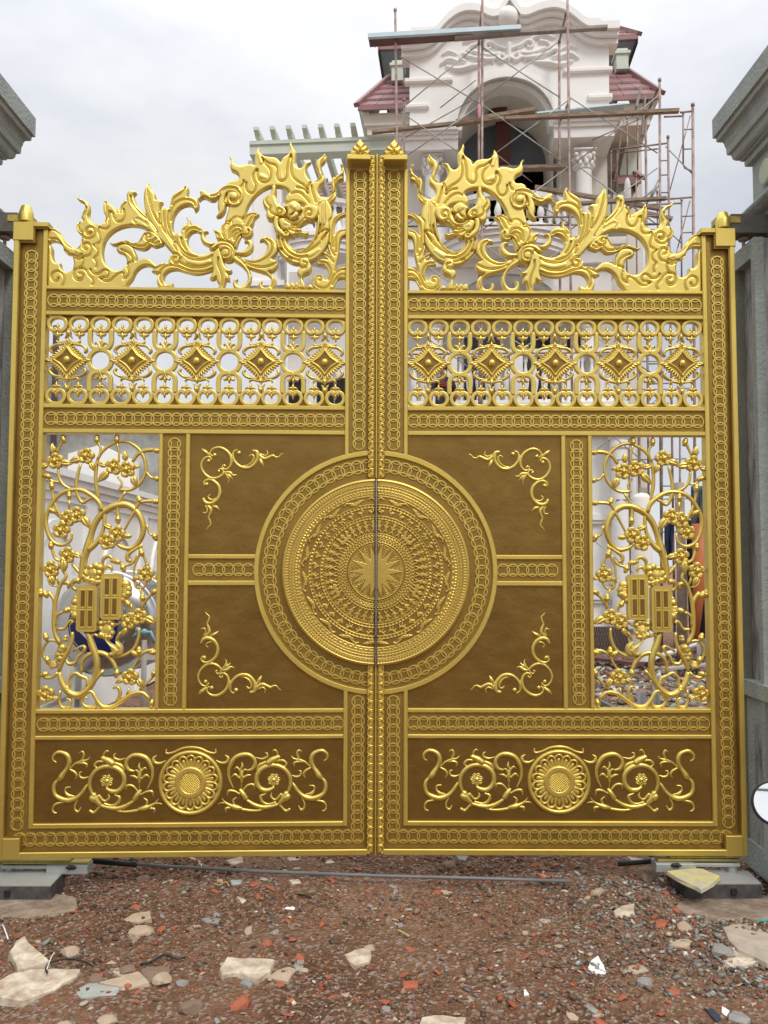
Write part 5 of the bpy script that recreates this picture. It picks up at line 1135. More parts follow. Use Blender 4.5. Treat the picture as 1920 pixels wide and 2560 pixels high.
rs.poly([(x*pk, z*pk) for x, z in P2('0,660 48,600 62,510 92,455 40,480 8,530 -25,480 -80,460 -55,520 -48,600')], .012, .016)
sc = rs.build('side_scroll', GOLD, leaf, -.010, .018)
for i in range(5):
    uu = ub+ku*(.5+3*i)
    o = dm if i == 0 else copy_tree(dm, leaf); o.parent = leaf; o.location = (uu, 0, zm)
    for k in (1, -1):
        o = sc if (i == 0 and k == 1) else inst(sc, parent=leaf); o.location = (uu, 0, zm); o.scale = (1, 1, k)
MB().box(u_s1, u_i0, -.008, .016, Z['Bb']-.036, Z['Bb']).box(u_s1, u_i0, -.008, .016, Z['Ct'], Z['Ct']+.036).build('fillet', BRONZE, leaf)
# the ring openings pierce the fillets: only the corners between rings stay visible
bpy.data.objects.remove([o for o in leaf.children if o.name.startswith('fillet')][0])
tri = Relief(.0021)
R_ = 215*pk
pp = [(-ku/2, 0)]
tri.poly([(ku/2+R_*1.02*cos(a)*1.0-ku/2*0, R_*sin(a)) for a in np.linspace(pi, pi/2, 8)] + [(ku/2, R_+.004)], .001, .002, 0, sm=False)
sp_ = MB()
aa = np.linspace(pi/2, 0, 8)
left_ = [(R_*.97*cos(a), R_*.97*sin(a)) for a in aa]; right_ = [(ku-x, z) for x, z in left_[::-1]]
prof = [q for q in left_ if q[0] <= ku/2]+[q for q in right_ if q[0] > ku/2]
sp_.prism([(0, R_+.0065)]+[(x, z) for x, z in prof]+[(ku, R_+.0065)], -.008, .016)
spn = sp_.build('spandrel', BRONZE, leaf)
for i in range(-1, 14):
    for k, zz in ((1, zt_ring), (-1, zb_ring)):
        if i in (-1, 13): continue
        o = spn if (i == 0 and k == 1) else inst(spn, parent=leaf); o.location = (ub+ku*i, 0, zz+.00*k); o.scale = (1, 1, k)
# ---------------------------------------------------------------- flowering tree openwork
Sg = T(60, 1060, 2.99)
def branch(st, yo=0.):
    P = smooth([(a, b, c) for a, b, c in Sg(P2(st))], False, 3, 100)
    MB().tube([(p[0], yo, p[1]) for p in P], [max(.0031, p[2]*1.02) for p in P], 8).build('branch', GOLD, leaf, True)
for i, st in enumerate('''430,1180,26 437,1080,27 450,1000,28 475,920,30 497,840,24 540,725,24 600,655,25 680,612,26 760,602,24 830,640,24 880,720,24 890,800,22 860,880,18 800,930,16 730,920,16 690,890,12
480,940,24 520,910,22 562,860,17 595,780,14 602,700,14 600,650,10
585,650,16 562,585,18 500,530,18 430,495,16 350,495,16 280,520,16 210,600,16 170,690,16 175,790,16 220,880,16 290,905,14 350,870,12 362,800,8
556,560,10 545,500,14 535,420,14 540,330,14 552,260,12 600,190,12 680,140,12 760,130,12 850,180,14 900,260,14 910,350,12 870,440,12 800,490,12 730,492,12 705,485,8
552,270,10 575,190,10 550,130,10
710,290,8 712,220,8 697,140,9
810,285,12 850,225,14 920,195,16 995,195,16
915,360,10 950,400,10 1000,410,12
245,220,10 270,170,10 292,120,13
255,330,10 260,400,12 300,460,12 350,485,10
180,395,10 215,430,10 262,432,8
425,300,10 410,360,12 395,430,14 400,520,14 440,590,14 485,562,12 530,545,12
700,395,8 730,440,8 718,485,10
760,505,10 715,575,12 700,650,14 705,700,16
752,795,8 790,720,10 830,650,12 862,592,13 920,578,12 985,580,14
915,750,8 940,820,8 980,842,10
208,480,12 215,540,10 240,620,12 272,690,10
342,640,8 340,560,10
215,648,10 262,690,10
200,880,12 215,950,12 240,1010,12 300,1030,10
300,1030,10 300,1090,10 318,1140,12 280,1190,14 250,1280,14 232,1370,16 225,1480,16 235,1570,16 275,1645,18
278,1190,12 328,1188,16 330,1232,8
235,1120,9 262,1200,10
180,1140,6 200,1195,12 250,1215,5
360,1045,12 400,1095,14 432,1130,14
180,1250,14 222,1310,14 230,1380,14
240,1510,10 248,1430,12 305,1398,12
245,1532,10 300,1530,12 342,1472,10 385,1478,8
478,1550,20 508,1650,26 540,1740,26 545,1830,24 520,1920,22 465,1995,24 400,2030,26 330,2000,26 280,1920,22 262,1850,16
480,1990,12 540,1905,14 598,1840,13
430,1860,12 430,1785,14 470,1732,16 540,1710,18 610,1722,18 660,1772,16 692,1845,14
655,1745,8 740,1732,10 820,1682,12 858,1590,12 858,1520,9
262,1855,12 295,1760,18 335,1690,16 362,1620,14 365,1555,13
365,1700,8 440,1660,10 455,1672,14 435,1710,10 400,1740,12 380,1785,14 330,1792,14 312,1762,9
262,1628,10 190,1618,10 142,1680,12 150,1745,10 182,1775,12
150,1892,12 205,1895,12 258,1855,12
345,1970,10 335,1905,12 380,1862,12 430,1888,14 468,1905,13 472,1960,14
272,1990,10 262,2065,12 288,2120,14 335,2112,14 345,2062,12 312,2052,8
425,2015,14 505,1998,14 545,2060,16 590,2112,18 660,2112,16 740,2062,16 820,2012,16 890,2008,14 945,2060,14
550,2060,12 530,2112,14 460,2112,12 428,2070,12 452,2042,10 480,2056,6
690,2085,12 720,2010,14 700,1965,14 665,1975,6
770,2025,8 790,1970,8
862,1990,8 940,1915,9 985,1860,10
800,1840,8 835,1790,9 862,1740,10 912,1700,12 975,1690,14
865,1225,8 890,1300,10 890,1380,10
895,1350,12 930,1292,12 985,1250,14
820,1150,8 840,1222,9 892,1222,9 925,1170,8
820,1180,8 830,1060,8 868,970,9 885,890,8
872,945,10 900,1000,10 918,1065,8
650,1018,12 690,1030,10 760,1058,10 820,1030,10 852,970,8
885,905,10 820,945,12 775,980,16 780,1022,15 805,1018,8
592,1085,9 590,1015,14 632,985,14 662,1012,12 655,1040,7
592,1110,10 622,1062,13 655,1075,12 655,1105,7
420,1170,24 375,1175,18 362,1212,14 400,1245,12
250,1060,9 205,1085,9
130,300,9 235,300,9
120,385,12 185,392,12
800,1400,9 800,1345,11
345,1500,7 370,1470,9
500,1600,9 525,1570,12 560,1590,8
655,1460,7 690,1500,10 725,1480,7'''.split('\n')): branch(st, -.004*(i % 3)+.003)
# blossom: five cupped petals and a round heart
def blossom_mesh():
    mb = MB(); R = .043
    r = Relief(.0022)
    for k in range(5):
        a = pi/2+2*pi*k/5; r.stroke([(R*.30*cos(a), R*.30*sin(a), .012), (R*.60*cos(a), R*.60*sin(a), .0198)], H=.36, w=.34, Hmax=.007)
    r.gr = [(np.array([[.006*cos(a), .006*sin(a)], [.038*cos(a), .038*sin(a)]]), .008, .0032) for a in [pi/2+2*pi*(k+.5)/5 for k in range(5)]]
    r.gr += [(np.array([[.021*cos(t), .021*sin(t)] for t in np.linspace(0, 2*pi, 17)]), .004, .004)]
    return r
bl = blossom_mesh().build('blossom', GOLD, leaf, -.010, .022)
hrt = MB().ball((0, 0, 0), .0128, 12, 6, (1, .8, 1)).build('blossom_heart', GOLD, bl, True); hrt.location = (0, -.022, 0)
for i, (x, y) in enumerate(P2('235,275 465,240 675,320 770,340 325,705 400,680 280,795 695,820 625,880 325,980 205,1085 910,1120 785,1470 860,1440 795,1890 165,2020')):
    (u, z), = Sg([(x, y)]); o = bl if i == 0 else copy_tree(bl, leaf); o.parent = leaf; o.location = (u, -.002*(i % 3), z); o.rotation_euler = (0, radians((-8, 10, 14, -12, 5)[i % 5]), 0)
# buds
bm = MB().ball((0, 0, 0), .0168, 10, 7, (.85, .85, 1.25)).tube([(0, 0, -.028), (0, 0, -.018), (0, 0, -.010), (0, 0, 0)], [.007, .011, .0148, .0155], 10).build('bud', GOLD, leaf, True)
first = True
for s in '297,110,20 547,110,0 697,108,0 1000,200,-90 1005,412,-100 172,388,70 210,455,10 341,528,0 210,645,60 705,722,180 862,562,20 990,580,-90 985,850,-150 205,900,0 160,1265,30 330,1388,-70 182,1772,200 165,1585,20 148,1872,110 693,1870,170 955,2095,170 975,1705,-80 825,1712,60 862,1690,0 988,1250,-80 775,1335,30 690,1028,80 745,1082,200 878,955,20 888,1290,0 780,838,-90 980,1850,-30 130,1255,0 325,1978,10'.split():
    x, y, a = [float(q) for q in s.split(',')]; (u, z), = Sg([(x, y)])
    o = bm if first else inst(bm, parent=leaf); first = False
    o.location = (u, -.006, z); o.rotation_euler = (0, radians(-a) if False else radians(a)*-1, 0)
# leaves
rl = Relief(.0018); rl.poly([(x/1000, z/1000) for x, z in P2('0,0 12,11 30,14 48,8 66,0 48,-7 30,-13 12,-9')], .010, .013, corner=75); rl.groove([(.004, 0), (.058, 0)], .005, .0022)
lf = rl.build('leaflet', GOLD, leaf, -.004, .012); first = True
for s in '272,290,360,298 185,310,115,320 225,225,218,150 430,255,345,285 500,285,528,350 625,312,555,295 635,350,560,430 760,280,762,208 820,320,868,322 815,385,838,470 440,690,492,775 665,780,600,748 370,970,435,990 200,1130,230,1195 960,1140,1000,1160 860,1140,820,1170 905,1070,935,1040 905,1440,990,1490 770,1520,740,1580 300,1010,300,1110 745,1900,690,1935 850,1900,890,1970 205,2060,262,2040 870,1180,845,1210'.split():
    x0, y0, x1, y1 = [float(q) for q in s.split(',')]; (u, z), (u2, z2_) = Sg([(x0, y0), (x1, y1)])
    o = lf if first else inst(lf, parent=leaf); first = False
    l = math.hypot(u2-u, z2_-z)/.066*1.12; o.location = (u, -.010, z); o.rotation_euler = (0, -atan2(z2_-z, u2-u), 0); o.scale = (l, 1, min(l, 1.15)*1.35)
crest('flame_leaf', [(Sg, '650,1735 700,1722 715,1690 690,1660 650,1640 622,1600 628,1560 600,1560 612,1620 650,1670 660,1700 630,1715'), (Sg, '690,1740 730,1720 735,1660 700,1620 735,1560 720,1550 690,1600 690,1650 712,1690')], res=.0022, base=.002)
# two linked panels with little doors in the middle of the tree
for k, (x0, y0, x1, y1, yy) in enumerate(((400, 1205, 560, 1550, -.030), (577, 1118, 740, 1460, -.026))):
    (ua, za), (ub_, zb2) = Sg([(x0, y1), (x1, y0)]); w_, h_ = ub_-ua, zb2-za; c_ = .012
    pl = MB(); pl.prism([(ua+c_, za), (ub_-c_, za), (ub_, za+c_), (ub_, zb2-c_), (ub_-c_, zb2), (ua+c_, zb2), (ua, zb2-c_), (ua, za+c_)], yy, .018)
    pq = pl.build('plaque', GOLD, leaf)
    for i in range(2):
        for j in range(2):
            a0 = ua+w_*(.14+.37*i); a1 = a0+w_*.35; b0 = za+h_*(.075+.43*j); b1 = b0+h_*.41; t_ = .0085
            MB().box(a0, a0+t_, yy-.006, yy+.002, b0, b1, .002).box(a1-t_, a1, yy-.006, yy+.002, b0, b1, .002).box(a0+t_, a1-t_, yy-.0058, yy+.002, b0, b0+t_, .002).box(a0+t_, a1-t_, yy-.0058, yy+.002, b1-t_, b1, .002).build('pane_frame', GOLD, pq)
            MB().box(a0+t_, a1-t_, yy-.0012, yy+.002, b0+t_, b1-t_).build('pane', BRONZE, pq)
def cluster(name, c, pts, grid):
    r = Relief(.002)
    for x, y, w_ in P2(pts): r.stroke(Sg([(x, y, w_), (x+1, y+1, w_)]), H=.8, Hmax=.016, n=1)
    for gx, gy, gr in P2(grid):
        r.stroke(Sg([(gx, gy, gr), (gx+1, gy, gr)]), H=.4, Hmax=.012, base=.004, n=1)
        for i in range(-3, 4):
            r.groove(Sg([(gx-gr+i*8+gr*.3, gy-gr), (gx+gr*.3+i*8, gy+gr)]), .004, .0018); r.groove(Sg([(gx-gr, gy+i*9), (gx+gr, gy+i*9)]), .004, .0018)
    return r.build(name, GOLD, leaf, -.008, .026)
cluster('seed_cluster', 0, '470,1110,26 500,1075,26 540,1060,28 570,1072,26 562,1112,26 552,1150,24 475,1160,24 510,1172,24 545,1180,24 450,1140,22 570,1180,18', '510,1110,40')
cluster('seed_cluster', 0, '578,1490,22 605,1480,22 640,1478,24 662,1500,20 580,1530,20 580,1575,24 610,1590,22 655,1560,18 640,1590,18 595,1550,18', '622,1535,38')
cluster('petal_side', 0, '760,1200,34 765,1235,40 755,1280,30 740,1310,26 775,1265,28', '756,1232,18')
cluster('petal_side', 0, '385,1330,28 378,1380,34 385,1430,30 372,1405,24 392,1300,18', '384,1385,16')
cluster('bird_figure', 0, '290,1670,28 280,1690,30 262,1722,26 270,1750,26 250,1740,18 285,1720,22 310,1610,16 312,1590,14', '218,1800,30')
# ---------------------------------------------------------------- corner scrolls in the four plain panels
K = T(490, 1100, 7.213)
def corner(name, flip):
    r = Relief(.0018)
    zc_ = (z_at(506, 1123.6)+z_at(498, 1733.8))
    def f(st):
        q = K(P2(st)); return [(a, zc_-b)+tuple(t) for a, b, *t in q] if flip else q
    for s in '''345,275,34 350,280,36
300,300,15 265,250,18 290,190,20 360,150,24 440,145,28 540,190,30 610,260,32 645,350,32 640,440,28 600,510,24 550,535,20 500,520,16 480,480,14 520,458,16 532,478,20
240,385,36 238,388,36
290,355,15 250,312,18 180,325,20 125,390,22 105,470,24 130,560,25 190,640,27 270,690,28 370,695,28 450,660,26 500,610,20 500,560,16 450,525,16 408,560,16 425,572,24
110,160,4 170,215,34 215,250,30 255,292,14
785,240,40 780,242,40
745,185,14 692,215,18 675,290,24 700,380,28 780,470,30 880,510,32 980,500,32 1060,440,34 1110,360,36 1120,280,40 1100,220,36 1040,205,28
970,300,14 1010,272,16 1050,300,18 1042,360,20 1000,420,18 930,462,12 850,470,6
1150,240,10 1170,300,26 1240,345,32 1320,320,30 1390,290,26 1450,320,18 1500,310,14 1540,265,10 1592,238,4
1180,262,14 1250,288,16 1300,252,14 1285,198,8
1160,340,14 1190,420,36 1228,497,4
205,805,38 200,808,38
165,830,12 150,770,18 200,727,22 280,725,28 360,770,32 420,840,34 440,930,34 420,1030,34 360,1110,36 270,1150,36 180,1130,36 145,1070,28
265,990,8 225,1022,12 260,1070,16 330,1080,16 390,1032,10
225,1190,26 280,1260,34 265,1340,28 240,1400,22 265,1470,20 272,1530,16 232,1572,12 190,1622,4
180,1190,12 215,1262,16 190,1320,18 138,1310,10
290,1195,10 370,1215,34 445,1275,4
530,585,20 620,598,32 680,645,22 745,628,5
530,600,20 588,682,26 600,730,16 578,788,5
560,610,18 620,662,26 675,718,5'''.split('\n'):
        r.stroke(f(s), H=.85, Hmax=.016)
    for s in ('300,185 370,155 440,150 540,195 610,265 648,350 640,440', '110,390 92,470 118,560 190,645 280,700', '700,300 720,380 800,470 900,512 990,500', '430,850 450,940 425,1040 350,1120'):
        pass
    return r.build(name, GOLD, leaf, -.018, .006)
corner('corner_scroll', False); corner('corner_scroll', True)
# ---------------------------------------------------------------- bottom panel: rosette and rinceaux
Pq = T(120, 1850, 5.53); um = u_at(478, 1954)
RIN = '''130,297,10 90,272,16 88,210,20 150,160,26 220,165,28 290,210,34 310,290,34 272,390,30 222,460,38 198,500,42 150,545,22
150,540,20 110,590,26 95,670,28 120,750,30 200,800,34 300,820,36 400,790,32 480,720,26 535,640,22 562,590,6
325,638,8 260,652,14 255,700,14 300,752,24 372,762,10
325,375,12 400,310,14 480,280,16 560,262,14 602,212,4
480,265,14 512,200,18 490,150,16 448,168,8
420,312,14 500,308,18 552,332,18 540,382,6
325,400,16 390,440,20 412,490,16 378,537,5
585,488,4 520,517,18 460,500,16 452,440,12 490,430,6
300,845,6 200,852,14 110,880,18 80,940,14 100,990,16 134,995,9
430,812,8 390,880,14 390,950,16 430,977,18 467,922,8
620,722,22 590,620,28 610,500,30 680,410,32 780,360,32 880,355,32 980,390,34 1050,460,34 1067,560,34 1030,650,34 960,697,34 880,692,30 828,662,18
770,240,30 850,275,44 900,310,46
790,242,12 788,180,14 830,140,14 862,157,6
790,290,14 700,290,18 655,340,18 692,377,14
950,310,22 1030,350,26 1062,405,18
1105,233,4 1000,262,16 930,232,16 928,190,12 967,172,5
1192,420,16 1130,400,26 1095,330,28 1110,260,28 1180,205,30 1270,200,34 1370,240,34 1430,330,32 1457,430,24 1445,540,20 1388,655,10
1275,575,20 1275,500,28 1290,400,18 1270,360,20 1282,295,4
1250,522,14 1200,490,18 1145,483,7
1310,522,16 1370,475,20 1424,512,6
1290,442,12 1350,375,16 1384,402,6
1270,462,12 1240,410,14 1205,408,6
1275,570,8 1275,685,8
630,790,50 650,800,54
650,750,40 690,830,40 740,890,24 700,940,18 642,990,22 598,968,22
720,762,24 800,832,18 860,782,16 848,733,7
740,890,20 850,922,26 960,932,30 1080,900,28 1182,838,22
800,872,20 900,892,18 980,852,22 1002,780,22 936,748,12
900,942,6 1000,972,16 1120,977,20 1252,958,22
1210,800,34 1250,742,36 1292,690,18
1250,692,14 1180,622,18 1110,620,18 1088,672,8
1300,742,14 1380,702,18 1450,702,20 1468,765,8
1268,942,22 1340,930,38 1420,900,24 1500,850,12 1552,775,4
1430,902,12 1530,862,10 1625,885,4
1420,932,16 1480,942,20 1478,992,7
1360,902,14 1382,830,16 1335,788,7
1645,268,5 1560,312,20 1490,300,24 1470,240,20 1517,202,6'''.split('\n')
rn = Relief(.0018)
for s in RIN: rn.stroke([(a-um, b)+tuple(t) for a, b, *t in Pq(P2(s))], H=.95, Hmax=.018)
(fu, fz), = Pq([(825, 555)]); fu -= um
for k in range(7):
    a = 2*pi*k/7+.3; rn.stroke([(fu+.0185*.45*cos(a), fz+.0185*.45*sin(a), .006), (fu+.0235*cos(a), fz+.0235*sin(a), .0115)], H=.7, Hmax=.009, n=1)
rn.gr += [(np.array([[fu+.0245*cos(a), fz+.0245*sin(a)], [fu+.026*cos(a), fz+.026*sin(a)]]), .006, .005) for a in [2*pi*k/7+.3 for k in range(7)]]
rn.stroke([(fu, fz, .011), (fu+.001, fz, .011)], H=.9, Hmax=.012, base=.002, n=1)
sc1 = rn.build('rinceau_scroll', GOLD, leaf, -.017, .004); sc1.location = (um, 0, 0)
sc2 = inst(sc1, parent=leaf, scale=(-1, 1, 1))
q_ = .00215/5.53; zr = z_at(478, 1954)
rr = Relief(.002)
rr.stroke([(402*q_*cos(a), 402*q_*sin(a), 30*q_) for a in np.linspace(0, 2*pi, 49)], H=1.2, n=1)
h = [(x*q_, z*q_, w_*q_) for x, z, w_ in P2('-330,440,8 -328,390,16 -245,398,15 -120,452,16 0,468,18 120,452,16 245,398,15 328,390,16 330,440,8')]
rr.stroke(h, H=1.)
ro = rr.build('rosette_rim', GOLD, leaf, -.018, .004); ro.location = (um, 0, zr)
rr = Relief(.0017)
k_ = []
for (r_, a_) in ((30, 0),): pass
for s in ('-46,215,16 -52,290,16 -40,340,18 0,360,20 40,340,18 52,290,16 46,215,16',): rr.stroke([(x*q_, z*q_, w_*q_) for x, z, w_ in P2(s)], H=1.3, Hmax=.012)
rr.stroke([(0, 215*q_, 24*q_), (0, 290*q_, 24*q_)], H=.5, Hmax=.005, n=1)
pt = rr.build('rosette_petal', GOLD, ro, -.018, .004)
for k in range(18):
    o = pt if k == 0 else inst(pt, parent=ro); o.rotation_euler = (0, 2*pi*k/18, 0)
rr = Relief(.002)
rr.stroke([(0, 0, 215*q_), (.0005, 0, 215*q_)], H=.3, w=.12, Hmax=.014, n=1)
for i in range(-6, 7):
    for sg in (1, -1):
        c_ = i*22*q_; hh = 128*q_
        l_ = sqrt(max(0, hh*hh-c_*c_*.5-0*c_))
        if l_ > .004:
            nx_, nz2 = .7071, .7071*sg; cx_, cz_ = -nz2*c_, nx_*c_
            l2 = sqrt(max(1e-8, hh*hh-c_*c_)) if abs(c_) < hh else 0
            if l2 > .003: rr.gr.append((np.array([[cx_-nx_*l2, cz_-nz2*l2], [cx_+nx_*l2, cz_+nz2*l2]]), .005, .0022))
rr.gr.append((np.array([[132*q_*cos(a), 132*q_*sin(a)] for a in np.linspace(0, 2*pi, 33)]), .006, .0024))
rr.build('rosette_disc', GOLD, ro, -.018, .004)
# ---------------------------------------------------------------- the bronze drum, half on each leaf
BM = {'bird': ['..............##....', '............#####...', '#####.....####..##..', '.#######.###........', '..###########.......', '....########........', '......####..........', '....##..............'],
      'deer': ['..#.#.......', '...##.......', '..####...#..', '.##.######..', '....#####...', '....#...#...', '...##..##...', '............'],
      'duck': ['...##.......', '..####......', '..##..####..', '...#######..', '....#####...', '......#.....', '.....##.....', '............'],
      'man': ['.#.##.#.', '#.####.#', '..####..', '#.###..#', '.######.', '..####..', '...##...', '..####..', '.##..##.', '.#....#.'],
      'boat': ['..#...#...#.', '.##..###.##.', '.###.###.##.', '..##.##..##.', '############', '.##########.', '..#..#..#...', '.##.##.##...']}
BM = {k: np.array([[c == '#' for c in r] for r in v], float) for k, v in BM.items()}
def bsamp(b, s, t):
    h_, w_ = b.shape; x = s*w_-.5; y = (1-t)*h_-.5; x0 = np.floor(x).astype(int); y0 = np.floor(y).astype(int); fx, fy = x-x0, y-y0
    def g(i, j):
        ok = (i >= 0) & (i < w_) & (j >= 0) & (j < h_); return np.where(ok, b[np.clip(j, 0, h_-1), np.clip(i, 0, w_-1)], 0)
    v = g(x0, y0)*(1-fx)*(1-fy)+g(x0+1, y0)*fx*(1-fy)+g(x0, y0+1)*(1-fx)*fy+g(x0+1, y0+1)*fx*fy
    return np.clip((v-.35)*3.2, 0, 1)
nr, na_ = 300, 560
R = np.linspace(.0, 1549, nr)[:, None]*np.ones((1, na_+1)); A_ = np.linspace(pi/2, 3*pi/2, na_+1)[None, :]*np.ones((nr, 1))
Hd = np.zeros_like(R)
def ringb(r0, r1, f): 
    global Hd
    m_ = (R >= r0) & (R < r1); Hd = np.where(m_, f((R-r0)/(r1-r0), A_), Hd)
def per(a, n): return (a*n/(2*pi)) % 1
ridge = lambda t, a: np.sin(np.clip(t, 0, 1)*pi)*1.15-.1
sq = lambda n, d=.5: (lambda t, a: (per(a, n*.75) < d)*.42*(np.abs(t-.5) < .42))
ringb(1504, 1550, lambda t, a: np.sqrt(np.clip(1-t*t, 0, 1))*1.0+.2)
ringb(1452, 1504, lambda t, a: .50+.13*np.sin(a*200))
ringb(1424, 1452, ridge)
rope = lambda n: (lambda t, a: .2+.12*np.sin(a*n+t*5))
ringb(1396, 1424, rope(150)); ringb(1382, 1396, ridge); ringb(1352, 1382, rope(150)); ringb(1338, 1352, ridge)
ringb(1304, 1338, sq(220)); ringb(1290, 1304, ridge); ringb(1262, 1290, sq(120, .45)); ringb(1250, 1262, ridge)
def birds(t, a): s_ = per(a, 18); return bsamp(BM['bird'], s_*1.08, t*1.05)*.95
ringb(1124, 1250, birds); ringb(1106, 1124, ridge); ringb(1080, 1106, sq(150)); ringb(1058, 1080, ridge)
def deer(t, a):
    s_ = per(a, 36); w1 = (per(a, 6) < .5)
    return np.where(w1, bsamp(BM['deer'], s_*1.1, t), bsamp(BM['duck'], s_*1.1, t))*.9
ringb(932, 1058, deer); ringb(914, 932, ridge); ringb(888, 914, sq(130)); ringb(866, 888, ridge)
def men(t, a):
    s_ = per(a, 40); w1 = per(a, 5); return np.where(w1 < .72, bsamp(BM['man'], s_*1.15, t*1.02), bsamp(BM['boat'], (w1-.72)/.28*1.05, t*1.05))*.95
ringb(644, 866, men); ringb(628, 644, ridge); ringb(604, 628, sq(100)); ringb(588, 604, ridge)
ringb(544, 588, lambda t, a: ((per(a, 60) < .5) ^ (t > .5))*.6+.1); ringb(530, 544, ridge); ringb(500, 530, sq(90)); ringb(484, 500, ridge); ringb(468, 484, lambda t, a: 0*t); ringb(452, 468, ridge)
pa = np.abs(((A_*14/(2*pi)+.5) % 1)-.5)*2        # 0 on a ray, 1 between
rs_ = 215+(440-215)*(1-pa)**1.0
rstar = 1/((pa)/205+(1-pa)/445)
star = (R < rstar*1.0)
Hd = np.where(R < 452, np.where(star, .95, .15+.55*((np.sin((R-rstar)*.14) > .1))), Hd)
Hd = np.where((R < 452) & (R > 425) & ~star, .2+.5*(per(A_, 84) < .5), Hd)
Rm = R/1549*RD_
prof = .046-.004*(R/1549)**2
Yd = -(.016+prof+Hd*.0066)
Yd = np.where(R > 1504, -(.016+.042+.010*np.sqrt(np.clip(1-((R-1504)/46)**2, 0, 1))), Yd)
X_, Z_ = Rm*np.cos(A_), CZ+Rm*np.sin(A_)*.992
X_ = np.minimum(X_, -.008)
V = np.stack([X_, Yd, Z_], -1).reshape(-1, 3)
idx = np.arange(nr*(na_+1)).reshape(nr, na_+1)
Q = np.stack([idx[:-1, :-1], idx[:-1, 1:], idx[1:, 1:], idx[1:, :-1]], -1).reshape(-1, 4)
rim = V.reshape(nr, na_+1, 3)[-1].copy(); rim[:, 1] = .0; n0 = len(V); V = np.concatenate([V, rim]); k = np.arange(na_)
Q = np.concatenate([Q, np.stack([idx[-1, :-1], idx[-1, 1:], n0+k+1, n0+k], 1)])
me = bpy.data.meshes.new('drum_disc'); me.vertices.add(len(V)); me.vertices.foreach_set('co', V.ravel()); me.loops.add(len(Q)*4)
me.loops.foreach_set('vertex_index', Q.ravel().astype(np.int32)); me.polygons.add(len(Q)); me.polygons.foreach_set('loop_start', np.arange(len(Q), dtype=np.int32)*4)
me.polygons.foreach_set('use_smooth', np.ones(len(Q), bool)); me.update(calc_edges=True); me.validate()
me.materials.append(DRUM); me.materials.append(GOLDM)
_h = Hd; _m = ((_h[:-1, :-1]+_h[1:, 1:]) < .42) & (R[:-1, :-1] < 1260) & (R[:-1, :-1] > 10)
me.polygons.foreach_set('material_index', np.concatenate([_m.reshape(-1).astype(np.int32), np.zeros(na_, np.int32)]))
dr = meshobj('drum_disc', me, None, leaf)
mb = MB(); mb.add([(-.008, y, z) for z in (CZ-RD_*.99, CZ+RD_*.99) for y in (-.070, 0)], [(0, 1, 3, 2)]); mb.build('drum_edge', GOLDM, leaf)
# hinge pin cap, lug
(hu, hz) = L(67, 556); pc = MB().lathe([(.0375, 0), (.039, .003), (.039, .046), (.037, .052), (.0265, .086), (.024, .089), (.0, .0895)], (0, 0, 0), 20)
for v_ in []: pass
hc = pc.build('hinge_cap', GOLD, leaf, 2); hc.location = (hu, -.012, z_at(67, 559))
MB().lathe([(.030, -.02), (.030, .004)], (0, 0, 0), 16).build('hinge_pin', GOLDM, leaf, True).location = (hu, -.012, z_at(67, 559))
tag(leaf, 'left golden gate leaf with dragon crest, its bottom hinge over the dark left floor box', 'gate leaf', 'ornate golden gate leaves')
rleaf = copy_tree(leaf); rleaf.scale = (-1, 1, 1); rleaf.rotation_euler = (0, 0, 0); rleaf.location = (XS, 0, 0)
tag(rleaf, 'right golden gate leaf with mirrored dragon crest, in front of the white villa scaffolding')
print('coins', nco[0])
# ============================================================ GATE HARDWARE AT THE GROUND
LG = mat('light_grey_plate', (.40, .41, .39), .5, .3, .06, 10); TARD = mat('dark_dirty_steel', (.035, .035, .04), .6, .2, .3, 12, .2, 30, col2=(.13, .11, .095)); BLK = mat('black_rubber', (.012, .012, .014), .5)
YG = mat('dull_yellow_steel', (.40, .33, .10), .5, .5, .2, 20); ALU = mat('aluminium_housing', (.42, .44, .42), .45, .5, .06, 15)
def floorbox(c, zt, label, s):
    P = [onz(x, y, zt) for x, y in c]; root = empty('floor_box', tuple(P[0])); tag(root, label, 'floor box')
    lo = [Vector((p.x, p.y, -.16)) for p in P]; v = [tuple(p-P[0]) for p in P]+[tuple(p-P[0]) for p in lo]
    pyd('box_side', v, [(i, (i+1) % 4, 4+(i+1) % 4, 4+i) for i in range(4)]+[(4, 5, 6, 7)], TARD, root)
    t = [tuple(p-P[0]+Vector((0, 0, .006))) for p in P]; b = [tuple(p-P[0]) for p in P]
    pyd('cover_plate', t+b, [(0, 1, 2, 3), (1, 0, 4, 5), (2, 1, 5, 6), (3, 2, 6, 7), (0, 3, 7, 4)], LG, root)
    fx = onz(*s, zt-.03); MB().box(-.014, .014, -.004, .01, -.015, .015).build('keyhole', BLK, root).location = (fx.x-P[0].x, P[0].y-P[0].y-.004, -.035)
    return root
floorbox([(-60, 2216), (127, 2216), (163, 2178), (-40, 2176)], .035, 'grey topped steel floor box under the left gate hinge', (36, 2216))
floorbox([(1722, 2211), (1903, 2211), (1869, 2180), (1668, 2176)], .035, 'grey topped steel floor box under the right gate hinge', (1818, 2211))
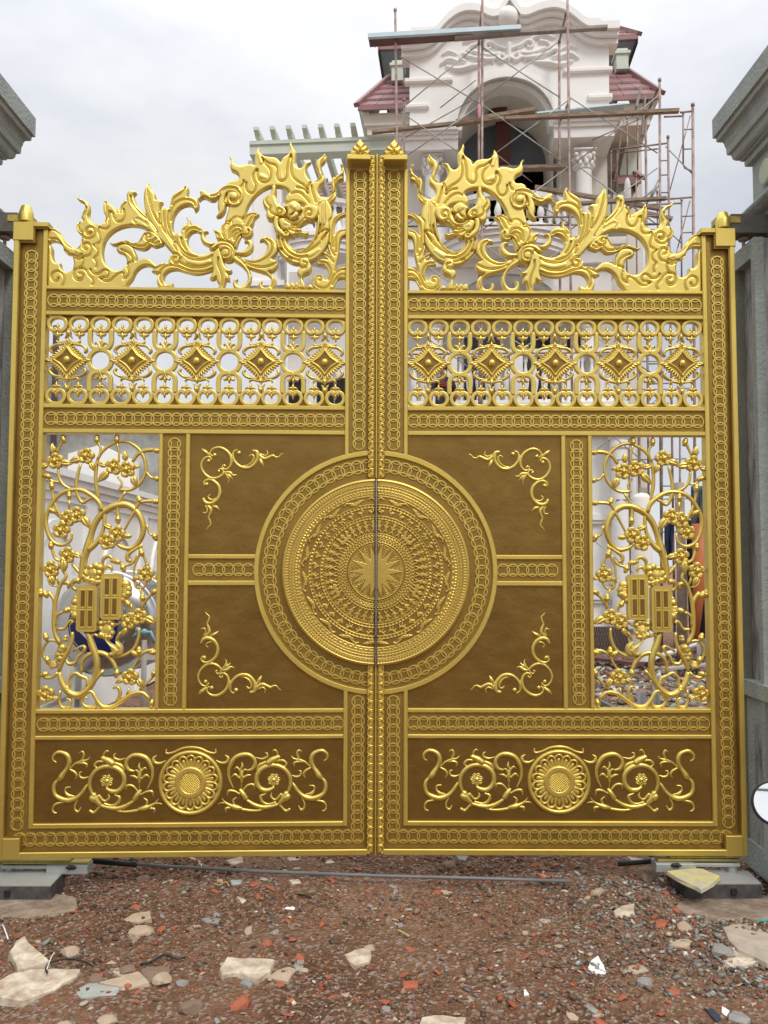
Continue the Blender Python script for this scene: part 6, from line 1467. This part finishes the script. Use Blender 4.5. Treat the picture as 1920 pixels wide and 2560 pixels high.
def opener(sg, xs, label):
    # xs: pixel spans for housing, arm, post
    root = empty('gate_opener_arm', (0, 0, 0)); tag(root, label, 'gate opener')
    def bx(nm, m, x0, y0, x1, y1, ya, yb, bev=.002):
        a, b = at(x0, y1, 0), at(x1, y0, 0); return MB().box(min(a.x, b.x), max(a.x, b.x), ya, yb, a.z, b.z, bev).build(nm, m, root)
    for q in xs['y']: bx('yellow_bar', YG, *q, -.03, .03)
    bx('housing', ALU, *xs['h'], -.06, .03); bx('arm', ALU, *xs['a'], -.04, .02)
    a, b = at(xs['p'][0], xs['p'][3], 0), at(xs['p'][2], xs['p'][1], 0); r = abs(b.x-a.x)/2
    MB().lathe([(r, a.z-.01), (r, b.z)], ((a.x+b.x)/2, 0, 0), 16).build('pivot_post', ALU, root, 2)
    hx = (xs['h'][0]*.45+xs['h'][2]*.55); c = at(hx, (xs['h'][1]+xs['h'][3])/2+2, -.06)
    MB().ball((c.x, -.064, c.z), .012, 8, 6, (1.7, .6, 1)).ball((c.x+sg*.015, -.064, c.z-.0), .013, 8, 6).tube([(c.x+sg*.02, -.066, c.z), (c.x+sg*.035, -.066, c.z-.001)], .004, 6).build('release_handle', BLK, root, True)
    return root
opener(-1, dict(y=[(4, 2145, 180, 2150), (12, 2151, 226, 2156)], h=(126, 2156, 228, 2176), a=(10, 2158, 126, 2166), p=(9, 2166, 37, 2188)), 'grey gate opener housing and arm under the left leaf')
opener(1, dict(y=[(1670, 2136, 1846, 2141), (1640, 2143, 1842, 2149)], h=(1632, 2150, 1730, 2171), a=(1731, 2153, 1843, 2161), p=(1814, 2161, 1843, 2182)), 'grey gate opener housing and arm under the right leaf')
P = [onz(x, y, .03) for x, y in ((232, 2152), (300, 2158), (420, 2166), (640, 2178), (960, 2190), (1200, 2196), (1430, 2203))]
cd = empty('conduit_pipe', tuple(P[0])); tag(cd, 'long thin grey pipe with black end lying on rubble under the gate', 'pipe')
MB().tube([p-P[0] for p in P[1:]], .009, 8).build('pipe', mat('grey_pvc', (.15, .155, .15), .5), cd, True); MB().tube([P[0]-P[0], P[1]-P[0], P[2]*.35+P[1]*.65-P[0]], .016, 8).build('black_sleeve', BLK, cd, True)
a, b = onz(1545, 2160, .05), onz(1640, 2152, .07); tag(MB().tube([a, a*.5+b*.5, b], .014, 8).build('black_tube', BLK, None, True), 'short black tube by the right gate opener housing', 'tube')
# ============================================================ BROKEN STONES, SLABS AND BRICK PIECES
def smat(n, c, c2=None): return mat(n, c, .85, 0, .1, 14, .35, 50, col2=c2, bdist=.006)
CR = mat('cream_stone', (.30, .21, .135), .85, 0, .1, 12, .6, 26, col2=(.70, .62, .49), bdist=.012); TAN = smat('tan_stone', (.36, .27, .18), (.48, .38, .27)); GRY = smat('grey_stone', (.19, .18, .165), (.33, .31, .28)); BRK = smat('brick_fragment', (.30, .075, .035), (.42, .13, .07))
BRN = smat('brown_rock', (.15, .095, .065), (.28, .19, .13)); GRN = smat('green_grey_stone', (.27, .29, .26), (.38, .39, .35)); YSL = smat('yellow_painted_stone', (.42, .40, .36), (.66, .56, .16)); NVY = smat('navy_tile', (.03, .035, .06)); FOOT = mat('muddy_cement', (.16, .105, .07), .9, 0, .1, 7, .8, 22, col2=(.36, .29, .22), bdist=.03); WHT = smat('white_chip', (.76, .75, .72)); CEM = smat('cement_patch', (.34, .28, .215), (.46, .40, .32))
def slab(st, th, m, label, cat='stone slab', nm='stone_slab', tilt=0, z=None, lift=.0, ox=0, oy=2100, s=1.728):
    px = [(ox+x/s, oy+y/s) for x, y in P2(st)]; c0 = onz(sum(p[0] for p in px)/len(px), sum(p[1] for p in px)/len(px), 0)
    zt = (float(gh(c0.x, c0.y))+th*.42 if z is None else z)+lift
    tilt *= .12; P = [onz(x, y, zt) for x, y in px]; c = sum(P, Vector())/len(P); q = []
    for i, p in enumerate(P):
        n = P[(i+1) % len(P)]; q.append(p); q.append((p+n)/2+Vector((random.uniform(-1, 1), random.uniform(-1, 1), 0))*.05*(n-p).length)
    n = len(q); v = []
    for k, (dz, sc) in enumerate(((0, .93), (-.12, 1.0), (-1, 1.0+.04))):
        for i, p in enumerate(q):
            r = 1+random.uniform(-.02, .02); d = (p-c)*sc*r; v.append((d.x, d.y, dz*th+tilt*d.y+random.uniform(-.05, .05)*th))
    f = [tuple(range(n))[::1]]+[(k*n+i, (k+1)*n+i, (k+1)*n+(i+1) % n, k*n+(i+1) % n) for k in range(2) for i in range(n)]+[tuple(range(3*n-1, 2*n-1, -1))]
    o = pyd(nm, v, f, m); 
    bm_ = o.data; 
    o.location = c; tag(o, label, cat); return o
slab('40,480 70,440 105,420 150,465 215,515 140,535 75,548', .03, CR, 'cream broken slab with pointed top at the left edge of the rubble', tilt=.5, lift=.02)
slab('-60,640 0,600 60,570 130,558 345,555 330,585 270,612 240,640 100,690 0,672', .045, CR, 'largest cream broken slab at the lower left edge')
slab('285,620 330,600 370,588 425,618 520,632 505,668 350,678 320,650', .015, GRN, 'green grey flat stone piece beside the largest cream slab')
slab('425,550 480,520 520,545 575,575 530,588 470,562', .02, TAN, 'bent tan stone flake above the green grey piece', tilt=.4)
slab('430,612 520,590 600,565 625,590 645,612 560,640 500,625', .02, TAN, 'flat tan stone sheet right of the green grey piece')
slab('948,550 980,505 1090,508 1187,515 1165,560 1115,592 1040,570 960,575', .045, CR, 'cream rectangular slab left of centre in the rubble', tilt=.1)
slab('1485,495 1530,475 1608,458 1605,495 1595,520 1535,538', .035, CR, 'cream chipped stone slab just below the middle of the gate', tilt=.3)
slab('1155,590 1200,560 1250,545 1280,560 1245,608', .02, TAN, 'tan stone fragment right of the cream rectangular slab')
slab('1245,565 1285,520 1315,520 1300,560', .012, GRY, 'thin grey stone sliver right of the tan fragment', tilt=.4)
slab('530,345 580,315 650,305 655,335 600,352', .03, TAN, 'pale brown lump half buried left of the centre')
slab('870,340 900,330 955,340 940,356 890,352', .02, GRY, 'whitish grey flat piece in the middle of the left rubble')
slab('820,372 880,358 930,362 890,376', .012, TAN, 'long thin tan chip left of centre')
slab('978,88 1045,70 1052,95 1010,106', .02, CR, 'cream chip just under the left gate leaf', cat='stone chip', nm='stone_chip', tilt=.3)
slab('1020,240 1085,250 1045,274', .012, CR, 'white triangular tile chip left of centre below the pipe', cat='stone chip', nm='stone_chip')
slab('812,68 858,68 845,84 820,80', .012, CR, 'small cream chip under the rosette of the left leaf', cat='stone chip', nm='stone_chip')
slab('852,86 885,92 870,112', .015, CR, 'cream corner chip between pipe and left leaf', cat='stone chip', nm='stone_chip', tilt=.3)
slab('1240,75 1300,70 1290,86 1250,88', .012, CR, 'flat cream chip under the left leaf near the middle', cat='stone chip', nm='stone_chip')
slab('1400,52 1490,55 1502,66 1420,66', .02, CR, 'wide cream chip at the bottom of the left leaf by the seam', cat='stone chip', nm='stone_chip')
slab('1402,88 1430,82 1450,96 1410,101', .012, CR, 'small cream chip beneath the wide chip by the seam', cat='stone chip', nm='stone_chip')
slab('1222,296 1250,284 1282,287 1270,300', .006, WHT, 'white oval chip on bare soil below the pipe', cat='stone chip', nm='stone_chip')
slab('1250,172 1290,168 1300,182 1262,186', .012, CR, 'cream chip touching the grey pipe near the seam', cat='stone chip', nm='stone_chip')
slab('995,172 1045,170 1040,186 1000,190', .015, GRN, 'pale grey green chip below the pipe left of centre', cat='stone chip', nm='stone_chip')
R_ = dict(ox=960)
slab('990,305 1030,285 1082,275 1085,328 1040,322 1000,320', .03, CR, 'cream triangular stone right of centre below the gate', tilt=.4, **R_)
slab('878,552 895,520 925,503 950,540 968,575 920,570', .03, WHT, 'white upright pointed stone in the right rubble', tilt=.6, **R_)
slab('155,790 165,762 260,755 355,765 345,790 320,830 170,830', .03, CR, 'cream slab cut by the bottom edge of the photo', **R_)
slab('1415,708 1435,700 1492,735 1478,756', .012, WHT, 'bright white tile piece at the lower right', cat='tile', nm='tile_piece', tilt=.3, **R_)
slab('1390,732 1418,725 1455,760 1440,782', .02, NVY, 'dark navy tile piece leaning under the white tile', cat='tile', nm='tile_piece', tilt=.2, **R_)
slab('1488,770 1500,742 1545,740 1585,770 1560,795', .02, GRY, 'rounded grey flat stone at the lower right edge', **R_)
slab('82,608 145,605 145,636 84,638', .02, BRK, 'square orange brick piece at the lower middle', cat='brick piece', nm='brick_piece', **R_)
slab('1172,352 1195,340 1230,345 1215,370 1175,372', .03, BRK, 'orange brick piece on the gravel left of the right floor box', cat='brick piece', nm='brick_piece', **R_)
slab('1225,650 1245,635 1282,645 1275,665 1240,664', .02, BRK, 'orange brick piece at the lower right', cat='brick piece', nm='brick_piece', **R_)
slab('1235,450 1270,430 1305,422 1337,440 1300,460', .03, TAN, 'tan stone left of the cement patch', **R_)
slab('1030,560 1060,538 1120,540 1142,560 1090,575', .015, TAN, 'flat beige stone right of the white pointed stone', **R_)
slab('665,345 700,335 727,345 710,358', .015, TAN, 'small tan slab in the middle of the right rubble', **R_)
slab('300,56 370,58 350,88 325,84', .02, GRY, 'grey triangular piece under the right leaf near the seam', **R_)
slab('860,712 885,708 928,735 910,748', .012, GRY, 'long grey chip at the lower middle right', cat='stone chip', nm='stone_chip', **R_)
slab('600,650 612,643 626,662 606,670', .012, WHT, 'tiny white chip at the lower middle', cat='stone chip', nm='stone_chip', tilt=.3, **R_)
slab('1550,655 1575,650 1610,705 1590,715', .015, TAN, 'long tan chip at the right edge of the rubble', cat='stone chip', nm='stone_chip', **R_)
slab('1050,68 1120,80 1100,92 1070,86', .02, CR, 'cream chip left of the right opener housing', cat='stone chip', nm='stone_chip', **R_)
slab('955,170 975,170 985,186 962,184', .01, CR, 'small cream chip at the right end of the grey pipe', cat='stone chip', nm='stone_chip', tilt=.4, **R_)
slab('1420,500 1470,460 1560,470 1640,520 1560,540 1480,545', .02, CR, 'broken pale slab row below the cement patch', **R_)
cp_ = slab('1465,375 1500,362 1560,362 1640,380 1760,400 1760,540 1655,530 1600,500 1530,470 1490,430', .02, CEM, 'smooth spilled cement patch at the right edge', cat='cement', nm='cement_patch', lift=.012, **R_)
slab('1260,170 1420,120 1700,150 1760,330 1500,350 1340,350 1240,280', .10, FOOT, 'lumpy cement footing around the right floor box', cat='cement', nm='cement_footing', z=-.035, oy=2150, **R_)
slab('-80,170 0,150 220,120 330,140 345,215 270,240 150,250 -80,250', .08, FOOT, 'rough cement footing around the left floor box', cat='cement', nm='cement_footing', z=-.03, oy=2160)
ys = slab('1225,132 1340,120 1380,122 1450,152 1370,212 1310,182', .02, YSL, 'yellow stained stone slab lying on the right floor box', z=.075, **R_); 
yb = empty('yellow_box', tuple(onz(432, 2146, .0))); tag(yb, 'small yellow plastic box with two black holes under the left leaf', 'box')
MB().box(-.055, .055, -.02, .03, 0, .045, .003).build('box_body', mat('yellow_plastic', (.55, .46, .20), .5), yb)
for x in (-.022, .022): MB().lathe([(.011, -.002), (.011, .002)], (0, 0, 0), 12).build('hole_disc', BLK, yb, loc=(x, -.021, .024), rot=(pi/2, 0, 0))  # black discs on the front face paint in the dark of two holes
# rocks
def rock_mesh(seed, flat=.6, sub=2):
    import bmesh
    bm = bmesh.new(); bmesh.ops.create_icosphere(bm, subdivisions=sub, radius=1); r = random.Random(seed)
    pl = [(Vector((r.gauss(0, 1), r.gauss(0, 1), r.gauss(0, 1))).normalized(), r.uniform(.55, .85)) for _ in range(9)]
    for v in bm.verts:
        for n, d in pl:
            e = v.co.dot(n)-d
            if e > 0: v.co -= n*e
        v.co *= 1+r.uniform(-.03, .03); v.co.z *= flat
    me = bpy.data.meshes.new('rock'); bm.to_mesh(me); bm.free(); return me
RM = [rock_mesh(i, .45+.06*(i % 5)) for i in range(10)]
def rock(px, py, wpx, m, label, cat='rock', nm='rock', k=0, ox=0, rz=None, asp=1.):
    q = onz(ox+px/1.728, 2100+py/1.728, 0); z = float(gh(q.x, q.y)); r = wpx/1.728/2*(q-CP).length/F_*1.02
    me = RM[k % 10].copy(); me.name = nm; o = bpy.data.objects.new(nm, me); me.materials.append(m); C.objects.link(o); o.location = (q.x, q.y, z+r*.08); o.scale = (r, r*asp, r); o.rotation_euler = (0, 0, random.random()*6 if rz is None else rz)
    tag(o, label, cat); return o
for a in ((610, 378, 105, TAN, 'round beige rock left of centre in the rubble', 1), (465, 742, 82, TAN, 'smooth beige rock at the bottom left', 2), (830, 688, 98, BRN, 'brown rock with pale top at the lower left', 3), (700, 580, 82, TAN, 'long pale stone left of the cream rectangular slab', 4),
          (672, 550, 130, BRN, 'wide half buried brown rock under the black wire', 5), (790, 588, 62, GRY, 'grey block stone left of the cream rectangular slab', 6), (300, 455, 75, TAN, 'crumbling tan rock at left of the rubble', 7), (1600, 445, 50, TAN, 'small tan rock on top of the chipped cream slab', 8),
          (415, 580, 55, BRN, 'dark brown rock beside the bent tan flake', 9), (555, 530, 75, BRN, 'brown rock behind the bent tan flake', 2), (620, 150, 60, BRN, 'dark rock touching the grey pipe on the left', 3), (1065, 592, 60, GRY, 'grey rock under the cream rectangular slab', 1), (260, 780, 90, TAN, 'tan rock cut by the lower left edge of the photo', 5), (160, 768, 60, GRN, 'greenish rock at the bottom left', 6)):
    rock(a[0], a[1], a[2], a[3], a[4], k=a[5])
rock(1035, 675, 78, BRK, 'dark red brick chunk with white spots below the cream rectangular slab', 'brick chunk', 'brick_chunk', 4, asp=1.5, rz=0)
for a in ((925, 222, 62, TAN, 'tan rock at the right end of the pipe', 3), (1135, 142, 115, BRN, 'large brown rock left of the right opener housing', 7), (1130, 592, 70, GRY, 'dark grey rock in the right rubble', 8), (368, 535, 55, BRN, 'round brown rock at the middle right rubble', 9), (1450, 480, 95, GRY, 'grey rock below the cement patch', 2), (280, 105, 75, BRN, 'brown rock behind the pipe right of the seam', 1), (265, 208, 45, TAN, 'small tan rock in front of the pipe', 5), (230, 210, 40, BRK, 'red brick lump in front of the pipe', 6), (1300, 372, 60, TAN, 'tan rock beside the cement footing', 4)):
    rock(a[0], a[1], a[2], a[3], a[4], k=a[5], ox=960)
# medium pieces, one object each
kinds = [('brick_fragment', BRK, 'orange red brick fragment among the gravel before the gate', 'brick fragment', 'brick fragments in the rubble', 90), ('grey_stone', GRY, 'grey broken stone among the gravel before the gate', 'stone', 'grey stones in the rubble', 80),
         ('beige_stone', TAN, 'beige broken stone among the gravel before the gate', 'stone', 'beige stones in the rubble', 60), ('cream_chip', CR, 'cream stone chip among the gravel before the gate', 'stone chip', 'cream chips in the rubble', 24)]
for nm, m, lab, cat, grp, n in kinds:
    ms = []
    for k in (0, 3, 6):
        me = RM[k].copy() if False else rock_mesh(40+k+len(nm), .4, 1); me.name = nm; me.materials.append(m); ms.append(me)
    for i in range(n):
        x, y = random.uniform(-1.9, 1.9), -random.random()**.8*1.7+.25; s_ = random.uniform(.009, .021)*(1.25 if nm == 'brick_fragment' else 1)
        o = bpy.data.objects.new(nm, ms[i % 3]); C.objects.link(o); o.location = (x, y, float(gh(x, y))+s_*.2); o.scale = (s_*random.uniform(1, 1.7), s_, s_*random.uniform(.6, 1)); o.rotation_euler = (random.uniform(-.4, .4), random.uniform(-.4, .4), random.random()*6.3); tag(o, lab, cat, grp)
# gravel: uncountable, one mesh near and one beyond the gate
def gravel(name, n, xr, yr, s0, s1, seed, pal, dens=None, oct_=True):
    g = np.random.default_rng(seed); x = g.uniform(*xr, n); y = g.uniform(*yr, n)
    if dens is not None: k = g.random(n) < dens(x, y); x, y = x[k], y[k]; n = len(x)
    s_ = s0+(s1-s0)*g.random(n)**3.2
    if oct_: 
        B = np.array([[1,0,0],[0,1,0],[-1,0,0],[0,-1,0],[0,0,1],[0,0,-1],[.7,.7,.55],[-.7,.7,.5],[-.7,-.7,.55],[.7,-.7,.5]], float)
        Fc = np.array([[4,0,6],[4,6,1],[4,1,7],[4,7,2],[4,2,8],[4,8,3],[4,3,9],[4,9,0],[0,5,6],[6,5,1],[1,5,7],[7,5,2],[2,5,8],[8,5,3],[3,5,9],[9,5,0]])
    a = g.random(n)*2*pi; ax, ay, az = g.uniform(.7, 1.6, n), g.uniform(.6, 1.1, n), g.uniform(.35, .9, n); t = g.uniform(-.5, .5, n)
    J = 1+g.uniform(-.28, .28, (n, len(B), 3)); P = B[None]*J*np.stack([ax, ay, az], 1)[:, None, :]*s_[:, None, None]
    X = P[..., 0]*np.cos(a)[:, None]-P[..., 1]*np.sin(a)[:, None]; Y = P[..., 0]*np.sin(a)[:, None]+P[..., 1]*np.cos(a)[:, None]; Zz = P[..., 2]+X*t[:, None]
    V = np.stack([X+x[:, None], Y+y[:, None], Zz+(gh(x, y)+s_*.18)[:, None]], -1).reshape(-1, 3)
    Fq = (Fc[None]+(np.arange(n)*len(B))[:, None, None]).reshape(-1, 3)
    me = bpy.data.meshes.new(name); me.vertices.add(len(V)); me.vertices.foreach_set('co', V.ravel()); me.loops.add(len(Fq)*3); me.loops.foreach_set('vertex_index', Fq.ravel().astype(np.int32))
    me.polygons.add(len(Fq)); me.polygons.foreach_set('loop_start', np.arange(len(Fq), dtype=np.int32)*3); me.update(calc_edges=True)
    pal = np.array(pal); ci = g.choice(len(pal), n, p=pal[:, 3]/pal[:, 3].sum()); col = pal[ci, :3]*g.uniform(.65, 1.3, (n, 1))
    at_ = me.color_attributes.new('stone_colour', 'FLOAT_COLOR', 'POINT'); at_.data.foreach_set('color', np.concatenate([np.repeat(col, len(B), 0), np.ones((n*len(B), 1))], 1).ravel())
    return tag(meshobj(name, me, GRAV), kind='stuff')
GRAV = mat('gravel_mixed', (.8, .8, .8), .9, 0, .25, 60, .3, 120, attr='stone_colour', bdist=.003)
pal = [(.19, .108, .062, 36), (.31, .19, .11, 26), (.23, .19, .145, 12), (.40, .115, .048, 17), (.48, .37, .25, 7), (.09, .055, .035, 7), (.28, .29, .25, 2), (.64, .57, .46, 3)]
palg = [(.17, .11, .07, 16), (.27, .19, .13, 20), (.26, .245, .215, 30), (.31, .085, .045, 8), (.44, .38, .30, 10), (.08, .07, .06, 8), (.34, .36, .33, 8), (.62, .57, .48, 4)]
dn = lambda x, y: np.clip(.85-1.2*np.exp(-((x+.1)**2/.35+(y+.75)**2/.05))-.9*(vnoise(x, y, 1.7, 9) > .62), .12, 1)
gravel('gravel', 42000, (-2.4, 2.4), (-2.0, .9), .0022, .012, 3, pal, dn)
gravel('gravel', 3400, (-2.3, 2.3), (-1.9, .7), .007, .020, 4, pal, dn)
gravel('gravel', 5200, (.75, 2.2), (-1.2, .1), .005, .017, 5, palg, lambda x, y: np.clip((x-.7)*1.6, 0, 1))
gravel('gravel', 9000, (-4.0, 4.2), (.8, 5), .008, .035, 6, pal)
gravel('gravel', 6000, (.5, 6), (3, 11), .02, .075, 7, palg+[(.62, .57, .48, 12)])
# wires and scraps
def wire(st, r, m, label, ox=0, nm='wire', lift=.008):
    pts = []
    for x, y in P2(st): q = onz(ox+x/1.728, 2100+y/1.728, 0); pts.append((q.x, q.y, float(gh(q.x, q.y))+lift+.012*random.random()))
    tag(MB().tube(smooth(pts, False, 3, 170).tolist(), r, 6).build(nm, m, None, True), label, 'wire')
wire('605,512 640,508 690,495 715,485 760,492 800,485', .0045, BLK, 'crooked black wire lying left of centre in the rubble')
wire('205,585 198,560 215,535 260,528 330,528 380,540 400,560', .004, BLK, 'black cable curled over the largest cream slab', lift=.03)
wire('920,185 945,195 975,180 990,200', .0025, mat('yellow_string', (.50, .38, .10), .7), 'thin yellow string below the pipe')
wire('1285,235 1320,245 1345,250', .005, BLK, 'short black wire end below the pipe near the seam')
wire('10,370 20,400 35,432', .003, WHT, 'white plastic strip at the far left of the rubble', lift=.02)
wire('200,570 220,520 235,490', .002, WHT, 'white frayed string sticking up from the largest slab', lift=.03)
wire('58,360 80,370 108,385', .005, mat('tan_straw', (.42, .33, .15), .8), 'tan straw piece on soil right of the seam', ox=960)
wire('1615,328 1640,325 1680,330', .006, mat('teal_plastic', (.02, .32, .25), .5), 'teal plastic rod end at the right edge', ox=960)
# ============================================================ scooter mirror at the right edge, nearer the camera
q = at(1937, 2008, -1.55); mr_ = empty('scooter_mirror', tuple(q)); tag(mr_, 'round black rimmed scooter mirror reflecting the sky at the right edge', 'mirror')
MIR = bpy.data.materials.new('mirror_glass'); MIR.use_nodes = True; b = MIR.node_tree.nodes['Principled BSDF']; b.inputs['Base Color'].default_value = (.93, .95, .97, 1); b.inputs['Metallic'].default_value = 1; b.inputs['Roughness'].default_value = .02
g_ = MB().lathe([(.0, -.0062), (.069, -.0060), (.070, -.003)], (0, 0, 0), 40).build('mirror_glass', MIR, mr_)
rm = MB().lathe([(.070, -.004), (.073, -.006), (.077, -.002), (.078, .008), (.070, .024), (.03, .032), (0, .034)], (0, 0, 0), 40).build('mirror_shell', BLK, mr_, 2)
nrm = (CP-q).normalized()+Vector((-.15, -1, .50)).normalized(); rot = (-nrm.normalized()).to_track_quat('Z', 'X').to_euler()
for o in (g_, rm): o.rotation_euler = rot; o.scale = (1.0, 1.0, 1)
MB().tube([(.0, .02, -.04), (.06, .05, -.12), (.12, .08, -.20), (.13, .10, -.32)], .006, 8).build('mirror_stem', BLK, mr_, True)

for i, (z, y, dz) in enumerate(((7.2, -13, .3), (6.6, -13.4, -.5), (8.1, -12.2, 1.2))):
    tag(MB().tube([(-9+18*k/12, y, z+dz*k/12-.5*sin(pi*k/12)) for k in range(13)], .022, 6).build('overhead_cable', BLK, None, True), ('highest', 'lowest', 'steepest')[(1, 0, 2)[i] if False else i]+' overhead cable behind the photographer, seen only in the scooter mirror', 'cable')
